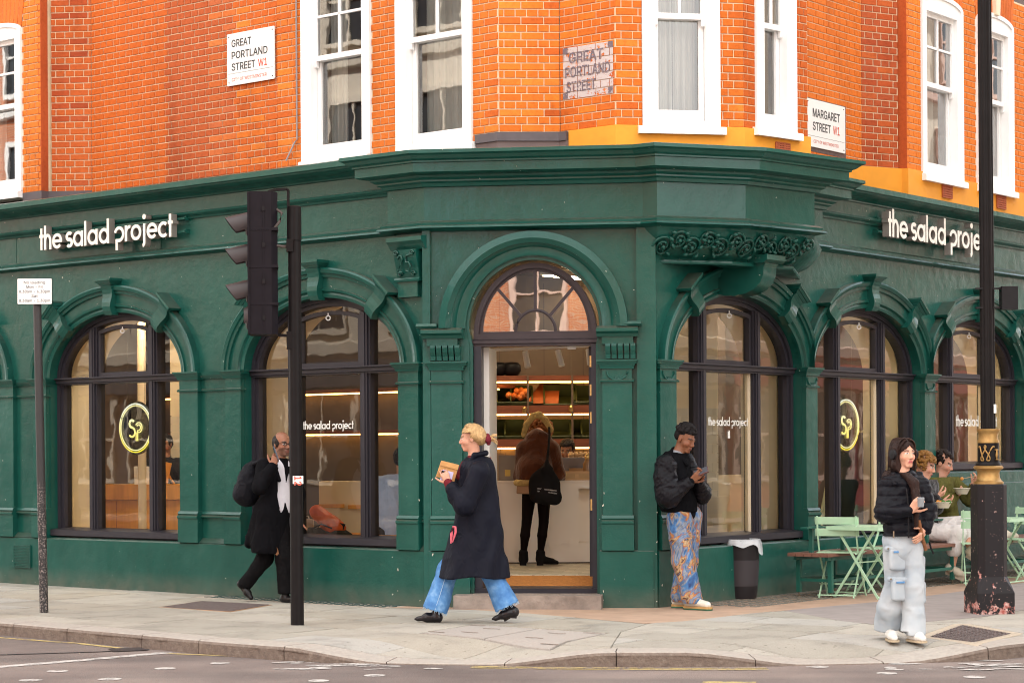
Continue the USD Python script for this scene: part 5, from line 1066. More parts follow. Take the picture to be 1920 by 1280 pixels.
part(lb, 'frame', MB().bar(a0, a1, .07, .03, (*FRt.n, 0)).bar(a1, b1, .03, .03), PALEGREEN); part(lb, 'picture', MB().add([a0, b0, b1, a1], [(0, 1, 2, 3)]), mat('dark_picture', (.035, .055, .055), .3))
# stack of takeaway bowls in the last window
bs = thing('bowl_stack', 'tall stack of pale takeaway bowls in the last window', 'bowls'); BOWL = mat('card_bowl', (.56, .51, .40), .7, .06, 6)
for k in range(2):
    for j in range(9): c = FRt.w(np.array([6.55 + k * .24, -.95 - .02 * k, 1.32 + j * .034])); part(bs, 'bowl', MB().lathe(c, [(.075, 0), (.11, .055), (.118, .058), (.118, .064), (.10, .062), (.07, .01), (0, .01)], 18), BOWL, smooth=35)
wl = thing('window_ledge', 'cream ledge inside the last window that carries bowls', 'ledge'); part(wl, 'board', MB(FRt).box(5.9, 8.1, -1.2, -.74, 1.27, 1.32), CREAM); part(wl, 'bracket', MB(FRt).box(6.2, 6.25, -1.1, -.74, 1.1, 1.27), CREAM)
# neon discs
NEON_Y = usdkit.material(stage, lookpath('neon_yellow'), {'g': ('geometry', {}), 'sx': ('separate_xyz', {}), 'mr': ('map_range', {'from_min': 1.55, 'from_max': 2.05}), 'r': ('rgb_ramp', {'ramp': [(0., (1., .78, .05)), (.5, (1., .85, .30)), (1., (.95, .95, .75))]}), 'e': ('emission', {'strength': .38})}, [('g.position', 'sx.vector'), ('sx.z', 'mr.value'), ('mr.result', 'r.fac'), ('r.color', 'e.color')], surface='e.emission')
NEON_W = mat_emit('neon_white', (.95, .85, .38), .36)
ACRYL = mat_glass('acrylic_disc', tint=(.90, .90, .84), boost=2.0)
def neon(fr, uc, zc, R, n, label):
    t = thing('neon_sign', label, 'neon sign')
    part(t, 'disc', MB(fr).poly(Point(uc, zc).buffer(R * 1.08, 32), n - .012, n - .004), ACRYL)
    q = lambda x, z, dn=.012: fr.w(np.array([uc + x * R, n + dn, zc + z * R]))
    for r in (.98, .90): part(t, 'ring_tube', MB().tube([q(r * math.cos(a), r * math.sin(a)) for a in np.linspace(0, 2 * math.pi, 49)], .0062, 6), NEON_Y if r > .95 else NEON_W, smooth=True)
    for off in (0, .10):
        S = arcp(-.22, .17, .17 - off * .5, 40, 270, 14) + arcp(-.22, -.17, .17 + off * .3, 90, -140, 14)
        part(t, 'letter_tube', MB().tube([q(x, z) for x, z in S], .0065, 6), NEON_Y, smooth=True)
    for off in (0, .09):
        pth = arcp(.20, .02, .20 - off, 150, -90, 16) + [(.04 + off, -.18 + off), (.04 + off, -.52)]
        part(t, 'letter_tube', MB().tube([q(x, z) for x, z in pth], .0065, 6), NEON_Y, smooth=True)
    for x in (-.06, .06): part(t, 'cable', MB().tube([q(x + .1 * math.sin(s * 3), .35 + s * .6, -.01) for s in np.linspace(0, 1, 8)], .004, 5), WHITE_PAINT)
    for s in (-1, 1): part(t, 'hanging_wire', MB().tube([q(s * .5, .93, 0), q(s * .5, 3.55, 0)], .002, 4), STEEL)
uN, zN = FL.at(258, 802, -.62); neon(FL, uN, zN, .285, -.62, 'round yellow neon disc in the leftmost full window')
uN, zN = FRt.at(1588, 796, -.75); neon(FRt, uN, zN, .30, -.75, 'round yellow neon disc in the window behind the puffer jacket')
# letters stuck on the glass
DECAL = mat('white_decal', (.75, .76, .72), .6, .02, 5)
for fr, px0, px1, py, lab, w in ((FL, 571, 666, 804, 'white shop name lettering on the glass beside the traffic light pole', None), (FRt, 1330, 1405, 798, 'white shop name lettering on the glass beside the phone user', None), (FRt, 1795, 1872, 799, 'white shop name lettering on the glass behind the lamp post', None)):
    n = -.170; u0 = fr.at(px0, py, n)[0]; u1 = fr.at(px1, py, n)[0]; z = fr.at((px0 + px1) / 2, py, n)[1]
    t = thing('window_lettering', lab, 'lettering'); lettering(t, fr, u0, u1, z, n, n + .002, DECAL, 'letter')
t = thing('recycling_mark', 'small white certificate sticker under the window lettering', 'sticker'); u, z = FRt.at(1369, 812, -.170); part(t, 'sticker', MB(FRt).poly(Polygon([(u - .02, z - .05), (u + .02, z - .05), (u + .02, z + .02), (u, z + .035), (u, z + .02), (u - .02, z + .02)]), -.170, -.168), DECAL)
# ================================================================ SIGNS ON THE BUILDING
LETTER_W = mat('cream_letter_face', (.80, .77, .68), .4, .02, 4)
LETTER_S = mat('steel_letter_side', (.30, .27, .24), .4, .1, 8, metal=.4)
def fascia_sign(fr, px0, py0, px1, py1, label, n=.165):
    t = thing('shop_sign', label, 'sign'); u0, za = fr.at(px0, py0, n); u1, zb = fr.at(px1, py1, n); z = (za + zb) / 2
    s = (u1 - u0) / LOGO_W
    for ch, g in LOGO:
        q = affinity.affine_transform(g, [s, 0, 0, s * 1.0, u0, z]); l = part(t, 'letter', MB(fr).poly(q, n - .004, n), LETTER_W); part(l, 'side_wall', MB(fr).poly(q.buffer(-.0015), n - .085, n - .0045), LETTER_S)
    for zz in (.10, .24): part(t, 'mounting_bar', MB(fr).box(u0 - .06, u1 + .08, .055, .075, z + zz * 1.0 - .055, z + zz - .03), GREEN)
    for u in (u0 - .05, (u0 + u1) / 2, u1 + .07):
        for zz in (.06, .20): part(t, 'standoff', MB(fr).box(u - .012, u + .012, .0, .056, z + zz - .022, z + zz + .022), GREEN)
fascia_sign(FL, 76, 469, 327, 444, 'cream raised shop name letters on the left green fascia')
fascia_sign(FRt, 1668, 446, 1862, 471, 'cream raised shop name letters on the right green fascia, cut by the lamp post')
ENAMEL = mat('white_enamel', (.74, .73, .70), .25, .03, 6); INK = mat('black_ink', (.03, .03, .03), .5); REDINK = mat('red_ink', (.55, .09, .05), .5)
def street_sign(fr, u0, u1, z0, z1, n, lines, label, rim=None):
    t = thing('street_sign', label, 'street sign'); w, h = u1 - u0, z1 - z0
    pg = sbox(u0 + .012, z0 + .012, u1 - .012, z1 - .012).buffer(.012, 4)
    if rim: part(t, 'rusty_backing', MB(fr).poly(sbox(u0 - .005, z0 - .05, u1 + .035, z1 + .012), n - .012, n), rim)
    part(t, 'plate', MB(fr).poly(pg, n, n + .012), ENAMEL)
    part(t, 'rule_line', MB(fr).box(u0 + .02, u1 - .02, n + .012, n + .0125, z0 + h * .225, z0 + h * .232), INK)
    for s, x, y, hh, ww, c in lines:
        m = MB(fr); m.add(*text_on(fr, s, u0 + w * x, z0 + h * y, hh * h, n + .0125, width=ww * w, bold=hh > .1)); part(t, 'lettering', m, c)
    for x in (.04, .96):
        for y in (.06, .94): part(t, 'screw', MB().sphere(fr.w(np.array([u0 + w * x, n + .012, z0 + h * y])), .007, 1), INK)
    return t
street_sign(FLw, -3.50, -2.755, 5.545, 6.115, .004, [('GREAT', .10, .74, .135, .42, INK), ('PORTLAND', .10, .51, .135, .76, INK), ('STREET', .10, .285, .135, .50, INK), ('W1', .66, .285, .135, .19, REDINK), ('CITY OF WESTMINSTER', .10, .08, .06, .74, REDINK)], 'white street name plate above the left fascia')
street_sign(FRu, 3.06, 3.90, 4.785, 5.30, .004, [('MARGARET', .16, .64, .17, .70, INK), ('STREET', .16, .36, .17, .46, INK), ('W1', .68, .36, .17, .17, REDINK), ('CITY OF WESTMINSTER', .18, .09, .065, .64, REDINK)], 'white street name plate with rusty edge above the ochre band', rim=mat('rusty_plate', (.10, .065, .055), .8, .4, 20))
# ================================================================ STREET FURNITURE
STEELW = mat('worn_black_post', (.0075, .006, .006), .42, .3, 10, spec=.13)
CHIPPED = usdkit.material(stage, lookpath('chipped_post'), {'g': ('geometry', {}), 'n': ('noise_texture', {'scale': 55., 'detail': 5., 'roughness': .7}), 'r': ('rgb_ramp', {'ramp': [(.52, (.012, .010, .010)), (.58, (.17, .14, .13)), (.66, (.32, .27, .25))]}), 'sx': ('separate_xyz', {}), 'mr': ('map_range', {'from_min': .95, 'from_max': 1.25, 'to_min': 1., 'to_max': 0.}), 'mr2': ('map_range', {'from_min': .0, 'from_max': .35, 'to_min': .25, 'to_max': 1.}), 'mu': ('math', {'math_type': 'multiply'}), 'm': ('mix', {'color1': (.02, .018, .018)}), 'p': ('principled_bsdf', {'roughness': .5})},
    [('g.position', 'n.vector'), ('n.fac', 'r.fac'), ('g.position', 'sx.vector'), ('sx.z', 'mr.value'), ('sx.z', 'mr2.value'), ('mr.result', 'mu.value1'), ('mr2.result', 'mu.value2'), ('mu.value', 'm.fac'), ('r.color', 'm.color2'), ('m.color', 'p.base_color')], surface='p.BSDF')
# parking sign post
b = ground(85, 1148); top = at(72, 560, b[1])
ps = thing('parking_sign', 'slim chipped black post with small white loading hours plate', 'sign')
part(ps, 'post', MB().tube([b, b * .5 + top * .5, top], [.041, .040, .038], 14), CHIPPED, smooth=40)
part(ps, 'collar', MB().tube([top - [0, 0, .02], top + [0, 0, .06]], [.05, .046], 14), STEELW, smooth=40)
FP = Fr(top[:2] + np.array([-.17, -.06]), (1.0, .06)); z0, z1 = top[2] + .02, top[2] + .245
def sz(px, py): return at(px, py, b[1])
a0 = sz(38, 571); a1 = sz(102, 523); FP = Fr((a0[0], b[1] - .055), (1, 0)); w = a1[0] - a0[0]; z0, z1 = a0[2], a1[2]
part(ps, 'plate', MB(FP).poly(sbox(.01, z0 + .01, w - .01, z1 - .01).buffer(.01, 4), .0, .006), ENAMEL); part(ps, 'plate_edge', MB(FP).poly(sbox(-.004, z0 - .004, w + .004, z1 + .004), -.006, -.0005), BLACKP)
for i, (s, ww) in enumerate((('No loading', .62), ('Mon - Fri', .48), ('8.30am - 6.30pm', .90), ('Sat', .18), ('8.30am - 1.30pm', .90))):
    m = MB(FP); h = z1 - z0; m.add(*text_on(FP, s, w * (.5 - ww / 2), z1 - h * (.20 + i * .178), h * .105, .0065, width=ww * w)); part(ps, 'lettering', m, INK)
# traffic light
b = ground(560, 1171); top = at(554, 388, b[1]); d = b[1]
tl = thing('traffic_light', 'black traffic signal on a black pole, seen from the side', 'traffic light')
mid = b + (top - b) * .925
part(tl, 'pole', MB().tube([b, b + (top - b) * .5, mid], [.0585, .0575, .0565], 20), STEELW, smooth=40); part(tl, 'pole_cap', MB().tube([mid - [0, 0, .02], top, top + [0, 0, .006]], [.063, .061, .05], 20), STEELW, smooth=40)
q = lambda px, py, dd=0.: at(px, py, d + dd)
hx0, hx1 = q(468, 400)[0], q(524, 400)[0]; zt, zb = q(496, 363)[2], q(496, 628)[2]
ang = math.radians(12); hf = Fr(((hx0 + hx1) / 2, d), (math.cos(ang), -math.sin(ang) * .0 + .12))
HOUS = mat('signal_housing', (.008, .0065, .009), .42, .25, 10, bump=.05, spec=.13)
W2, D2 = (hx1 - hx0) / 2 - .008, .155
m = MB(hf); 
hs = shapely.geometry.polygon.orient(Polygon([(-W2, -D2), (W2 * .55, -D2), (W2, -D2 * .6), (W2, D2 * .6), (W2 * .55, D2), (-W2, D2)]))
mm = trimesh.creation.extrude_polygon(hs, zt - zb, engine='earcut'); v = np.array(mm.vertices); m.add(np.c_[v[:, 0], v[:, 1], v[:, 2] + zb], np.array(mm.faces)[:, ::-1])
body = part(tl, 'signal_housing', m, HOUS)
m = MB(hf); m.box(-W2 - .016, -W2, -D2 * 1.12, D2 * 1.12, zb + .01, zt - .005)
part(body, 'backing_rim', m, HOUS)
for k in range(1, 4):
    zz = zt - (zt - zb) * k * .262; part(body, 'seam_band', MB(hf).box(-W2 - .018, W2 + .004, -D2 - .004, D2 + .004, zz - .012, zz + .012), HOUS)
for k in range(4):
    zz = zt - (zt - zb) * (.12 + k * .255); part(body, 'latch', MB(hf).box(-.012, .012, D2 - .002, D2 + .012, zz - .02, zz + .02), BLACKP)
part(body, 'side_rib', MB(hf).box(-.006, .006, D2, D2 + .006, zb + .02, zt - .02), HOUS)
HOODM = mat('signal_hood', (.030, .021, .021), .55, .15, 6)
for k in range(4):
    py = (425, 480, 545, 600)[k]; zz = q(470, (421, 480, 547, 597)[k])[2]; L = .195 if k < 3 else .035; R = .105; x0 = -W2 - .016; v = []; n = 25
    for i, a in enumerate(np.linspace(-math.radians(118), math.radians(118), n)):
        for t in np.linspace(0, 1, 7):
            cut = L * (.5 + .5 * math.cos(a * .76)) if k < 3 else L; v.append((x0 - cut * t, R * (1 - .18 * t) * math.sin(a), zz + R * (1 - .18 * t) * math.cos(a) - .03 * t * (k < 3)))
    f = [(i * 7 + j, i * 7 + j + 1, (i + 1) * 7 + j + 1, (i + 1) * 7 + j) for i in range(n - 1) for j in range(6)]
    part(tl, 'signal_hood', MB(hf).add(v, f), HOODM, smooth=True)
    lens = MB(); lens.sphere((0, 0, 0), 1, 2); vv = np.concatenate(lens.v) * [.02, R * .92, R * .92] + [x0 - .004, 0, zz]; part(tl, 'lens', MB(hf).add(vv, np.vstack(lens.f)), mat('signal_lens', (.05, .045, .045), .2) if k == 0 else '/World/Looks/signal_lens_look', smooth=True)
pt = [q(505, 360), q(520, 356), q(541, 355), q(543, 358), q(543, 470)]; m = MB(); 
for a, c in zip(pt[:-1], pt[1:]): m.bar(a, c, .022, .028, (0, 1, 0))
part(tl, 'top_bracket', m, STEELW)
m = MB(); m.bar(q(524, 628), q(552, 630), .02, .025); m.box(q(537, 0)[0], q(548, 0)[0], d - .05, d + .05, q(540, 655)[2], q(540, 622)[2]); part(tl, 'lower_bracket', m, STEELW)
part(tl, 'cable', MB().tube([q(514, 395, -.06), q(522, 393, -.08), q(531, 400, -.10), q(527, 415, -.11), q(513, 433, -.11), q(511, 448, -.10), q(518, 460, -.08), q(532, 462, -.06), q(541, 462, -.04)], .013, 8), mat('rubber_cable', (.05, .035, .03), .6), smooth=True)
part(tl, 'clamp', MB().box(q(538, 0)[0], q(551, 0)[0], d - .07, d + .05, q(540, 473)[2], q(540, 450)[2]), STEELW)
st = thing('pole_sticker', 'small white sticker with red figures on the traffic light pole', 'sticker'); c = q(561, 899, -.062); FS = Fr(c[:2], (1, -.15)); part(st, 'paper', MB(FS).poly(sbox(-.045, c[2] - .035, .048, c[2] + .035), 0, .0015), ENAMEL)
m = MB(); v, f = text_on(FS, '12', 0, 0, .062, .002, bold=True); v2 = np.stack([v[:, 2] - .030, v[:, 1], c[2] + .032 - v[:, 0] * .85], 1); part(st, 'figures', MB(FS).add(v2, f), REDINK)
# lamp post
b = ground(1863, 1150); b[2] = 0; X0, Y0 = b[0], b[1] + .12
lp = thing('lamp_post', 'tall black fluted lamp post with gilded bands on a worn square base', 'lamp post')
k = F_PX / b[1]; zz = lambda py: at(1863, py, b[1])[2]
PED = usdkit.material(stage, lookpath('worn_pedestal'), {'g': ('geometry', {}), 'n': ('noise_texture', {'scale': 9., 'detail': 6., 'roughness': .7}), 'n2': ('noise_texture', {'scale': 32., 'detail': 4.}), 'sx': ('separate_xyz', {}), 'mr': ('map_range', {'from_min': .0, 'from_max': .55, 'to_min': .125, 'to_max': -.13}), 'ad': ('math', {'math_type': 'add'}), 'r': ('rgb_ramp', {'ramp': [(.60, (0, 0, 0)), (.63, (1, 1, 1))]}), 'r2': ('rgb_ramp', {'ramp': [(.35, (.30, .07, .055)), (.55, (.45, .25, .22)), (.7, (.52, .40, .36))]}), 'm': ('mix', {'color1': (.009, .007, .008)}), 'v': ('noise_texture', {'scale': 48., 'detail': 2.}), 'vr': ('rgb_ramp', {'ramp': [(.70, (0, 0, 0)), (.715, (1, 1, 1))]}), 'm2': ('mix', {'color2': (.45, .28, .24)}), 'b': ('bump', {'strength': .4, 'distance': .006}), 'p': ('principled_bsdf', {'roughness': .42, 'specular_ior_level': .22})},
    [('g.position', 'n.vector'), ('g.position', 'n2.vector'), ('g.position', 'sx.vector'), ('sx.z', 'mr.value'), ('n.fac', 'ad.value1'), ('mr.result', 'ad.value2'), ('ad.value', 'r.fac'), ('n2.fac', 'r2.fac'), ('r.color', 'm.fac'), ('r2.color', 'm.color2'), ('g.position', 'v.vector'), ('v.fac', 'vr.fac'), ('vr.color', 'm2.fac'), ('m.color', 'm2.color1'), ('m2.color', 'p.base_color'), ('ad.value', 'b.height'), ('b.normal', 'p.normal')], surface='p.BSDF')
rot = math.radians(8); hw = .158
def octo(h, c): return [(h, -h + c), (h, h - c), (h - c, h), (-h + c, h), (-h, h - c), (-h, -h + c), (-h + c, -h), (h - c, -h)]
def ringo(h, c, z): a = np.array(octo(h, c)); return np.c_[X0 + a[:, 0] * math.cos(rot) - a[:, 1] * math.sin(rot), Y0 + a[:, 0] * math.sin(rot) + a[:, 1] * math.cos(rot), np.full(8, z)]
def loft(rs): 
    m = MB(); v = np.vstack(rs); n = len(rs[0]); f = [(i * n + j, i * n + (j + 1) % n, (i + 1) * n + (j + 1) % n, (i + 1) * n + j) for i in range(len(rs) - 1) for j in range(n)]; m.add(v, f); m.add(rs[-1], [(0, i, i + 1) for i in range(1, n - 1)]); return m
zp = zz(907)
part(lp, 'pedestal', loft([ringo(.178, .006, -.02), ringo(.178, .006, .19), ringo(.172, .012, .215), ringo(.140, .052, .335), ringo(.140, .050, zp - .01), ringo(.134, .05, zp)]), PED)
GOLD = mat('gilded_band', (.36, .215, .075), .45, .35, 9, metal=.75)
def turned(name, pr, m): return part(lp, name, MB().lathe((X0, Y0, 0), [(r, z) for r, z in pr], 28), m, smooth=40)
turned('gilded_collar', [(.10, zp - .01), (.135, zp), (.135, zp + .018), (.118, zp + .03), (.104, zp + .055), (.098, zp + .10), (.108, zp + .125), (.132, zp + .14), (.134, zp + .155), (.12, zp + .168), (.09, zp + .17)], GOLD)
zb1, zb2 = zz(873), zz(829)
turned('drum', [(.09, zp + .16), (.118, zp + .172), (.104, zp + .20), (.098, zb1 + .02), (.096, zb2), (.08, zb2 + .005)], STEELW)
zg0, zg1 = zz(831), zz(803)
turned('gilded_collar', [(.08, zg0), (.098, zg0 + .006), (.098, zg0 + .03), (.088, zg0 + .042), (.086, zg0 + .085), (.094, zg1 - .035), (.105, zg1 - .02), (.105, zg1 - .006), (.085, zg1), (.06, zg1)], GOLD)
ztop = 8.5; g = np.linspace(0, 2 * math.pi, 49)[:-1]; lean = (at(1852, 0, b[1])[0] - X0) / (at(1852, 0, b[1])[2] - zg1)
fl = [np.c_[X0 + lean * 0 + (.066 - .010 * t + .0035 * np.cos(g * 12)) * np.cos(g) + (lean * .55) * t * (ztop - zg1), Y0 + (.066 - .010 * t + .0035 * np.cos(g * 12)) * np.sin(g), np.full(48, zg1 - .01 + t * (ztop - zg1))] for t in (0, .25, .5, .75, 1.)]
m = MB(); m.add(np.vstack(fl), [(i * 48 + j, i * 48 + (j + 1) % 48, (i + 1) * 48 + (j + 1) % 48, (i + 1) * 48 + j) for i in range(4) for j in range(48)]); part(lp, 'fluted_shaft', m, STEELW)
def on_drum(pts, zc, ang0, r=.103): return [(X0 + r * math.sin(ang0 + x / r), Y0 - r * math.cos(ang0 + x / r), zc + z) for x, z in pts]
zc = (zb1 + zb2) / 2 + .005
W_ = [(-.075, .055), (-.055, .05), (-.035, -.02), (-.02, -.06), (-.045, -.06), (-.04, -.02), (-.005, .04), (.0, .07), (-.012, .07), (-.005, .035), (.03, -.02), (.035, -.06), (.01, -.06), (.02, -.02), (.05, .045), (.08, .06)]
tt = np.linspace(0, 1, len(W_)); from_ = np.array(W_)
from scipy.interpolate import CubicSpline
cs = CubicSpline(tt, from_); WS = [tuple(cs(t)) for t in np.linspace(0, 1, 60)]
a0 = math.asin(max(-1, min(1, ((at(1852, 850, b[1])[0] - X0)) / .103)))
part(lp, 'gilded_emblem', MB().tube(on_drum(WS, zc, a0), .0065, 6), GOLD, smooth=True)
part(lp, 'gilded_emblem', MB().tube(on_drum([(-.02, .045), (.02, .045), (.0, .045), (-.012, .0), (0, -.045), (.012, 0), (0, .045), (0, -.045), (-.02, -.045), (.02, -.045)], zc - .01, a0 + 1.05), .0065, 6), GOLD, smooth=True)
c = at(1893, 559, b[1] + .1); bx = part(lp, 'control_box', MB().box(c[0] - .07, c[0] + .075, c[1] - .06, c[1] + .06, c[2] - .105, c[2] + .105), BLACKP)
c2 = at(1850, 559, b[1] + .1); part(lp, 'control_strap', MB().box(c2[0] - .09, c[0] - .07, c2[1] - .02, c2[1] + .02, c2[2] + .08, c2[2] + .095).box(c2[0] - .09, c[0] - .07, c2[1] - .02, c2[1] + .02, c2[2] - .095, c2[2] - .08), BLACKP)
c3 = at(1868, 766, Y0 - .07); part(lp, 'number_plate', MB(Fr(c3[:2], (1, .5))).poly(sbox(-.014, c3[2] - .04, .014, c3[2] + .04), 0, .003), ENAMEL)
# waste bin
b = ground(1395, 1123); bn = thing('waste_bin', 'round black waste bin with white liner turned over the rim', 'bin')
BINP = mat('bin_plastic', (.010, .008, .009), .4, .2, 8, spec=.3); BINB = mat('bin_band', (.024, .019, .022), .55, .1, 8); bc = (b[0], b[1] + .16, .0); s = F_PX / b[1]
H = at(1397, 1012, b[1] + .1)[2]
part(bn, 'drum', MB().lathe(bc, [(0, .003), (.155, .003), (.162, .02), (.172, H * .22), (.172, H * .22)], 30), BINP, smooth=40); part(bn, 'band', MB().lathe(bc, [(.174, H * .22), (.188, H * .66), (.186, H * .662)], 30), BINB, smooth=40); part(bn, 'drum', MB().lathe(bc, [(.186, H * .66), (.196, H * .97), (.203, H), (.195, H), (.18, H * .6)], 30), BINP, smooth=40)
n = 72; a = np.linspace(0, 2 * math.pi, n + 1)[:-1]; br = np.random.default_rng(3); drop = .045 + .05 * meshkit.noise(np.c_[np.cos(a) * 2 + 5, np.sin(a) * 2 + 5, a * 0], 2) ; drop += .15 * np.exp(-((np.cos(a - 3.45) - 1) ** 2) / .02) + .10 * np.exp(-((np.cos(a + .15) - 1) ** 2) / .03)
rs = []
for t in (-.35, -.1, 0, .25, .6, 1.0):
    w = .006 * np.sin(a * 17 + 3 * t) * abs(t) + .006 * np.sin(a * 9 + t * 4)
    if t <= 0: r = .198 + .05 * t + w * .5; z = H + .012 + .3 * t * .5
    else: r = .207 + .014 * t + w; z = H + .014 - drop * t
    rs.append(np.c_[bc[0] + r * np.cos(a), bc[1] + r * np.sin(a), np.full(n, 1.) * z])
m = MB(); m.add(np.vstack(rs), [(i * n + j, i * n + (j + 1) % n, (i + 1) * n + (j + 1) % n, (i + 1) * n + j) for i in range(5) for j in range(n)])
LINER = usdkit.material(stage, lookpath('bin_liner'), {'p': ('principled_bsdf', {'base_color': (.72, .74, .76), 'roughness': .3}), 't': ('transparent_bsdf', {}), 'm': ('mix_closure', {'fac': .62})}, [('t.BSDF', 'm.closure1'), ('p.BSDF', 'm.closure2')], surface='m.closure')
part(bn, 'liner', m, LINER, smooth=True)
# bench along the right wall
BG = mat('bench_green', (.012, .085, .062), .35, .12, 8); PLANK = mat('bench_plank', (.17, .075, .05), .55, .25, 4, stretch=(2, 2, 8))
be = thing('wall_bench', 'long slatted brown bench on green legs under the right windows', 'bench'); u0, u1, nb0, nb1, hb = 1.90, 9.0, .34, .82, .455
for k in range(5): w = (nb1 - nb0) / 5; part(be, 'seat_plank', MB(FRt).prof(u0, u1, [(nb0 + k * w + .004, hb - .035), (nb0 + (k + 1) * w - .004, hb - .035), (nb0 + (k + 1) * w - .004, hb - .003), (nb0 + (k + 1) * w - .007, hb), (nb0 + k * w + .007, hb), (nb0 + k * w + .004, hb - .003)]), PLANK)
part(be, 'seat_rail', MB(FRt).box(u0 + .06, u1, nb1 - .07, nb1 - .04, hb - .075, hb - .037).box(u0 + .06, u1, nb0 + .04, nb0 + .07, hb - .075, hb - .037), BG)
for u in (2.05, 2.78, 4.0, 4.75, 6.0, 6.75, 8.2):
    for nn in (nb0 + .05, nb1 - .06):
        l = part(be, 'leg', MB(FRt).box(u - .022, u + .022, nn - .022, nn + .022, .05, hb - .037), BG); part(l, 'foot', MB().lathe((*FRt.loc(u, nn), 0), [(0, 0), (.018, 0), (.018, .012), (.008, .02), (.008, .05)], 10), STEEL)
    part(be, 'cross_rail', MB(FRt).box(u - .012, u + .012, nb0 + .06, nb1 - .07, .16, .19), BG)
part(be, 'stretcher', MB(FRt).box(2.05, 8.2, nb1 - .072, nb1 - .048, .158, .19).box(2.05, 8.2, nb0 + .038, nb0 + .062, .158, .19), BG)
for ua, ub in ((1.98, 2.75), (4.5, 5.2), (7.2, 7.9)):
    zt_ = .70
    for u in (ua + .10, ub - .02): part(be, 'arm_post', MB(FRt).box(u - .02, u + .02, nb0 + .16, nb0 + .20, hb, zt_), BG)
    part(be, 'arm_rest', MB(FRt).box(ua - .05, ub + .10, nb0 + .14, nb0 + .22, zt_, zt_ + .018), BG)
# folding bistro chairs and tables
MINT = mat('mint_paint', (.40, .60, .40), .42, .06, 9)
def make_chair(label, loc, rz):
    """Seat faces -y in its own space; two crossing pairs of flat bars, slatted seat and back."""
    t = thing('bistro_chair', label, 'chair', loc, rz, 'mint folding chairs outside the shop'); W = .40; SH = .455
    for sgn in (-1, 1):
        x = sgn * W / 2
        part(t, 'back_leg', MB().bar((x, -.24, 0), (x, .10, SH), .022, .012, (1, 0, 0)).bar((x, .10, SH), (x, .16, .60), .022, .012, (1, 0, 0)).bar((x, .16, .60), (x, .20, .83), .022, .012, (1, 0, 0)), MINT)
        x2 = sgn * (W / 2 - .022); part(t, 'front_leg', MB().bar((x2, .22, 0), (x2, -.17, SH - .01), .022, .012, (1, 0, 0)), MINT)
    part(t, 'seat_rail', MB().box(-W / 2, -W / 2 + .016, -.20, .17, SH - .012, SH).box(W / 2 - .016, W / 2, -.20, .17, SH - .012, SH), MINT)
    for k in range(7): y = -.19 + k * .056; part(t, 'seat_slat', MB().box(-W / 2 - .012, W / 2 + .012, y - .022, y + .022, SH, SH + .010), MINT)
    for z, y in ((.665, .172), (.785, .193)): part(t, 'back_slat', MB().obox((0, y - .009, z), W + .05, .008, .075, (1, 0, 0), (0, 1, -.17)), MINT)
    for y, z in ((-.215, .035), (.195, .03), (.10, .14)): part(t, 'cross_bar', MB().bar((-W / 2, y, z), (W / 2, y, z), .012, .012), MINT)
    m = MB(); m.bar((-W / 2, .15, .58), (W / 2, .05, SH - .03), .012, .010); return t
def chair_at(px, py, u_n=None): g = ground(px, py); return (g[0], g[1], 0)
angR = math.degrees(math.atan2(FRt.u[1], FRt.u[0]))     # chairs square to the right wall
def chair(label, u, nn, turn, first=[None]):
    p = FRt.loc(u, nn); rz = angR + turn
    if first[0] is None: first[0] = make_chair(label, (*p, 0), rz); return first[0]
    return copy_of(first[0], 'bistro_chair', label, (*p, 0), rz, 'chair', 'mint folding chairs outside the shop')
def make_table(label, loc, rz):
    t = thing('bistro_table', label, 'table', loc, rz, 'mint folding tables outside the shop'); s = .29; H = .715
    part(t, 'table_top', MB().plate(sbox(-s, -s, s, s).buffer(.02, 3), H, H + .012), MINT); part(t, 'top_rim', MB().plate(sbox(-s, -s, s, s).buffer(.02, 3).difference(sbox(-s, -s, s, s)), H - .025, H), MINT)
    for x in (-.24, .24): part(t, 'leg', MB().bar((x, -.26, 0), (x, .22, H), .024, .012, (1, 0, 0)), MINT); part(t, 'leg', MB().bar((x * .9, .26, 0), (x * .9, -.22, H), .024, .012, (1, 0, 0)), MINT)
    for y, z in ((-.25, .02), (.25, .02), (0.0, .36)): part(t, 'cross_bar', MB().bar((-.24, y, z), (.24, y, z), .014, .012), MINT)
    return t
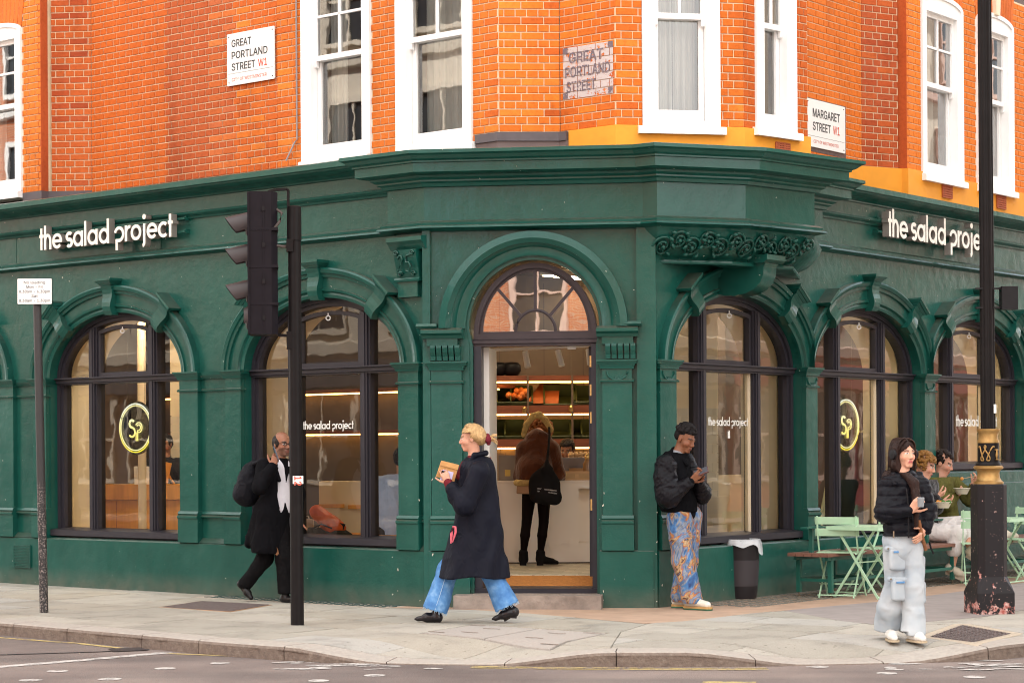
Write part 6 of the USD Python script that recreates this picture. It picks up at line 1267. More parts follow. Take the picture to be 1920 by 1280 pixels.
# ================================================================ PEOPLE: bodies and clothes as smooth solids
def nrm(v): v = np.asarray(v, float); return v / (np.linalg.norm(v) + 1e-12)
def surface_nets(F, o, h):
    s = F < 0; nx, ny, nz = F.shape; c = np.zeros((nx - 1, ny - 1, nz - 1), np.int8)
    for i in (0, 1):
        for j in (0, 1):
            for k in (0, 1): c += s[i:nx - 1 + i, j:ny - 1 + j, k:nz - 1 + k]
    act = (c > 0) & (c < 8); idx = np.full(c.shape, -1, np.int64); I = np.argwhere(act); idx[act] = np.arange(len(I))
    acc = np.zeros((len(I), 3)); cnt = np.zeros(len(I)); corners = [(i, j, k) for i in (0, 1) for j in (0, 1) for k in (0, 1)]
    val = {q: F[I[:, 0] + q[0], I[:, 1] + q[1], I[:, 2] + q[2]] for q in corners}
    for q in corners:
        for ax in range(3):
            if q[ax]: continue
            r = list(q); r[ax] = 1; r = tuple(r); a, b = val[q], val[r]; m = (a < 0) != (b < 0)
            t = np.where(m, a / np.where(a - b == 0, 1, a - b), 0); p = np.tile(np.array(q, float), (len(I), 1)); p[:, ax] += t; acc[m] += p[m]; cnt[m] += 1
    V = (I + acc / cnt[:, None]) * h + o; fs = []
    for ax in range(3):
        a, b = [x for x in range(3) if x != ax]; sl0 = [slice(None)] * 3; sl1 = [slice(None)] * 3; sl0[ax] = slice(0, -1); sl1[ax] = slice(1, None)
        s0, s1 = s[tuple(sl0)], s[tuple(sl1)]; E = np.argwhere(s0 != s1); E = E[(E[:, a] > 0) & (E[:, b] > 0) & (E[:, a] < F.shape[a] - 1) & (E[:, b] < F.shape[b] - 1)]
        if not len(E): continue
        q = []
        for da, db in ((1, 1), (0, 1), (0, 0), (1, 0)): e = E.copy(); e[:, a] -= da; e[:, b] -= db; q.append(idx[e[:, 0], e[:, 1], e[:, 2]])
        q = np.stack(q, 1); fl = s0[E[:, 0], E[:, 1], E[:, 2]]
        if ax == 1: fl = ~fl
        q[~fl] = q[~fl][:, ::-1]; fs.append(q)
    q = np.vstack(fs); q = q[(q >= 0).all(1)]; return V, np.vstack([q[:, [0, 1, 2]], q[:, [0, 2, 3]]])
def cap(a, b, ra, rb=None, k=None): return ('c', np.asarray(a, float), np.asarray(b, float), ra, ra if rb is None else rb, k)
def chain(pts, rs, k=None): return [cap(pts[i], pts[i + 1], rs[i], rs[i + 1], k) for i in range(len(pts) - 1)]
def ell3(c, r, R=None, k=None): return ('e', np.asarray(c, float), np.asarray(r, float), np.eye(3) if R is None else np.asarray(R, float), k)
def fcap(a, b, ra, rb, ax, s, k=None): return ('f', np.asarray(a, float), np.asarray(b, float), ra, rb, nrm(ax), s, k)   # a capsule flattened to s along ax
def rbox(c, half, r, R=None, k=None): return ('b', np.asarray(c, float), np.asarray(half, float), np.eye(3) if R is None else np.asarray(R, float), r, k)   # a box with rounded edges
def minus(p): return ('-', p)
def bounds(p):
    if p[0] == 'c': r = max(p[3], p[4]); return np.minimum(p[1], p[2]) - r, np.maximum(p[1], p[2]) + r
    if p[0] == 'f': r = max(p[3], p[4]) * max(1, p[6]); return np.minimum(p[1], p[2]) - r, np.maximum(p[1], p[2]) + r
    if p[0] in 'eb': r = np.abs(p[3].T * 1.0) @ np.abs(p[2]) ; return p[1] - r, p[1] + r
    return bounds(p[1])
def dist(p, X):
    if p[0] in 'cf':
        a, b = p[1], p[2]; Q = X - a; d = b - a
        if p[0] == 'f':
            n, s = p[5], p[6]; Q = Q + (Q @ n)[..., None] * n * (1 / s - 1); d = d + (d @ n) * n * (1 / s - 1)
        t = np.clip((Q @ d) / max(d @ d, 1e-9), 0, 1); D = np.linalg.norm(Q - t[..., None] * d, axis=-1) - (p[3] + (p[4] - p[3]) * t)
        return D * (min(1, p[6]) if p[0] == 'f' else 1)
    if p[0] == 'b': Q = np.abs((X - p[1]) @ p[3].T) - p[2] + p[4]; return np.linalg.norm(np.maximum(Q, 0), axis=-1) + np.minimum(Q.max(-1), 0) - p[4]
    Q = (X - p[1]) @ p[3].T / p[2]; k0 = np.linalg.norm(Q, axis=-1); k1 = np.linalg.norm(Q / p[2], axis=-1); return np.where(k1 < 1e-6, -p[2].min(), k0 * (k0 - 1) / np.maximum(k1, 1e-6))
def solid(prims, h=.008, k=.03, disp=None, cut=()):
    """The smooth union of the shapes (minus() takes away), displaced and cut by planes (point, outward normal), as a mesh."""
    bs = [bounds(p) for p in prims if p[0] != '-']; lo = np.min([b[0] for b in bs], 0) - 3 * h - .02; hi = np.max([b[1] for b in bs], 0) + 3 * h + .02
    n = np.ceil((hi - lo) / h).astype(int) + 1; F = np.full(n, .25, np.float32); ax = [lo[i] + h * np.arange(n[i]) for i in range(3)]
    for p in prims:
        neg = p[0] == '-'; q = p[1] if neg else p; kk = (q[-1] if q[-1] is not None and np.ndim(q[-1]) == 0 else k); b0, b1 = bounds(q); mg = kk + .03
        i0 = np.clip(np.floor((b0 - mg - lo) / h).astype(int), 0, n - 1); i1 = np.clip(np.ceil((b1 + mg - lo) / h).astype(int) + 1, 1, n)
        if (i1 <= i0).any(): continue
        sl = tuple(slice(a, b) for a, b in zip(i0, i1)); X = np.stack(np.meshgrid(*[ax[i][sl[i]] for i in range(3)], indexing='ij'), -1); D = dist(q, X); f = F[sl]
        if neg: hh = np.maximum(kk - np.abs(f + D), 0) / kk; F[sl] = np.maximum(f, -D) + hh * hh * kk / 4
        else: hh = np.maximum(kk - np.abs(f - D), 0) / kk; F[sl] = np.minimum(f, D) - hh * hh * kk / 4
    if disp is not None or cut:
        m = np.abs(F) < .07; I = np.argwhere(m); X = lo + I * h
        if disp is not None: F[m] += disp(X)
        if cut:
            I = np.argwhere(F < .06); X = lo + I * h; f = F[tuple(I.T)]
            for c in cut: f = np.maximum(f, c(X) if callable(c) else (X - np.asarray(c[0])) @ nrm(c[1]))
            F[tuple(I.T)] = f
    return surface_nets(F, lo, h)
def frame3(fwd, up):
    f = nrm(fwd); u = np.asarray(up, float); u = nrm(u - f * (u @ f)); return np.stack([np.cross(f, u), f, u])    # rows: right, forward, up
class Head:
    def __init__(s, c, fwd, up=(0, 0, 1), sc=1.0, female=False): s.c = np.asarray(c, float); s.R = frame3(fwd, up); s.sc = sc; s.fem = female
    def w(s, p): return s.c + (np.asarray(p, float) * s.sc) @ s.R
    def l(s, X): return (X - s.c) @ s.R.T / s.sc
    def prims(s, neck_to, nr=.056):
        q = s.sc; E = lambda c, r, k=.02: ell3(s.w(c), np.array(r) * q, s.R, k); C = lambda a, b, ra, rb, k=.012: cap(s.w(a), s.w(b), ra * q, rb * q, k); jw = .042 if s.fem else .048
        return [E((0, -.014, .036), (.073, .094, .083)), E((0, .022, -.02), (.061, .072, .085)), E((0, .034, -.072), (jw, .052, .040)), C((-.012, .070, -.100), (.012, .070, -.100), .017, .017, .02),
                C((0, .090, .006), (0, .108, -.030), .0085, .012), C((-.011, .098, -.037), (.011, .098, -.037), .0085, .0085), C((-.036, .080, .022), (.036, .080, .022), .011, .011, .015),
                C((.036, .062, -.030), (.040, .040, -.035), .024, .024, .02), C((-.036, .062, -.030), (-.040, .040, -.035), .024, .024, .02), C((-.016, .089, -.062), (.016, .089, -.062), .0075, .0075), C((-.013, .087, -.074), (.013, .087, -.074), .008, .008),
                minus(E((.031, .100, .003), (.017, .012, .010), .01)), minus(E((-.031, .100, .003), (.017, .012, .010), .01)), E((.031, .078, .003), (.013, .012, .010), .004), E((-.031, .078, .003), (.013, .012, .010), .004),
                E((.075, -.012, -.008), (.010, .019, .031), .008), E((-.075, -.012, -.008), (.010, .019, .031), .008),
                cap(s.w((0, -.018, -.055)), neck_to, nr * q, nr * 1.06, .03)]
    def paint(s, V, skin, lip, brow=(.03, .02, .015), beard=None, eyes=True):
        L = s.l(V); x, y, z = np.abs(L[:, 0]), L[:, 1], L[:, 2]; col = np.tile(np.asarray(skin, float), (len(V), 1)); near = np.linalg.norm(L, axis=1) < .16
        if beard is not None:
            b = near & (y > .0) & (z < -.030 - .5 * np.maximum(0, .075 - y) + .0 * x) & (z > -.125); col[b] = np.asarray(beard) * .75 + np.asarray(skin) * .25
        ch = near & (np.hypot(x - .042, z + .028) < .022) & (y > .04); col[ch] *= np.array([1.06, .94, .92])
        lp = near & (x < .023 - .35 * np.abs(z + .068)) & (np.abs(z + .068) < .0125) & (y > .075); col[lp] = lip
        ln = lp & (np.abs(z + .068) < .003); col[ln] = np.asarray(lip) * .5
        bw = near & (x > .014) & (x < .050) & (np.abs(z - .026 + .15 * np.maximum(0, x - .036)) < .0055) & (y > .045); col[bw] = brow
        if eyes:
            e = near & (((x - .031) / .0155) ** 2 + ((z - .003) / .0075) ** 2 < 1) & (y > .06); col[e] = (.62, .58, .54); ir = near & (np.hypot(x - .031, z - .003) < .0072) & (y > .06); col[ir] = (.02, .012, .01)
            ld = near & (((x - .031) / .018) ** 2 + ((z - .0075) / .005) ** 2 < 1) & (y > .06) & (z > .0085); col[ld] = np.asarray(brow) * 1.0
        ns = near & (x > .004) & (x < .012) & (np.abs(z + .046) < .004) & (y > .088); col[ns] = np.asarray(skin) * .45
        return col
def hand(wrist, d, n, side=1, curl=(.5, .6, .4), sc=1.0, spread=.0, thumb=(.55, .5), bend=None):
    """A hand at the wrist: fingers run along d and bend towards n (the palm's side); the thumb leaves on side*(d x n)."""
    d, n = nrm(d), nrm(n); n = nrm(n - d * (n @ d)); s = np.cross(d, n) * side; w = np.asarray(wrist, float); pr = []; q = sc
    for t in (-.026, -.009, .009, .026): pr.append(cap(w + s * t * .7 * q + d * .012 * q, w + d * .088 * q + s * t * 1.12 * q, .0135 * q, .0125 * q, .014))
    for i, (t, L) in enumerate(((.030, .070), (.010, .079), (-.010, .073), (-.029, .057))):
        p = w + d * .088 * q + s * t * q; a = 0.; dd = d + s * spread * (t / .03); c = bend[i] if bend else curl
        for j, f in enumerate((.44, .32, .24)):
            a += c[j]; v = nrm(dd * math.cos(a) + n * math.sin(a)); r0 = (.0092, .0084, .0076)[j] * q; e = p + v * L * f * q; pr.append(cap(p, e, r0, r0 * .92, .004)); p = e
    p = w + d * .022 * q + s * .028 * q + n * .006 * q; v = nrm(s * .75 + d * .65 + n * thumb[0] * .4)
    for j, f in enumerate((.042, .032, .026)):
        e = p + v * f * q; r0 = (.0125, .0098, .0088)[j] * q; pr.append(cap(p, e, r0, r0 * .9, .008 if j == 0 else .004)); p = e; v = nrm(v + d * .35 + n * thumb[1] * .5)
    return pr
def folds(amp, f=9., seed=0, stretch=(1, 1, .45), axis=None):
    st = np.array(stretch) * f
    def g(X): q = X * st; w = meshkit.fbm(q * .5 + 7, 2, seed + 5); return amp * (2 * np.abs(2 * meshkit.fbm(q + w[:, None] * 1.6, 3, seed) - 1) - .7)
    return g
SKIN = mat_tint('skin', .5, subs=.10, bump=.04, spec=.35, var=.05)
def cloth_mat(name, col, rough=.85, var=.12, scale=12., bump=.25, bscale=180., sheen=0., spec=.06, wr=.45, **k): return mat(name, col, rough, var, scale, bump, bscale, spec=spec, sheen=sheen, wr=wr, **k)
def shoe(ankle, toe, up=(0, 0, 1), w=.040, sole=.018, heel=0.):
    """Shoe shapes between the heel under the ankle and the toe tip."""
    a, t = np.asarray(ankle, float), np.asarray(toe, float); d = nrm(t - a); L = np.linalg.norm(t - a); return a, t, d, L
def person(label, group=None): return thing('person', label, 'person', group=group)
def pants_leg(hip, knee, ank, r, k=.05): return chain([hip, knee, ank], r, k)
def body_mesh(p, prims, head, skin, lip, h=.0055, k=.022, **kw):
    V, F = solid(prims, h, k); V0 = V; col = head.paint(V, skin, lip, **kw); o = part(p, 'body', (V, F), SKIN, smooth=True, col=col); return o
def garment(p, name, prims, m, h=.009, k=.035, disp=None, cut=(), label=None, parent=None): return part(parent or p, name, solid(prims, h, k, disp, cut), m, label, smooth=True)
def J(d): return lambda px, py, dd=0.: at(px, py, d + dd)
def hairm(name, col, rough=.45, scale=55., stretch=(1, 1, .12)): return mat(name, col, rough, .45, scale, bump=.5, bscale=120., stretch=stretch, spec=.14)

def strands(p, H, paths, mats, r=.0042, name='hair_strand'):
    ms = [MB() for _ in mats]
    for i, pts in enumerate(paths):
        t = np.linspace(0, 1, len(pts)); cs = CubicSpline(t, np.array(pts)); q = cs(np.linspace(0, 1, 14)); ms[i % len(mats)].tube([H.w(x) if H is not None else x for x in q], np.r_[r * .5, np.full(11, r), r * .7, r * .25], 5)
    for m, k in zip(ms, mats): part(p, name, m, k, smooth=True, kind='stuff')
# ---------------------------------------------------------------- 1 the man on the telephone
def man_phone():
    p = person('bald man with glasses walking in long black coat, phone at his ear'); j = J(21.15)
    fw = nrm([.80, -.60, 0]); rt = np.array([fw[1], -fw[0], 0]); up = np.array([0, 0, 1.])
    H = Head(j(532, 832), nrm([.64, -.76, -.06]), sc=1.02)
    sR, sL = j(499, 876, -.08), j(549, 876, .12); ch = j(524, 900); pv = j(517, 968); eR, wR = j(490, 912, -.26), j(514, 873, -.24); hdR = nrm(j(523, 846, -.22) - wR)
    eL, wL = j(561, 925, .16), j(561, 975, .05); hR, hL = j(509, 968, -.06), j(526, 968, .08); kF, aF = j(535, 1046, -.04), j(537, 1112, -.06); kB, aB = j(499, 1046, .06), j(463, 1094, .10)
    neck = j(525, 866)
    pr = H.prims(neck, .058) + [fcap(ch + [-.02, .03, 0], pv, .085, .10, fw, .6), *chain([sR, eR, wR], [.045, .038, .028]), *chain([sL, eL, wL], [.045, .038, .028]), *chain([hL, kF, aF], [.07, .05, .035]), *chain([hR, kB, aB], [.07, .05, .035]), cap(neck, ch, .06, .09)]
    pr += hand(wR, hdR, nrm(H.c - wR) , 1, (.5, .7, .5)) + hand(wL, (0, 0, -1), -rt, 1, (.3, .4, .3))
    body_mesh(p, pr, H, (.24, .10, .055), (.20, .07, .05), brow=(.02, .015, .012), beard=(.10, .055, .04))
    # ring of short dark hair round a bald crown
    w = H.w; hr = [ell3(w((0, -.030, .016)), (.083, .098, .092), H.R), cap(w((-.074, .0, .03)), w((-.074, .012, -.01)), .014, .009), cap(w((.074, 0, .03)), w((.074, .012, -.01)), .014, .009)]
    garment(p, 'hair', hr, hairm('black_short_hair', (.018, .014, .012)), .007, .02, folds(.004, 60, 2), cut=[lambda X: H.l(X)[:, 1] - .018 - .02 * (H.l(X)[:, 2] < .05), lambda X: H.l(X)[:, 2] - .115 + 1.1 * np.maximum(0, H.l(X)[:, 1] + .05)])
    g = MB(); 
    for s in (-1, 1):
        g.tube([w((s * .033 + .022 * math.cos(a), .098, .004 + .016 * math.sin(a))) for a in np.linspace(0, 2 * math.pi, 17)], .0028, 5); g.tube([w((s * .056, .095, .008)), w((s * .078, .0, .01))], .0028, 5)
    g.tube([w((-.011, .102, .006)), w((.011, .102, .006))], .0028, 5); part(p, 'glasses', g, BLACKP)
    COAT = cloth_mat('black_wool_coat', (.005, .0048, .006), .9, .3, 9, .3, 150, sheen=0.)
    hemF, hemB = j(528, 1030, -.05), j(478, 1028, .10)
    coat = [fcap(j(524, 884), j(515, 960), .155, .165, fw, .75, .05), fcap(j(514, 955), j(507, 1022, .03), .155, .195, fw, .85, .06), *chain([sR, eR, wR + (eR - wR) * .1], [.078, .070, .056]), *chain([sL, eL, wL], [.078, .068, .055]), cap(sR, sL, .075, .075, .05), cap(j(470, 1018, .12), j(500, 960), .05, .12, .06)]
    shirt_cut = lambda X: None
    garment(p, 'coat', coat, COAT, .009, .04, folds(.010, 8, 4, (1, 1, .35)), cut=[(j(505, 1037), (-.05, 0, -1)), lambda X: -(np.hypot(((X - j(546, 905, -.17)) @ rt) / .044, (X[:, 2] - j(539, 910)[2]) / .28) - 1) * .044 * 1.0 + np.where((X - ch) @ fw > .0, 0, -9)])
    garment(p, 'coat_collar', [cap(j(516, 868, -.05), j(526, 900, -.14), .022, .020), cap(j(545, 868, .02), j(551, 900, -.08), .022, .020), cap(j(516, 868, -.05), j(526, 862, .10), .02, .02), cap(j(526, 862, .10), j(545, 868, .05), .02, .02)], COAT, .007, .02)
    garment(p, 'shirt', [fcap(j(533, 880, .005), j(529, 948, .005), .114, .128, fw, .70), cap(neck, neck + [0, 0, -.05], .066, .075)], cloth_mat('white_shirt', (.62, .60, .64), .75, .05, 10, .15),   .008, .03, folds(.003, 10, 1))
    TR = cloth_mat('black_trousers', (.006, .0055, .006), .85, .25, 10)
    garment(p, 'trousers', [fcap(pv, pv + [0, 0, .05], .13, .125, fw, .8), *chain([hL, kF, aF + [0, 0, .02]], [.098, .078, .070], .05), *chain([hR, kB, aB], [.098, .076, .068], .05)], TR, .009, .04, folds(.008, 10, 9, (1, 1, .5)), cut=[(aF + [0, 0, -.02], (0, 0, -1)) if 0 else (lambda X: (aF[2] - .005 - X[:, 2]))])
    LEA = mat('black_shoe_leather', (.006, .005, .005), .28, .2, 12, spec=.25)
    garment(p, 'shoe', [cap(aF + [-.02, .02, -.055], aF + fw * .15 + [0, 0, -.062], .040, .034), cap(aF + [0, 0, -.01], aF + [0, 0, -.05], .040, .044), cap(aF + fw * .15 + [0, 0, -.062], aF + fw * .20 + [0, 0, -.068], .034, .022)], LEA, .006, .02, cut=[(aF * [1, 1, 0] + [0, 0, .004], (0, 0, -1))])
    hb, tb = j(455, 1094, .12), j(473, 1120, .02); garment(p, 'shoe', [cap(hb, hb * .35 + tb * .65, .040, .038), cap(hb * .35 + tb * .65, tb, .036, .024), cap(aB, hb, .038, .042)], LEA, .006, .02)
    garment(p, 'sock', [cap(aB, (aB + hb) / 2, .036, .038)], TR, .006)
    # bag and phone are things of their own
    bg = thing('backpack', 'dark grey backpack on the back of the man on the phone', 'backpack'); BK = mat('backpack_nylon', (.010, .010, .013), .55, .25, 12, bump=.3, bscale=60, spec=.08, wr=.5); c = j(471, 908, .08)
    R = frame3(fw, (0.15, 0, 1)); garment(bg, 'bag', [ell3(c, (.15, .105, .20), R), ell3(c - R[1] * .05 - R[2] * .10, (.15, .10, .12), R), cap(c + R[2] * .17, c + R[2] * .21 + R[1] * .04, .06, .04)], BK, .009, .05, folds(.012, 9, 3))
    garment(bg, 'front_pocket', [ell3(c - R[1] * .115 - R[2] * .07, (.11, .05, .095), R)], BK, .009, .04, folds(.008, 14, 8)); part(bg, 'strap', MB().tube([c + R[2] * .2 + R[1] * .08 + R[0] * .06, sR + up * .075 - fw * .02, sR + fw * .09 + up * .02 + rt * -.02, sR + fw * .12 - up * .12 - rt * .05], [.02, .024, .022, .02], 8), BK, smooth=True)
    part(bg, 'loop', MB().tube([c + R[2] * .21, c + R[2] * .26 + R[1] * .03, c + R[2] * .22 + R[1] * .07], .008, 6), BK, smooth=True)
    ph = thing('phone', 'dark phone held to the ear of the man in the long coat', 'phone'); a, b = j(516, 840, -.20), j(524, 862, -.24); part(ph, 'slab', MB().obox((a + b) / 2, .15, .012, .07, b - a, (.95, .25, .3)), mat('phone_dark', (.03, .032, .045), .2))
    # folded brown flap of paper under the coat
    part(p, 'coat_lining', MB().add([j(514, 1012, -.10), j(524, 1030, -.12), j(527, 1043, -.11), j(512, 1036, -.09)], [(0, 1, 2, 3)]), mat('brown_lining', (.19, .085, .035), .8))
man_phone()

# ---------------------------------------------------------------- 2 the blonde woman striding left
def woman_coat():
    p = person('blonde woman in long navy black coat and blue jeans striding left'); j = J(18.42); fw = nrm([-.96, .10, 0]); lf = np.array([-fw[1], fw[0], 0])   # her left, towards the camera
    H = Head(j(886, 821), nrm([-.97, .10, -.10]), (-.08, 0, 1), sc=.95, female=True); neck = j(892, 857); ch = j(893, 898); pv = j(890, 985)
    sN, sF = j(901, 885, -.17), j(884, 882, .17); eN, wN = j(873, 946, -.20), j(845, 909, -.16); eF, wF = j(862, 930, .12), j(846, 898, .02)
    hN, hF = j(894, 985, -.09), j(888, 985, .09); kF, aF = j(842, 1068, .08), j(819, 1143, .07); kB, aB = j(922, 1072, -.02), j(953, 1136, -.04)
    pr = H.prims(neck, .050) + [fcap(ch, pv, .11, .12, fw, .72), *chain([sN, eN, wN], [.042, .035, .026]), *chain([sF, eF, wF], [.042, .035, .026]), *chain([hF, kF, aF], [.075, .052, .035]), *chain([hN, kB, aB], [.075, .052, .035]), cap(neck, ch, .055, .08)]
    pr += hand(j(843, 906, -.16), nrm(j(835, 885, -.15) - j(843, 906, -.16)), nrm([-.2, .97, .1]), 1, (.35, .5, .4), .95) + hand(j(850, 895, .05), nrm([-.75, -.1, .5]), nrm([0, -1, 0]), -1, (.3, .5, .4), .93)
    body_mesh(p, pr, H, (.50, .25, .165), (.42, .14, .11), brow=(.17, .10, .05))
    BL = hairm('blonde_hair', (.42, .265, .12), .4, 40, (1, .35, .5)); w = H.w
    hr = [ell3(w((0, -.022, .045)), (.084, .100, .086), H.R, .03), ell3(w((0, -.085, .0)), (.066, .060, .075), H.R, .03), cap(w((.070, .0, .05)), w((.060, -.09, -.012)), .030, .030, .03), cap(w((-.070, 0, .05)), w((-.06, -.09, -.012)), .03, .03, .03), cap(w((0, -.12, -.02)), w((0, -.145, -.028)), .034, .028)]
    ln = lambda X: (lambda L:   .0014 * np.sin((L[:, 2] * 1.0 + L[:, 1] * .45) * 420 + 8 * meshkit.noise(L * 20, 3)))(H.l(X))
    garment(p, 'hair', hr, BL, .005, .02, ln, cut=[lambda X: (lambda L: np.minimum(.052 - L[:, 2], L[:, 1] - .012 + .35 * (L[:, 2] + .02)))(H.l(X))])
    q = random.Random(9); pth = []
    for k in range(64):
        a = -1.25 + 2.5 * k / 63; x = math.sin(a); zc = math.cos(a); jx = q.uniform(-.004, .004)
        pth.append([(x * .070, .050 - .035 * abs(x) + jx, .045 + .072 * zc), (x * .086, .0 + jx, .045 + .090 * zc * (1 if abs(a) < 1.2 else .8)), (x * .082, -.06, .03 + .075 * zc + jx), (x * .045, -.115, .0 + .03 * zc), (x * .015 + jx, -.15, -.025)])
    strands(p, H, pth, [BL, hairm('blonde_light', (.58, .40, .21), .4), hairm('blonde_root', (.26, .15, .065), .45)], .0042)
    tail = []; r = random.Random(2)
    for k in range(11): a = r.uniform(-1, 1); b = r.uniform(-1, 1); s = w((.012 * a, -.165, -.03 + .012 * b)); tail += chain([s, s + H.R.T @ np.array([.012 * a, -.035, .006 + .02 * b]), s + H.R.T @ np.array([.02 * a, -.065 - .012 * r.random(), -.015 + .045 * b])], [.011, .009, .004], .006)
    garment(p, 'ponytail', tail, BL, .005, .008); garment(p, 'hair_tie', [cap(w((0, -.155, .012)), w((0, -.155, -.066)), .016, .016), cap(w((.02, -.155, -.028)), w((-.02, -.155, -.028)), .03, .03)], cloth_mat('burgundy_scrunchie', (.14, .018, .028), .7), .005, .01, folds(.006, 55, 5))
    NAVY = cloth_mat('navy_trench', (.0045, .0052, .011), .6, .25, 7, .15, 160, sheen=0., spec=.12)
    coat = [fcap(j(896, 884), j(894, 965), .150, .165, lf, .95, .05), fcap(j(895, 960), j(891, 1082), .165, .275, lf, .86, .05), cap(j(920, 885), j(931, 1000), .045, .05, .06), cap(j(931, 1000), j(942, 1080), .055, .065, .06), cap(j(858, 1000, .03), j(838, 1082, .03), .05, .065, .06), cap(sN, sF, .082, .082, .05),
            *chain([sN, eN, wN + (eN - wN) * .22], [.092, .084, .064], .035), *chain([sF, eF, wF + (eF - wF) * .3], [.09, .08, .06], .05), cap(j(915, 870), j(905, 900), .05, .08, .05)]
    def cf(X): q = (X - ch) @ fw; return .010 * np.sin(q * 34 + 5 * meshkit.noise(X * 4, 3) + X[:, 2] * 3) * np.clip((1.5 - X[:, 2]) / .9, 0.15, 1) + folds(.010, 7, 11, (1, 1, .35))(X)
    garment(p, 'coat', coat, NAVY, .009, .05, cf, cut=[lambda X: j(0, 1087)[2] - X[:, 2] + .012 * np.sin(X[:, 0] * 14), lambda X: X[:, 2] - j(0, 852)[2] + .0 * X[:, 0]])
    garment(p, 'collar', [cap(j(876, 882, -.07), j(892, 853, -.075), .022, .020), cap(j(892, 853, -.075), j(913, 849, -.02), .022, .022), cap(j(913, 849, -.02), j(911, 849, .06), .022, .02), cap(j(876, 884, -.07), j(868, 905, -.06), .022, .012)], NAVY, .007, .02)
    MAR = cloth_mat('maroon_knit', (.13, .016, .022), .85); garment(p, 'jumper', [cap(neck + [0, 0, -.01], ch + [-.03, 0, .02], .064, .10), cap(j(876, 872), j(868, 892), .05, .05)], MAR, .008, .03); garment(p, 'cuff', [cap(j(850, 920, -.17), j(843, 905, -.16), .046, .038)], MAR, .006, .01, folds(.006, 25, 3)); garment(p, 'cuff', [cap(j(856, 905, .06), j(848, 893, .03), .044, .036)], MAR, .007, .01)
    DEN = usdkit.material(stage, lookpath('blue_denim'), {'g': ('geometry', {}), 'n': ('noise_texture', {'scale': 14., 'detail': 5.}), 'r': ('rgb_ramp', {'ramp': [(.3, (.055, .155, .36)), (.55, (.095, .235, .47)), (.75, (.20, .36, .58))]}), 'bn': ('noise_texture', {'scale': 240.}), 'b': ('bump', {'strength': .35, 'distance': .006}), 'p': ('principled_bsdf', {'roughness': .85, 'specular_ior_level': .2})}, [('g.position', 'n.vector'), ('n.fac', 'r.fac'), ('r.color', 'p.base_color'), ('g.position', 'bn.vector'), ('bn.fac', 'b.height'), ('b.normal', 'p.normal')], surface='p.BSDF')
    hemf = nrm(aF - kF); hemb = nrm(aB - kB)
    garment(p, 'jeans', [*chain([hF, kF, aF + hemf * .01], [.07, .085, .112], .04), *chain([hN + [.02, .06, 0], kB, aB + hemb * .01], [.06, .080, .112], .04)], DEN, .008, .03, folds(.008, 9, 6, (1, 1, .6)), cut=[lambda X: np.where(X[:, 0] < j(888, 0)[0], (X - (aF + hemf * .005)) @ hemf, (X - (aB + hemb * .005)) @ hemb) + .004 * np.sin(X[:, 0] * 160)])
    FR = mat('frayed_hem', (.42, .55, .68), .9, .2, 40)
    for (a, d) in ((aF, hemf), (aB, hemb)):
        q1 = nrm(np.cross(d, [0, 1, 0])); q2 = np.cross(d, q1); m = MB(); rr = np.random.default_rng(4)
        for t in np.linspace(0, 2 * math.pi, 40)[:-1]: s = a + d * -.002 + (q1 * math.cos(t) + q2 * math.sin(t)) * .108; m.tube([s, s + d * rr.uniform(.012, .03) + q1 * rr.uniform(-.006, .006)], [.0025, .001], 4, False)
        part(p, 'frayed_hem', m, FR, kind='stuff')
    m = MB(); s0 = kF * .55 + hF * .0 + aF * .45; m.tube([kF * .8 + aF * .2 + [.0, -.098, 0], (kF * .4 + aF * .6) + [.0, -.108, 0], aF + hemf * .0 + [.0, -.112, .01]], .002, 5); part(p, 'seam', m, FR)
    BT = mat('boot_leather', (.008, .006, .007), .25, .2, 10, spec=.4)
    def boot(ank, heel, toe, tip=None):
        d = nrm((toe - heel) * [1, 1, .6]); b = garment(p, 'boot', [cap(ank, heel + [0, 0, .055], .040, .042), cap(heel + [0, 0, .05], heel * .45 + toe * .55 + [0, 0, .045], .041, .038), cap(heel * .45 + toe * .55 + [0, 0, .04], toe + [0, 0, .022], .036, .017), cap(toe + [0, 0, .022], toe + d * .03 + [0, 0, .018], .017, .008)], BT, .006, .025)
        part(b, 'heel', MB().bar(heel + [0, 0, .055], heel - [0, 0, .0] + d * .004, .055, .058, d), BT); part(b, 'sole', MB().bar(heel + [0, 0, .05], heel * .4 + toe * .6 + [0, 0, .008], .008, .06, (0, 0, 1)), BT)
    boot(j(820, 1140, .07), j(823, 1168, .07), j(787, 1164, .06)); boot(aB, j(966, 1158, -.06), j(932, 1163, -.05))
    PINK = mat('pink_ribbon', (.65, .12, .16), .6); part(p, 'pocket_ribbon', MB().tube([j(848, 1018, -.14), j(849, 1000, -.16), j(853, 986, -.165), j(856, 987, -.165), j(857, 996, -.16), j(851, 1016, -.14)], [.008, .014, .012, .012, .013, .006], 6), PINK, smooth=True)
    ev = thing('paper_bag', 'folded brown paper bag held by the striding woman', 'paper bag'); a, b, c, d = j(830, 863, -.08), j(863, 871, -.06), j(854, 903, -.08), j(820, 893, -.10); n = nrm(np.cross(b - a, d - a)) * .022
    KR = mat('kraft_bag', (.47, .235, .075), .75, .18, 12, bump=.4, bscale=30); m = MB(); m.add([a, b, c, d, a + n, b + n, c + n, d + n], [(0, 3, 2, 1), (4, 5, 6, 7), (0, 1, 5, 4), (1, 2, 6, 5), (2, 3, 7, 6), (3, 0, 4, 7)]); part(ev, 'bag', m, KR); f = .30; part(ev, 'folded_top', MB().add([a - n * .3, b - n * .3, b + (c - b) * f - n * .35, a + (d - a) * f - n * .35], [(0, 3, 2, 1)]), KR)
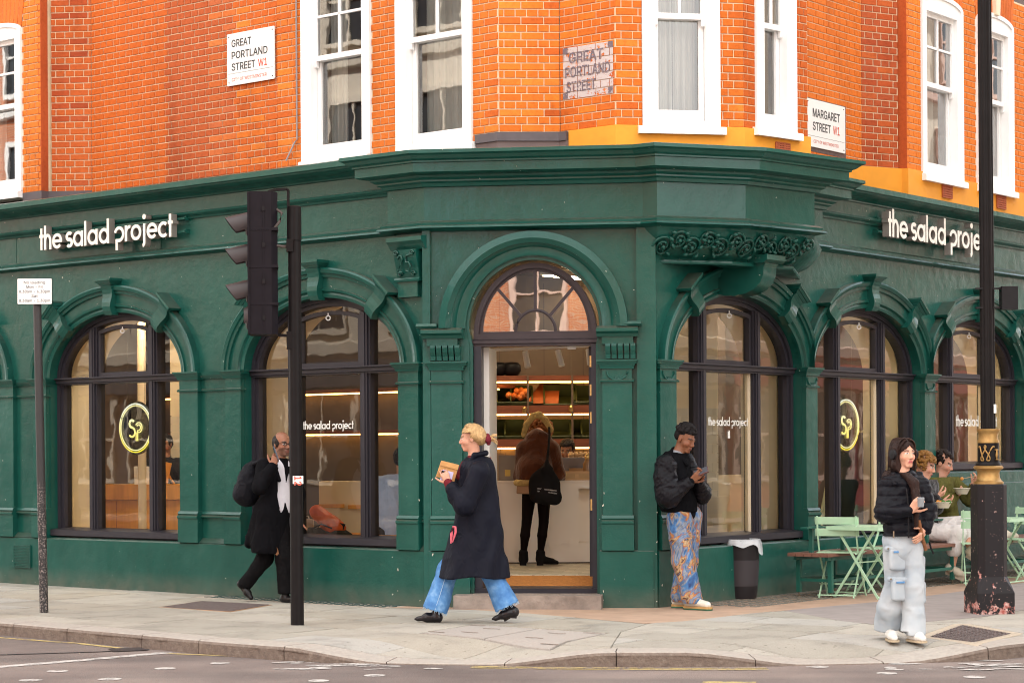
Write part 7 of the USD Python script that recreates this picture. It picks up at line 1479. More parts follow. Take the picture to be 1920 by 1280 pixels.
    ph = thing('phone', 'lilac phone held against the paper bag by the striding woman', 'phone'); a, b, c, d = j(833, 880, -.14), j(853, 885, -.13), j(848, 905, -.14), j(827, 900, -.15); n = nrm(np.cross(b - a, d - a)) * .012
    LIL = mat('lilac_case', (.42, .38, .55), .35, .05, 5); m = MB(); m.add([a, b, c, d, a + n, b + n, c + n, d + n], [(0, 3, 2, 1), (4, 5, 6, 7), (0, 1, 5, 4), (1, 2, 6, 5), (2, 3, 7, 6), (3, 0, 4, 7)]); part(ph, 'case', m, LIL)
    cc = a * .72 + d * .28 + (b - a) * .12 - n * .2
    part(ph, 'camera_block', MB().obox(cc, .036, .036, .012, b - a, d - a), BLACKP)
woman_coat()

# ---------------------------------------------------------------- 3 the phone user leaning on the pillar
def leaning():
    p = person('phone user in black bomber jacket and swirl patterned jeans leaning on the pillar'); j = J(19.95); fw = nrm([.86, -.50, 0]); rt = np.array([fw[1], -fw[0], 0])
    H = Head(j(1287, 823), nrm([.72, -.56, -.34]), (.25, -.1, 1), sc=1.0, female=True); neck = j(1273, 852); ch = j(1272, 884); pv = j(1285, 968)
    sR, sL = j(1251, 869, -.14), j(1286, 864, .14); eR, wR = j(1255, 930, -.22), j(1298, 902, -.24); eL, wL = j(1318, 925, .05), j(1311, 899, -.16)
    hR, hL = j(1275, 968, -.06), j(1297, 968, .06); kR, aR_ = j(1283, 1050, -.09), j(1300, 1122, -.13); kL, aL_ = j(1291, 1050, .08), j(1279, 1118, .10)
    pr = H.prims(neck, .050) + [fcap(ch, pv, .11, .12, fw, .72), *chain([sR, eR, wR], [.042, .036, .026]), *chain([sL, eL, wL], [.042, .036, .026]), *chain([hR, kR, aR_], [.07, .05, .035]), *chain([hL, kL, aL_], [.07, .05, .035]), cap(neck, ch, .055, .08)]
    pr += hand(wR, nrm(j(1314, 888, -.26) - wR), nrm([.1, .9, .35]), -1, (.35, .55, .5), .97) + hand(wL, nrm(j(1318, 882, -.20) - wL), nrm([-.3, -.7, .5]), 1, (.45, .7, .5), .97)
    body_mesh(p, pr, H, (.16, .060, .028), (.17, .055, .045), brow=(.010, .007, .006), eyes=False)
    AF = hairm('short_afro', (.010, .008, .008), .7, 60, (1, 1, 1)); w = H.w; r = random.Random(5); hr = [ell3(w((0, -.020, .065)), (.078, .096, .068), H.R, .02), ell3(w((0, -.06, .02)), (.072, .058, .06), H.R, .02)]
    for k in range(90):
        a = r.uniform(0, 2 * math.pi); e = r.uniform(.1, 1.45); d = np.array([.082 * math.cos(a) * math.cos(e), -.018 + .100 * math.sin(a) * math.cos(e), .062 + .082 * math.sin(e)])
        if d[1] > .05 and d[2] < .085: continue
        hr.append(ell3(w(d), (.017,) * 3, None, .008))
    garment(p, 'hair', hr, AF, .006, .012, folds(.004, 50, 2, (1, 1, 1)), cut=[lambda X: (lambda L: np.minimum(L[:, 1] - .02, .062 - L[:, 2]))(H.l(X))])
    part(p, 'earring', MB().sphere(w((-.080, -.004, -.045)), .007, 1), STEEL, smooth=True)
    WOOL = cloth_mat('black_melton', (.004, .004, .005), .95, .3, 12, .3, 150, sheen=0.); LEATH = mat('black_sleeve_leather', (.0045, .004, .0055), .36, .3, 9, bump=.35, bscale=22, spec=.12, wr=.5)
    garment(p, 'jacket', [fcap(j(1268, 868), j(1276, 945), .155, .190, fw, .82, .05), cap(sR, sL, .080, .080, .06), fcap(j(1277, 945), j(1283, 958), .185, .15, fw, .82, .03), cap(j(1250, 880), j(1256, 935), .09, .10, .06)], WOOL, .009, .05, folds(.012, 7, 4, (1, 1, .6)), cut=[lambda X: j(0, 967)[2] - X[:, 2] + .0 * X[:, 0], (j(1276, 849), (.15, 0, 1))])
    garment(p, 'jacket_rib', [fcap(j(1283, 957), j(1284, 966), .150, .145, fw, .82)], WOOL, .008, .02, lambda X: .003 * np.sin(np.arctan2((X - pv) @ rt, (X - pv) @ fw) * 90)); garment(p, 'collar', [cap(j(1258, 850, -.06), j(1277, 857, -.10), .022, .020), cap(j(1277, 857, -.10), j(1291, 871, -.11), .02, .016), cap(j(1258, 850, -.06), j(1266, 842, .05), .022, .022), cap(j(1266, 842, .05), j(1286, 853, .06), .02, .02)], WOOL, .007, .02)
    garment(p, 'sleeve', [*chain([sR + [0, 0, -.01], eR, wR + (eR - wR) * .12], [.100, .095, .050], .05), cap(j(1246, 900, -.18), eR, .09, .09, .05)], LEATH, .008, .04, folds(.016, 9, 7, (1, 1, 1.3))); garment(p, 'sleeve', [*chain([sL, eL, wL + (eL - wL) * .15], [.09, .085, .05], .05)], LEATH, .008, .04, folds(.014, 9, 9, (1, 1, 1.3)))
    garment(p, 'cuff', [cap(wR + (eR - wR) * .02, wR + (eR - wR) * .14, .040, .046)], WOOL, .006, .01); garment(p, 'cuff', [cap(wL + (eL - wL) * .02, wL + (eL - wL) * .14, .040, .046)], WOOL, .006, .01)
    garment(p, 'top', [cap(neck, ch + [.02, -.03, 0], .062, .09)], cloth_mat('grey_top', (.20, .21, .23), .85), .008)
    SW = usdkit.material(stage, lookpath('swirl_denim'), {'g': ('geometry', {}), 'mp': ('mapping', {'scale': (1, 1, .5)}), 'n': ('noise_texture', {'scale': 5., 'detail': 2.5, 'distortion': 3.2}), 'r': ('rgb_ramp', {'ramp': [(.28, (.03, .06, .16)), (.38, (.06, .16, .34)), (.45, (.24, .23, .22)), (.50, (.06, .15, .30)), (.55, (.36, .12, .025)), (.60, (.40, .29, .17)), (.66, (.10, .035, .015)), (.74, (.09, .20, .38))]}), 'n2': ('noise_texture', {'scale': 22., 'detail': 4., 'distortion': 1.5}), 'r2': ('rgb_ramp', {'ramp': [(.35, (.65, .65, .65)), (.65, (1.3, 1.3, 1.3))]}), 'm': ('mix', {'mix_type': 'multiply', 'fac': .7}), 'p': ('principled_bsdf', {'roughness': .85, 'specular_ior_level': .2})},
        [('g.position', 'mp.vector'), ('mp.vector', 'n.vector'), ('mp.vector', 'n2.vector'), ('n.fac', 'r.fac'), ('n2.fac', 'r2.fac'), ('r.color', 'm.color1'), ('r2.color', 'm.color2'), ('m.color', 'p.base_color')], surface='p.BSDF')
    garment(p, 'jeans', [fcap(pv + [0, 0, -.02], pv + [0, 0, .03], .135, .12, fw, .8), *chain([hR, kR, aR_], [.115, .100, .098], .04), *chain([hL, kL, aL_], [.112, .098, .095], .04)], SW, .008, .035, folds(.012, 8, 3, (1, 1, .8)), cut=[lambda X: .058 - X[:, 2]])
    SH = mat('cream_trainer', (.62, .58, .50), .6, .08, 14); GUM = mat('gum_sole', (.42, .25, .09), .7); GRS = mat('green_sole', (.02, .10, .05), .6)
    def trainer(a, d):
        d = nrm(d); h0 = a * [1, 1, 0] - d * .05; t = h0 + d * .27; s = garment(p, 'trainer', [cap(h0 + [0, 0, .065], h0 + d * .1 + [0, 0, .07], .043, .043), cap(h0 + d * .08 + [0, 0, .075], t - d * .04 + [0, 0, .05], .040, .034), cap(a * [1, 1, 0] + [0, 0, .11], a * [1, 1, 0] + [0, 0, .07], .04, .045)], SH, .006, .025, cut=[lambda X: .030 - X[:, 2]])
        side = np.array([-d[1], d[0], 0]); pg = LineString([(h0 + d * .0)[:2], (t - d * .035)[:2]]).buffer(.045, 6); part(s, 'sole', MB().plate(pg, .014, .034), GUM); part(s, 'outsole', MB().plate(pg, .002, .0135), GRS)
    trainer(aR_, [.75, -.66, 0]); trainer(aL_, [.9, -.3, 0])
    ph = thing('phone', 'phone held in both hands by the person leaning on the pillar', 'phone'); c = j(1317, 884, -.25); part(ph, 'slab', MB().obox(c, .145, .075, .010, (.75, -.25, .28), (-.2, .7, .6)), mat('phone_red_brown', (.09, .03, .025), .25)); part(ph, 'screen', MB().obox(c + np.array([-.18, .0, .3]) * .018, .135, .066, .003, (.75, -.25, .28), (-.2, .7, .6)), mat('phone_screen', (.05, .05, .06), .1))
leaning()

# ---------------------------------------------------------------- 4 the woman in the puffer jacket
def puffer():
    p = person('woman in black puffer jacket, headphones and pale cargo jeans by the lamp post'); j = J(16.45); fw = nrm([.42, -.90, 0]); rt = np.array([fw[1], -fw[0], 0])
    H = Head(j(1698, 850), nrm([.40, -.91, -.02]), sc=.93, female=True); neck = j(1695, 886); ch = j(1695, 920); pv = j(1695, 1012)
    sR, sL = j(1667, 910, .02), j(1729, 911, .02); eR, wR = j(1661, 962, -.06), j(1710, 957, -.20); eL, wL = j(1741, 957, .0), j(1738, 994, -.08)
    hR, hL = j(1679, 1012), j(1712, 1012); kR, aR_ = j(1684, 1095, .02), j(1668, 1180, .16); kL, aL_ = j(1716, 1100, -.06), j(1714, 1185, -.09)
    pr = H.prims(neck, .048) + [fcap(ch, pv, .105, .115, fw, .72), *chain([sR, eR, wR], [.040, .034, .025]), *chain([sL, eL, wL], [.040, .034, .025]), *chain([hR, kR, aR_], [.07, .05, .035]), *chain([hL, kL, aL_], [.07, .05, .035]), cap(neck, ch, .053, .08)]
    pr += hand(wR, nrm(j(1726, 938, -.24) - wR), nrm([.5, .7, .2]), -1, (.5, .7, .5), .93) + hand(wL, nrm(j(1722, 1012, -.14) - wL), nrm([-.45, .4, .2]), -1, (.12, .22, .2), .95, spread=.1)
    body_mesh(p, pr, H, (.58, .30, .20), (.46, .12, .11), brow=(.03, .018, .014))
    HR = hairm('long_dark_hair', (.020, .010, .008), .35, 40, (1, 1, .1)); w = H.w
    st = lambda X: .003 * np.sin((H.l(X)[:, 0] + H.l(X)[:, 1] * .5) * 360 + 6 * meshkit.noise(X * 9, 2))
    garment(p, 'hair', [ell3(w((0, -.020, .042)), (.082, .100, .086), H.R, .03), cap(w((-.075, -.012, .04)), w((-.088, -.03, -.12)), .028, .034, .04), cap(w((.075, -.012, .04)), w((.085, -.005, -.10)), .026, .028, .04), ell3(w((0, -.08, -.05)), (.085, .05, .11), H.R, .04), *chain([w((.082, .0, -.09)), j(1716, 905, -.12), j(1722, 940, -.16), j(1720, 985, -.17)], [.03, .034, .032, .014], .03), *chain([w((-.09, -.02, -.1)), j(1668, 892, .06), j(1660, 905, .10)], [.034, .04, .03], .03)], HR, .006, .02, st,
            cut=[lambda X: (lambda L: np.minimum(np.minimum(L[:, 1] - .030 - .25 * np.maximum(0, L[:, 2]), .075 - L[:, 2] - 1.1 * np.abs(L[:, 0])), L[:, 2] + .16))(H.l(X))])
    q = random.Random(4); pth = []
    for k in range(70):
        sd = -1 if k % 2 else 1; y = -.10 + .155 * (k // 2) / 34; L = q.uniform(-.16, -.11); jx = q.uniform(-.004, .006)
        if y > .035: pth.append([(sd * .006, y, .118), (sd * .050, y + .012, .10), (sd * .076 + sd * jx, y - .005, .045), (sd * .088, y - .04, -.03), (sd * (.092 + jx), y - .05, -.10)])
        else: pth.append([(sd * .006, y, .126 + jx), (sd * .055, y, .112), (sd * (.088 + jx), y, .045), (sd * (.094 + jx), y, -.05), (sd * (.096 + jx), y - .01, L)])
    strands(p, H, pth, [HR, hairm('dark_hair_light', (.045, .022, .015), .35)], .0045)
    PUF = mat('black_puffer', (.0045, .0045, .007), .42, .2, 10, bump=.12, bscale=45, spec=.12, wr=.35)
    def quilt(X): z = X[:, 2] + .012 * np.sin(X[:, 0] * 9) + .010 * meshkit.noise(X * 11, 3); return .009 * (1 - np.abs(np.sin(z * math.pi / .072))) ** 2 + .022 * (meshkit.fbm(X * 15, 3, 5) - .5)
    garment(p, 'puffer_jacket', [fcap(j(1698, 912), j(1697, 985), .130, .158, fw, .80, .05), cap(sR, sL, .060, .060, .04), cap(j(1688, 896, .02), j(1706, 896, .02), .06, .06, .05), fcap(j(1697, 985), j(1696, 1008), .165, .168, fw, .80, .03), *chain([sR, eR, wR + (eR - wR) * .10], [.078, .076, .050], .04), *chain([sL, eL, wL + (eL - wL) * .10], [.076, .074, .052], .04)], PUF, .0075, .05, quilt, cut=[lambda X: j(0, 1014)[2] - X[:, 2]])
    garment(p, 'hood', [cap(j(1672, 896, .05), j(1695, 888, .13), .040, .045), cap(j(1695, 888, .13), j(1722, 896, .06), .045, .040), cap(j(1672, 896, .05), j(1682, 908, -.09), .036, .022), cap(j(1722, 896, .06), j(1716, 908, -.06), .036, .022), cap(j(1728, 890, .06), j(1736, 915, .03), .028, .03)], PUF, .008, .03, quilt)
    part(p, 'zip_pull', MB().bar(j(1678, 995, -.20), j(1678, 1008, -.20), .010, .006), STEEL); part(p, 'zip', MB().tube([j(1702, 915, -.16), j(1706, 950, -.185), j(1706, 1008, -.17)], .005, 5), BLACKP)
    PD = usdkit.material(stage, lookpath('bleached_denim'), {'g': ('geometry', {}), 'n': ('noise_texture', {'scale': 5., 'detail': 5.}), 'r': ('rgb_ramp', {'ramp': [(.25, (.28, .34, .40)), (.5, (.39, .425, .45)), (.75, (.47, .49, .50))]}), 'bn': ('noise_texture', {'scale': 200.}), 'b': ('bump', {'strength': .3, 'distance': .006}), 'p': ('principled_bsdf', {'roughness': .88, 'specular_ior_level': .2})}, [('g.position', 'n.vector'), ('n.fac', 'r.fac'), ('r.color', 'p.base_color'), ('g.position', 'bn.vector'), ('bn.fac', 'b.height'), ('b.normal', 'p.normal')], surface='p.BSDF')
    garment(p, 'cargo_jeans', [fcap(pv + [0, 0, -.05], pv + [0, 0, .02], .150, .130, fw, .75), *chain([hR, kR, j(1673, 1140, .05), aR_ + [.01, 0, 0]], [.088, .088, .104, .124], .02), *chain([hL, kL, j(1716, 1140, -.06), aL_], [.086, .080, .084, .094], .006)], PD, .0075, .012, folds(.012, 6, 8, (1, 1, 1.1)), cut=[lambda X: .042 + .03 * (X[:, 0] < j(1690, 0)[0]) - X[:, 2] + .012 * np.sin(X[:, 0] * 23)])
    def pocket(px, py, dd, wd, ht, nm='pocket'):
        c = j(px, py, dd); ax = nrm([.90, .42, 0]); return garment(p, nm, [rbox(c, (wd * .88, .024, ht), .022, frame3(np.array([.42, -.90, 0]), (0, 0, 1)))], PD, .007, .02, folds(.004, 12, 6))
    for px, py, dd in ((1685, 1048, -.086), (1690, 1105, -.092)):
        pocket(px, py, dd, .088, .085); b = garment(p, 'pocket_flap', [cap(j(px - 19, py - 20, dd - .01), j(px + 19, py - 19, dd + .015), .022, .022)], PD, .006, .01, folds(.004, 20, 2)); part(b, 'blue_facing', MB().obox(j(px + 1, py - 14, dd - .036), .075, .006, .014, (.9, .42, 0), (.42, -.9, 0)), DEN2)
        for s in (-1, 1): part(b, 'press_stud', MB().sphere(j(px + 17 * s, py - 20, dd - .028 + s * .012), .008, 1), STEEL, smooth=True)
    pocket(1727, 1060, .0, .05, .08); pocket(1729, 1110, .0, .05, .085)
    SH = mat('white_trainer', (.66, .63, .58), .55, .06, 14); SOL = mat('tan_sole', (.42, .33, .22), .7)
    for a, d, l in ((j(1672, 1190, .04), [-.0, -1, -.0], 0), (j(1711, 1192, -.06), [.35, -.94, 0], 1)):
        d = nrm(d); g0 = a * [1, 1, 0]; s = garment(p, 'trainer', [cap(g0 + [0, 0, .05], g0 + d * .11 + [0, 0, .045], .042, .040), cap(g0 + d * .11 + [0, 0, .045], g0 + d * .17 + [0, 0, .035], .038, .028)], SH, .006, .02, cut=[lambda X: .018 - X[:, 2]]); part(s, 'sole', MB().plate(LineString([g0[:2], (g0 + d * .155)[:2]]).buffer(.043, 6), .002, .018), SOL)
    hp = thing('headphones', 'black over ear headphones on the woman in the puffer jacket', 'headphones')
    part(hp, 'band', MB().tube([w((.092 * math.cos(a), -.012, .005 + .122 * math.sin(a))) for a in np.linspace(0.05, math.pi - .05, 22)], .010, 8), BLACKP, smooth=True)
    for s in (-1, 1): part(hp, 'ear_cup', MB().lathe(w((s * .092, -.006, -.006)), [(0, 0), (.036, 0), (.042, .012), (.038, .028), (.0, .032)], 20, axis=H.R[0] * s), BLACKP, smooth=40)
    cn = thing('drink_can', 'small clear cup held at the chest of the puffer jacket woman', 'cup'); part(cn, 'cup', MB().lathe(j(1729, 950, -.27), [(0, 0), (.024, 0), (.028, .07), (.024, .075), (0, .075)], 16), mat('clear_cup', (.20, .21, .22), .1), smooth=40)
    bg = thing('shoulder_bag', 'brown patterned bag strap and small bag behind the puffer jacket', 'bag'); part(bg, 'strap', MB().tube([j(1725, 975, -.14), j(1730, 1000, -.12), j(1738, 1030, -.02)], .016, 6), mat('brown_strap', (.22, .085, .03), .6, .4, 60), smooth=True); part(bg, 'charm', MB().tube([j(1745, 1015, .0), j(1748, 1028, 0), j(1753, 1038, 0)], .008, 5), BLACKP)
DEN2 = mat('blue_facing_denim', (.10, .24, .46), .85, .15, 20)
puffer()

# ---------------------------------------------------------------- 5, 6 two people eating on the bench
def curls(H, n, R, r0, seed, col_m, p, cutf, cz=.03, spread=(.100, .115, .105)):
    r = random.Random(seed); hr = [ell3(H.w((0, -.02, .03)), (.085, .1, .09), H.R, .02)]
    for k in range(int(n * 1.8)):
        a = r.uniform(0, 2 * math.pi); e = r.uniform(-.7, 1.5); hr.append(ell3(H.w((spread[0] * math.cos(a) * math.cos(e), -.02 + spread[1] * math.sin(a) * math.cos(e), cz + spread[2] * math.sin(e))), (r0 * .72 * r.uniform(.7, 1.35),) * 3, None, .004))
    garment(p, 'hair', hr, col_m, .006, .008, folds(.004, 60, seed, (1, 1, 1)), cut=[cutf])
CHINO = cloth_mat('white_trousers', (.66, .62, .60), .8, .06, 8); WHT_SH = mat('offwhite_trainer', (.56, .50, .40), .7, .1, 20)
def seated(label, d, head, hf, skin, lip, shirt, trous, J_, hairfn, fw, brow=(.03, .02, .015), beard=None, near=True):
    p = person(label, None); j = J(d); H = Head(j(*head), hf, sc=1.12); g = {k: j(*v) for k, v in J_.items()}
    pr = H.prims(g['neck'], .054) + [fcap(g['ch'], g['pv'], .12, .125, fw, .75), *chain([g['sN'], g['eN'], g['wN']], [.045, .038, .028]), *chain([g['sF'], g['eF'], g['wF']], [.045, .038, .028]), *chain([g['hN'], g['kN'], g['aN']], [.08, .052, .04]), *chain([g['hF'], g['kF'], g['aF']], [.08, .052, .04]), cap(g['neck'], g['ch'], .06, .09)]
    pr += hand(g['wN'], nrm(g['fN'] - g['wN']), nrm([.3, .5, .6]), 1, (.35, .5, .4)) + hand(g['wF'], nrm(g['fF'] - g['wF']), nrm([.1, -.3, .9]), -1, (.4, .6, .5))
    body_mesh(p, pr, H, skin, lip, brow=brow, beard=beard); hairfn(H, p)
    garment(p, 'jacket', [fcap(g['ch'] + [0, 0, .02], g['pv'], .165, .175, fw, .82, .05), cap(g['sN'], g['sF'], .09, .09, .05), *chain([g['sN'], g['eN'], g['wN'] + (g['eN'] - g['wN']) * .2], [.09, .08, .055], .05), *chain([g['sF'], g['eF'], g['wF'] + (g['eF'] - g['wF']) * .2], [.09, .08, .055], .05)], shirt[0], .009, .05, shirt[1], cut=[lambda X: X[:, 2] - (g['neck'][2] - .012)])
    garment(p, 'trousers', [fcap(g['pv'] + [0, 0, -.04], g['pv'], .15, .15, fw, .9), *chain([g['hN'], g['kN'], g['cN']], [.105, .088, .085], .04), *chain([g['hF'], g['kF'], g['cF']], [.105, .088, .085], .04)], trous, .008, .04, folds(.010, 8, 5))
    for a, t, e in ((g['aN'], g['tN'], 0), (g['aF'], g['tF'], 1)):
        dd = nrm(t - a); s = garment(p, 'trainer', [cap(a - dd * .03, a + dd * .08, .045, .045), cap(a + dd * .08, t - dd * .03, .042, .032), cap(a + [0, 0, .04], a, .04, .045)], WHT_SH, .006, .02); 
        part(s, 'sole', MB().bar(a - dd * .06 - [0, 0, .040], t - [0, 0, .030], .022, .085, (0, 0, 1)), SOLE2)
    return p, H, g
SOLE2 = mat('pale_sole', (.40, .34, .26), .7)
def curly_hair(H, p): curls(H, 170, .1, .020, 4, hairm('golden_curls', (.22, .105, .028), .5, 50, (1, 1, 1)), p, lambda X: (lambda L: np.minimum(L[:, 1] - .04, .05 - L[:, 2]))(H.l(X)))
def dark_hair(H, p): curls(H, 120, .1, .018, 8, hairm('dark_curls', (.018, .011, .009), .5, 50, (1, 1, 1)), p, lambda X: (lambda L: np.minimum(L[:, 1] - .025, .070 - L[:, 2]))(H.l(X)), .055, (.082, .100, .078))
rgt = nrm([.93, -.36, 0])
FLUFF = cloth_mat('black_fleece', (.012, .011, .013), .95, .4, 30, .8, 70, sheen=.3); OLIVE = cloth_mat('olive_wool', (.105, .100, .030), .95, .25, 20, .5, 90)
DARKJ = cloth_mat('dark_blue_jeans', (.018, .035, .075), .85)
p5, H5, g5 = seated('curly haired eater in black fleece and white trousers on the bench', 23.7, (1737, 872), nrm([.80, -.35, -.30]), (.55, .28, .19), (.45, .14, .12), (FLUFF, lambda X: .018 * (meshkit.fbm(X * 45, 3, 4) - .5) + folds(.01, 7, 3)(X)), CHINO,
    dict(neck=(1733, 897), ch=(1733, 925), pv=(1738, 992), sN=(1722, 910, -.16), sF=(1746, 910, .16), eN=(1737, 950, -.25), wN=(1760, 930, -.22), fN=(1768, 926, -.2), eF=(1756, 950, .15), wF=(1768, 940, .02), fF=(1782, 938, 0),
         hN=(1738, 995, -.12), kN=(1800, 1000, -.30), aN=(1786, 1066, -.30), cN=(1791, 1030, -.30), tN=(1812, 1078, -.36), hF=(1738, 988, .1), kF=(1812, 982, -.10), aF=(1824, 1036, -.42), cF=(1818, 1004, -.22), tF=(1840, 1046, -.48)), curly_hair, rgt)
p6, H6, g6 = seated('dark haired man in olive jacket eating beside the lamp post', 24.7, (1771, 868), nrm([.84, -.42, -.34]), (.50, .25, .17), (.40, .15, .12), (OLIVE, folds(.014, 7, 6)), DARKJ,
    dict(neck=(1766, 892), ch=(1768, 916), pv=(1780, 985), sN=(1752, 902, -.17), sF=(1784, 900, .17), eN=(1775, 945, -.25), wN=(1795, 930, -.2), fN=(1806, 922, -.15), eF=(1822, 935, .16), wF=(1826, 908, .0), fF=(1833, 893, -.03),
         hN=(1782, 988, -.1), kN=(1850, 990, -.2), aN=(1866, 1048, -.35), cN=(1862, 1030, -.3), tN=(1884, 1052, -.42), hF=(1782, 984, .1), kF=(1856, 975, .05), aF=(1890, 1006, -.2), cF=(1876, 994, -.1), tF=(1912, 1004, -.25)), dark_hair, rgt)
garment(p6, 'white_sock', [cap(at(1880, 1000, 24.55), at(1892, 1006, 24.5), .045, .045)], CHINO, .008)
def bowl(label, c, lean=0., full=True):
    t = thing('food_bowl', label, 'bowl'); part(t, 'bowl', MB().lathe(c, [(0, 0), (.06, 0), (.092, .062), (.100, .066), (.098, .07), (.088, .066), (.06, .02), (0, .02)], 26), BOWL, smooth=40)
    if full:
        r = random.Random(3); cols = [mat('salad_leaf', (.05, .16, .02), .6, .3, 40), mat('salad_orange', (.55, .22, .04), .6), '/World/Looks/salad_leaf_look']
        for k in range(26): a, q = r.uniform(0, 6.28), .08 * math.sqrt(r.random()); part(t, 'salad_piece', MB().sphere(np.asarray(c) + [q * math.cos(a), q * math.sin(a), .058 + r.uniform(0, .02)], r.uniform(.012, .022), 1), cols[1] if math.cos(a) < -.35 else cols[0])
    return t
b1 = at(1771, 947, 23.42); bowl('open salad bowl in the hands of the curly haired eater', b1 - [0, 0, .03]); b2 = at(1806, 921, 24.42); bowl('pale bowl in the hand of the man in olive', b2 - [0, 0, .03], full=False)
fk = thing('fork', 'wooden fork with food raised by the man in olive', 'fork'); a, b = at(1833, 892, 24.6), at(1806, 897, 24.5); part(fk, 'handle', MB().bar(a, b, .010, .004), WOOD_LT); part(fk, 'morsel', MB().sphere(b, .022, 1), '/World/Looks/salad_orange_look')

# ---------------------------------------------------------------- 7 the customer bending over the counter
def customer():
    p = person('customer in brown shearling jacket and black tights bending over the counter'); j = J(22.62); fw = nrm([.1, 1, 0])
    H = Head(j(1015, 808, .42), nrm([.05, .8, -.6]), (0, .6, .8), sc=1.0, female=True); neck = j(1012, 812, .25); ch = j(1012, 845, .12); pv = j(1008, 915)
    sL, sR = j(987, 842, .1), j(1036, 842, .1); eL, wL = j(980, 892, .18), j(990, 900, .40); eR, wR = j(1047, 888, .18), j(1052, 897, .40); hL, hR = j(995, 925), j(1022, 925); kL, aL_ = j(990, 978, -.02), j(984, 1038, -.02); kR, aR_ = j(1022, 978, -.02), j(1016, 1038, -.03)
    pr = H.prims(neck, .05) + [fcap(ch, pv, .115, .12, fw, .75), *chain([sL, eL, wL], [.042, .036, .026]), *chain([sR, eR, wR], [.042, .036, .026]), cap(neck, ch, .055, .09), *chain([hL, kL, j(987, 1003, -.04), aL_], [.073, .047, .047, .027], .012), *chain([hR, kR, j(1019, 1003, -.05), aR_], [.073, .047, .047, .027], .012)]
    pr += hand(wL, (0, 1, -.2), (0, 0, -1), 1) + hand(wR, (0, 1, -.2), (0, 0, -1), -1)
    body_mesh(p, pr, H, (.45, .22, .15), (.4, .12, .1))
    garment(p, 'tights', [*chain([hL, kL, j(987, 1003, -.04), aL_], [.080, .053, .053, .031], .012), *chain([hR, kR, j(1019, 1003, -.05), aR_], [.080, .053, .053, .031], .012)], mat('sheer_black_tights', (.0055, .003, .0025), .6, .3, 8, spec=.04), .008, .03)
    garment(p, 'skirt', [fcap(j(1006, 895), j(1004, 916), .165, .175, fw, .85), fcap(j(1004, 912), j(1003, 924), .175, .18, fw, .85)], cloth_mat('tan_skirt', (.32, .19, .11), .85), .008, .03, folds(.006, 14, 3), cut=[lambda X: j(0, 931)[2] - X[:, 2]])
    SHE = cloth_mat('brown_suede', (.070, .021, .0075), .9, .4, 7, .3, 90, sheen=.25); FUR = mat('cream_shearling', (.42, .29, .10), .95, .3, 25, bump=.9, bscale=110)
    garment(p, 'shearling_jacket', [fcap(j(1011, 830, .15), j(1004, 885, .02), .150, .185, fw, .85, .05), cap(sL, sR, .085, .085, .05), fcap(j(1004, 885), j(1002, 898, -.01), .188, .180, fw, .85, .03), *chain([sL, eL, wL + (eL - wL) * .3], [.088, .080, .066], .04), *chain([sR, eR, wR + (eR - wR) * .3], [.088, .080, .066], .04)], SHE, .009, .06, folds(.012, 6, 4, (1, 1, .6)), cut=[lambda X: j(0, 907)[2] - X[:, 2]])
    t = np.linspace(0, 2 * math.pi, 40)[:-1]; rt = np.array([1., -.1, 0])
    garment(p, 'fur_hem', [cap(j(1002, 904) + rt * .175 * math.cos(a) + fw * .15 * math.sin(a), j(1002, 904) + rt * .175 * math.cos(b) + fw * .15 * math.sin(b), .030, .030) for a, b in zip(t, np.roll(t, -1))], FUR, .008, .02, lambda X: .014 * (meshkit.fbm(X * 40, 2, 3) - .5))
    garment(p, 'fur_collar', chain([j(984, 815, .10), j(989, 797, .05), j(1002, 780, .08), j(1013, 777, .12), j(1025, 787, .10), j(1036, 806, .12)], [.028, .032, .034, .034, .032, .026], .02), FUR, .008, .02, lambda X: .014 * (meshkit.fbm(X * 40, 2, 3) - .5)); garment(p, 'fur_cuff', [cap(j(1053, 893, .22), j(1057, 889, .20), .045, .045)], FUR, .008, .02, lambda X: .014 * (meshkit.fbm(X * 40, 2, 3) - .5))
    curls(H, 190, .1, .022, 6, hairm('auburn_curls', (.20, .068, .018), .5, 40, (1, 1, 1)), p, lambda X: (lambda L: np.minimum(L[:, 1] - .06, .03 - L[:, 2]))(H.l(X)), .02, (.135, .12, .13))
    for (a, s) in ((aL_, -1), (aR_, 1)):
        g0 = np.array([a[0], a[1], FZ]); d = nrm([.35 if s > 0 else -.02, .9, 0]) if s < 0 else nrm([.9, .35, 0]); b = garment(p, 'ankle_boot', [cap(g0 + [0, 0, .14], g0 + [0, 0, .07], .050, .050), cap(g0 + [0, 0, .07], g0 + d * .13 + [0, 0, .04], .048, .036), cap(g0 + d * .13 + [0, 0, .04], g0 + d * .19 + [0, 0, .03], .034, .022)], BTI, .007, .02, cut=[lambda X: FZ + .012 - X[:, 2]]); part(b, 'heel', MB().box(g0[0] - .04, g0[0] + .03, g0[1] - .05, g0[1] + .02, FZ + .001, FZ + .06), BTI)
    tb = thing('tote_bag', 'black tote bag with faint white print hanging from the bending customer', 'bag'); TB = cloth_mat('black_canvas_bag', (.010, .009, .009), .8, .25, 9)
    c = j(1023, 905, -.26); garment(tb, 'bag', [('e', c + [0, 0, -.02], np.array([.165, .055, .19]), np.eye(3), None), fcap(c + [-.08, 0, -.13], c + [.11, .0, -.16], .07, .07, (0, 1, 0), .7), cap(c + [.02, .02, .16], c + [.03, .02, .24], .06, .02)], TB, .008, .05, folds(.012, 9, 5)); part(tb, 'strap', MB().tube([c + [.03, .02, .22], j(1030, 850, -.20), j(1033, 815, -.02), j(1032, 800, .10)], [.016, .013, .013, .012], 6), TB, smooth=True)
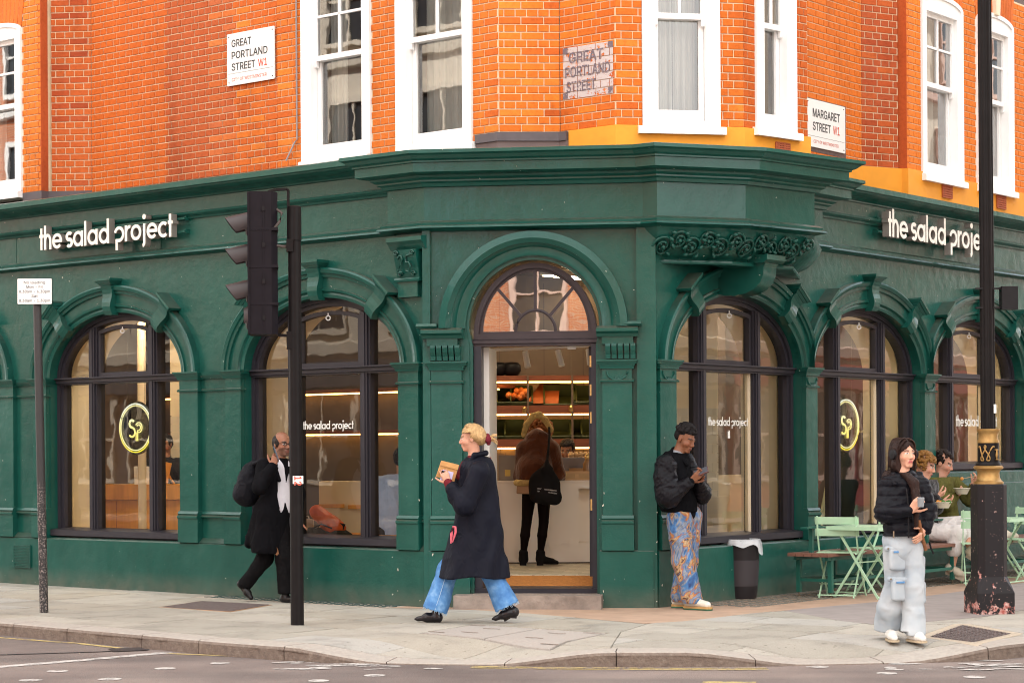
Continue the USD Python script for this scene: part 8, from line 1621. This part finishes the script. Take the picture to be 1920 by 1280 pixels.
    for k in range(2): part(tb, 'print_band', MB().obox(c + [.03, -.062, -.07 - .028 * k], .21, .004, .014, (1, 0, -.13), (0, 1, 0)), mat('faint_print', (.22, .21, .20), .8, .8, 60) if k == 0 else '/World/Looks/faint_print_look')
BTI = mat('black_suede_boot', (.006, .005, .005), .6, .2, 9, spec=.08)
customer()

# ---------------------------------------------------------------- 8 to 11 people inside, seen in part
def bust(label, d, head, hf, skin, hairm_, top, sh, elb, wr, seat=None, fw=(0, -1, 0), bald=False, hr=.09):
    p = person(label); j = J(d); H = Head(j(*head), nrm(hf), sc=1.0); k = F_PX / d; hx, hy = head[0], head[1]; neck = j(hx, hy + .20 * k); ch = j(hx + sh, hy + .38 * k); pv = j(hx + sh, hy + .78 * k); ax = nrm(np.cross(nrm(fw), [0, 0, 1]))
    sA, sB = j(hx + sh, hy + .27 * k) + ax * .19, j(hx + sh, hy + .27 * k) - ax * .19; eA, eB = sA + ax * .05 + [0, 0, -.28], sB - ax * .05 + [0, 0, -.28]; wA, wB = eA + nrm(fw) * .22 + [0, 0, .02] - ax * .06, eB + nrm(fw) * .22 + [0, 0, .02] + ax * .06
    fl = np.array([pv[0], pv[1], FZ]); lg = [chain([pv + ax * s * .09, pv + ax * s * .10 + nrm(fw) * (.35 if seat else .02) - [0, 0, .02 if seat else .42], pv + ax * s * .10 + nrm(fw) * (.35 if seat else 0) * 1.0 + [0, 0, (FZ + .06 - pv[2])]], [.08, .055, .04]) for s in (-1, 1)]
    pr = H.prims(neck, .056) + [fcap(ch, pv, .12, .125, fw, .75), cap(neck, ch, .06, .1), *chain([sA, eA, wA], [.045, .038, .028]), *chain([sB, eB, wB], [.045, .038, .028])] + sum(lg, []) + hand(wA, fw, (0, 0, -1), 1) + hand(wB, fw, (0, 0, -1), -1)
    body_mesh(p, pr, H, skin, (.3, .1, .08), h=.007)
    garment(p, 'hair', [ell3(H.w((0, -.02, .04)), (.084, .1, .084), H.R), ell3(H.w((0, -.055, -.01)), (.076, .06, .07), H.R)], hairm_, .007, .02, folds(.010, 30, 4, (1, 1, 1)), cut=[lambda X: (lambda L: np.minimum(L[:, 1] - .03, .06 - L[:, 2]))(H.l(X))])
    garment(p, 'shirt', [fcap(ch + [0, 0, .03], pv, .16, .165, fw, .78, .05), cap(sA, sB, .085, .085, .06), *chain([sA, eA, wA], [.08, .068, .05], .04), *chain([sB, eB, wB], [.08, .068, .05], .04), cap(neck + [0, 0, -.02], ch, .066, .1)], top, .009, .05, folds(.012, 8, 5), cut=[lambda X: pv[2] - .06 - X[:, 2]])
    garment(p, 'trousers', [fcap(pv, pv + [0, 0, -.06], .145, .15, fw, .85)] + [cap(a[1], a[2], a[3] + .03, a[4] + .03) for a in sum(lg, [])], TRS, .009, .05); return p
TRS = cloth_mat('inside_black_trousers', (.014, .013, .014), .85)
BLK_H = hairm('inside_black_hair', (.015, .011, .010))
bust('diner in pale blue shirt seated with back to the left window', 22.25, (757, 860), (.3, .95, -.1), (.4, .2, .13), BLK_H, cloth_mat('pale_blue_shirt', (.40, .50, .70), .8, .08, 10), -20, 0, 0, seat=True, fw=nrm([.15, 1, 0]))
bust('shop worker in dark green top behind the counter', 23.95, (1066, 843), (-.25, -.9, -.35), (.2, .09, .05), BLK_H, cloth_mat('bottle_green_top', (.012, .035, .022), .85), 8, 0, 0)
bust('diner with reddish hair in dark clothes behind the neon disc window', 25.6, (1619, 862), (.5, .85, 0), (.42, .22, .15), hairm('reddish_hair', (.15, .055, .02), .5), cloth_mat('dark_jumper', (.020, .018, .022), .85), 4, 0, 0, seat=True, fw=nrm([.3, 1, 0]))
bust('dim figure of a worker behind the oak counter', 26.0, (312, 832), (-.3, -.9, -.3), (.34, .17, .11), BLK_H, cloth_mat('dark_apron', (.022, .020, .022), .85), -4, 0, 0)
# bags on the window seat
bg = thing('orange_bag', 'orange dry bag with dark lettering lying on dark bags in the window', 'bag'); j = J(22.05)
OR = mat('orange_nylon', (.78, .13, .012), .45, .15, 8, bump=.3, bscale=30)
garment(bg, 'bag', [cap(j(597, 960), j(622, 982), .075, .085), cap(j(622, 982), j(640, 988), .08, .06)], OR, .008, .05, folds(.012, 12, 4)); part(bg, 'side_panel', MB().obox(j(641, 985, -.03), .09, .05, .06, (1, 0, -.3)), BLACKP)
bg = thing('dark_holdall', 'dark green black holdall on the window seat under the orange bag', 'bag'); garment(bg, 'bag', [cap(j(585, 1004, .0), j(640, 1006, .0), .085, .08), cap(j(640, 1004), j(660, 1008), .06, .04)], mat('dark_holdall_cloth', (.020, .026, .020), .7, .2, 9), .008, .05, folds(.014, 10, 6)); part(bg, 'handle', MB().tube([j(590, 990, -.09), j(605, 982, -.1), j(625, 990, -.09)], .010, 6), BLACKP, smooth=True)
bg = thing('paper_carrier', 'brown paper carrier bag with string handles in the window', 'bag'); c = j(578, 985, .1); part(bg, 'bag', MB().box(c[0] - .07, c[0] + .07, c[1] - .04, c[1] + .04, .636, .636 + .17), KRAFT); part(bg, 'handle', MB().tube([c + [-.04, -.03, 0], c + [-.02, -.03, .10], c + [.02, -.03, .10], c + [.04, -.03, 0]], .006, 5), WHITE_PAINT, smooth=True)

# ---------------------------------------------------------------- chairs and tables
def cpos(px, py): g = ground(px, py); return FRt.o, g
def to_un(px, py): g = ground(px, py)[:2] - FRt.o; return g @ FRt.u, g @ FRt.n
u, nn = to_un(1572, 1118); chair('mint folding chair nearest the bin, its back to the road', u, nn + .05, 106)
u, nn = to_un(1645, 1108); chair('mint folding chair behind the puffer woman, facing the first table', u, nn, -118)
u, nn = to_un(1838, 1096); chair('mint folding chair half hidden by the lamp post base', u + .05, nn, 120)
u, nn = to_un(1905, 1086); chair('mint folding chair at the right edge of the picture', u + .1, nn, -110)
c = at(1628, 988, 21.35); t1 = make_table('mint folding table behind the chair nearest the bin', (c[0], c[1], 0), angR)
c = at(1872, 970, 23.6); copy_of(t1, 'bistro_table', 'mint folding table right of the lamp post', (c[0], c[1], 0), angR, 'table', 'mint folding tables outside the shop')
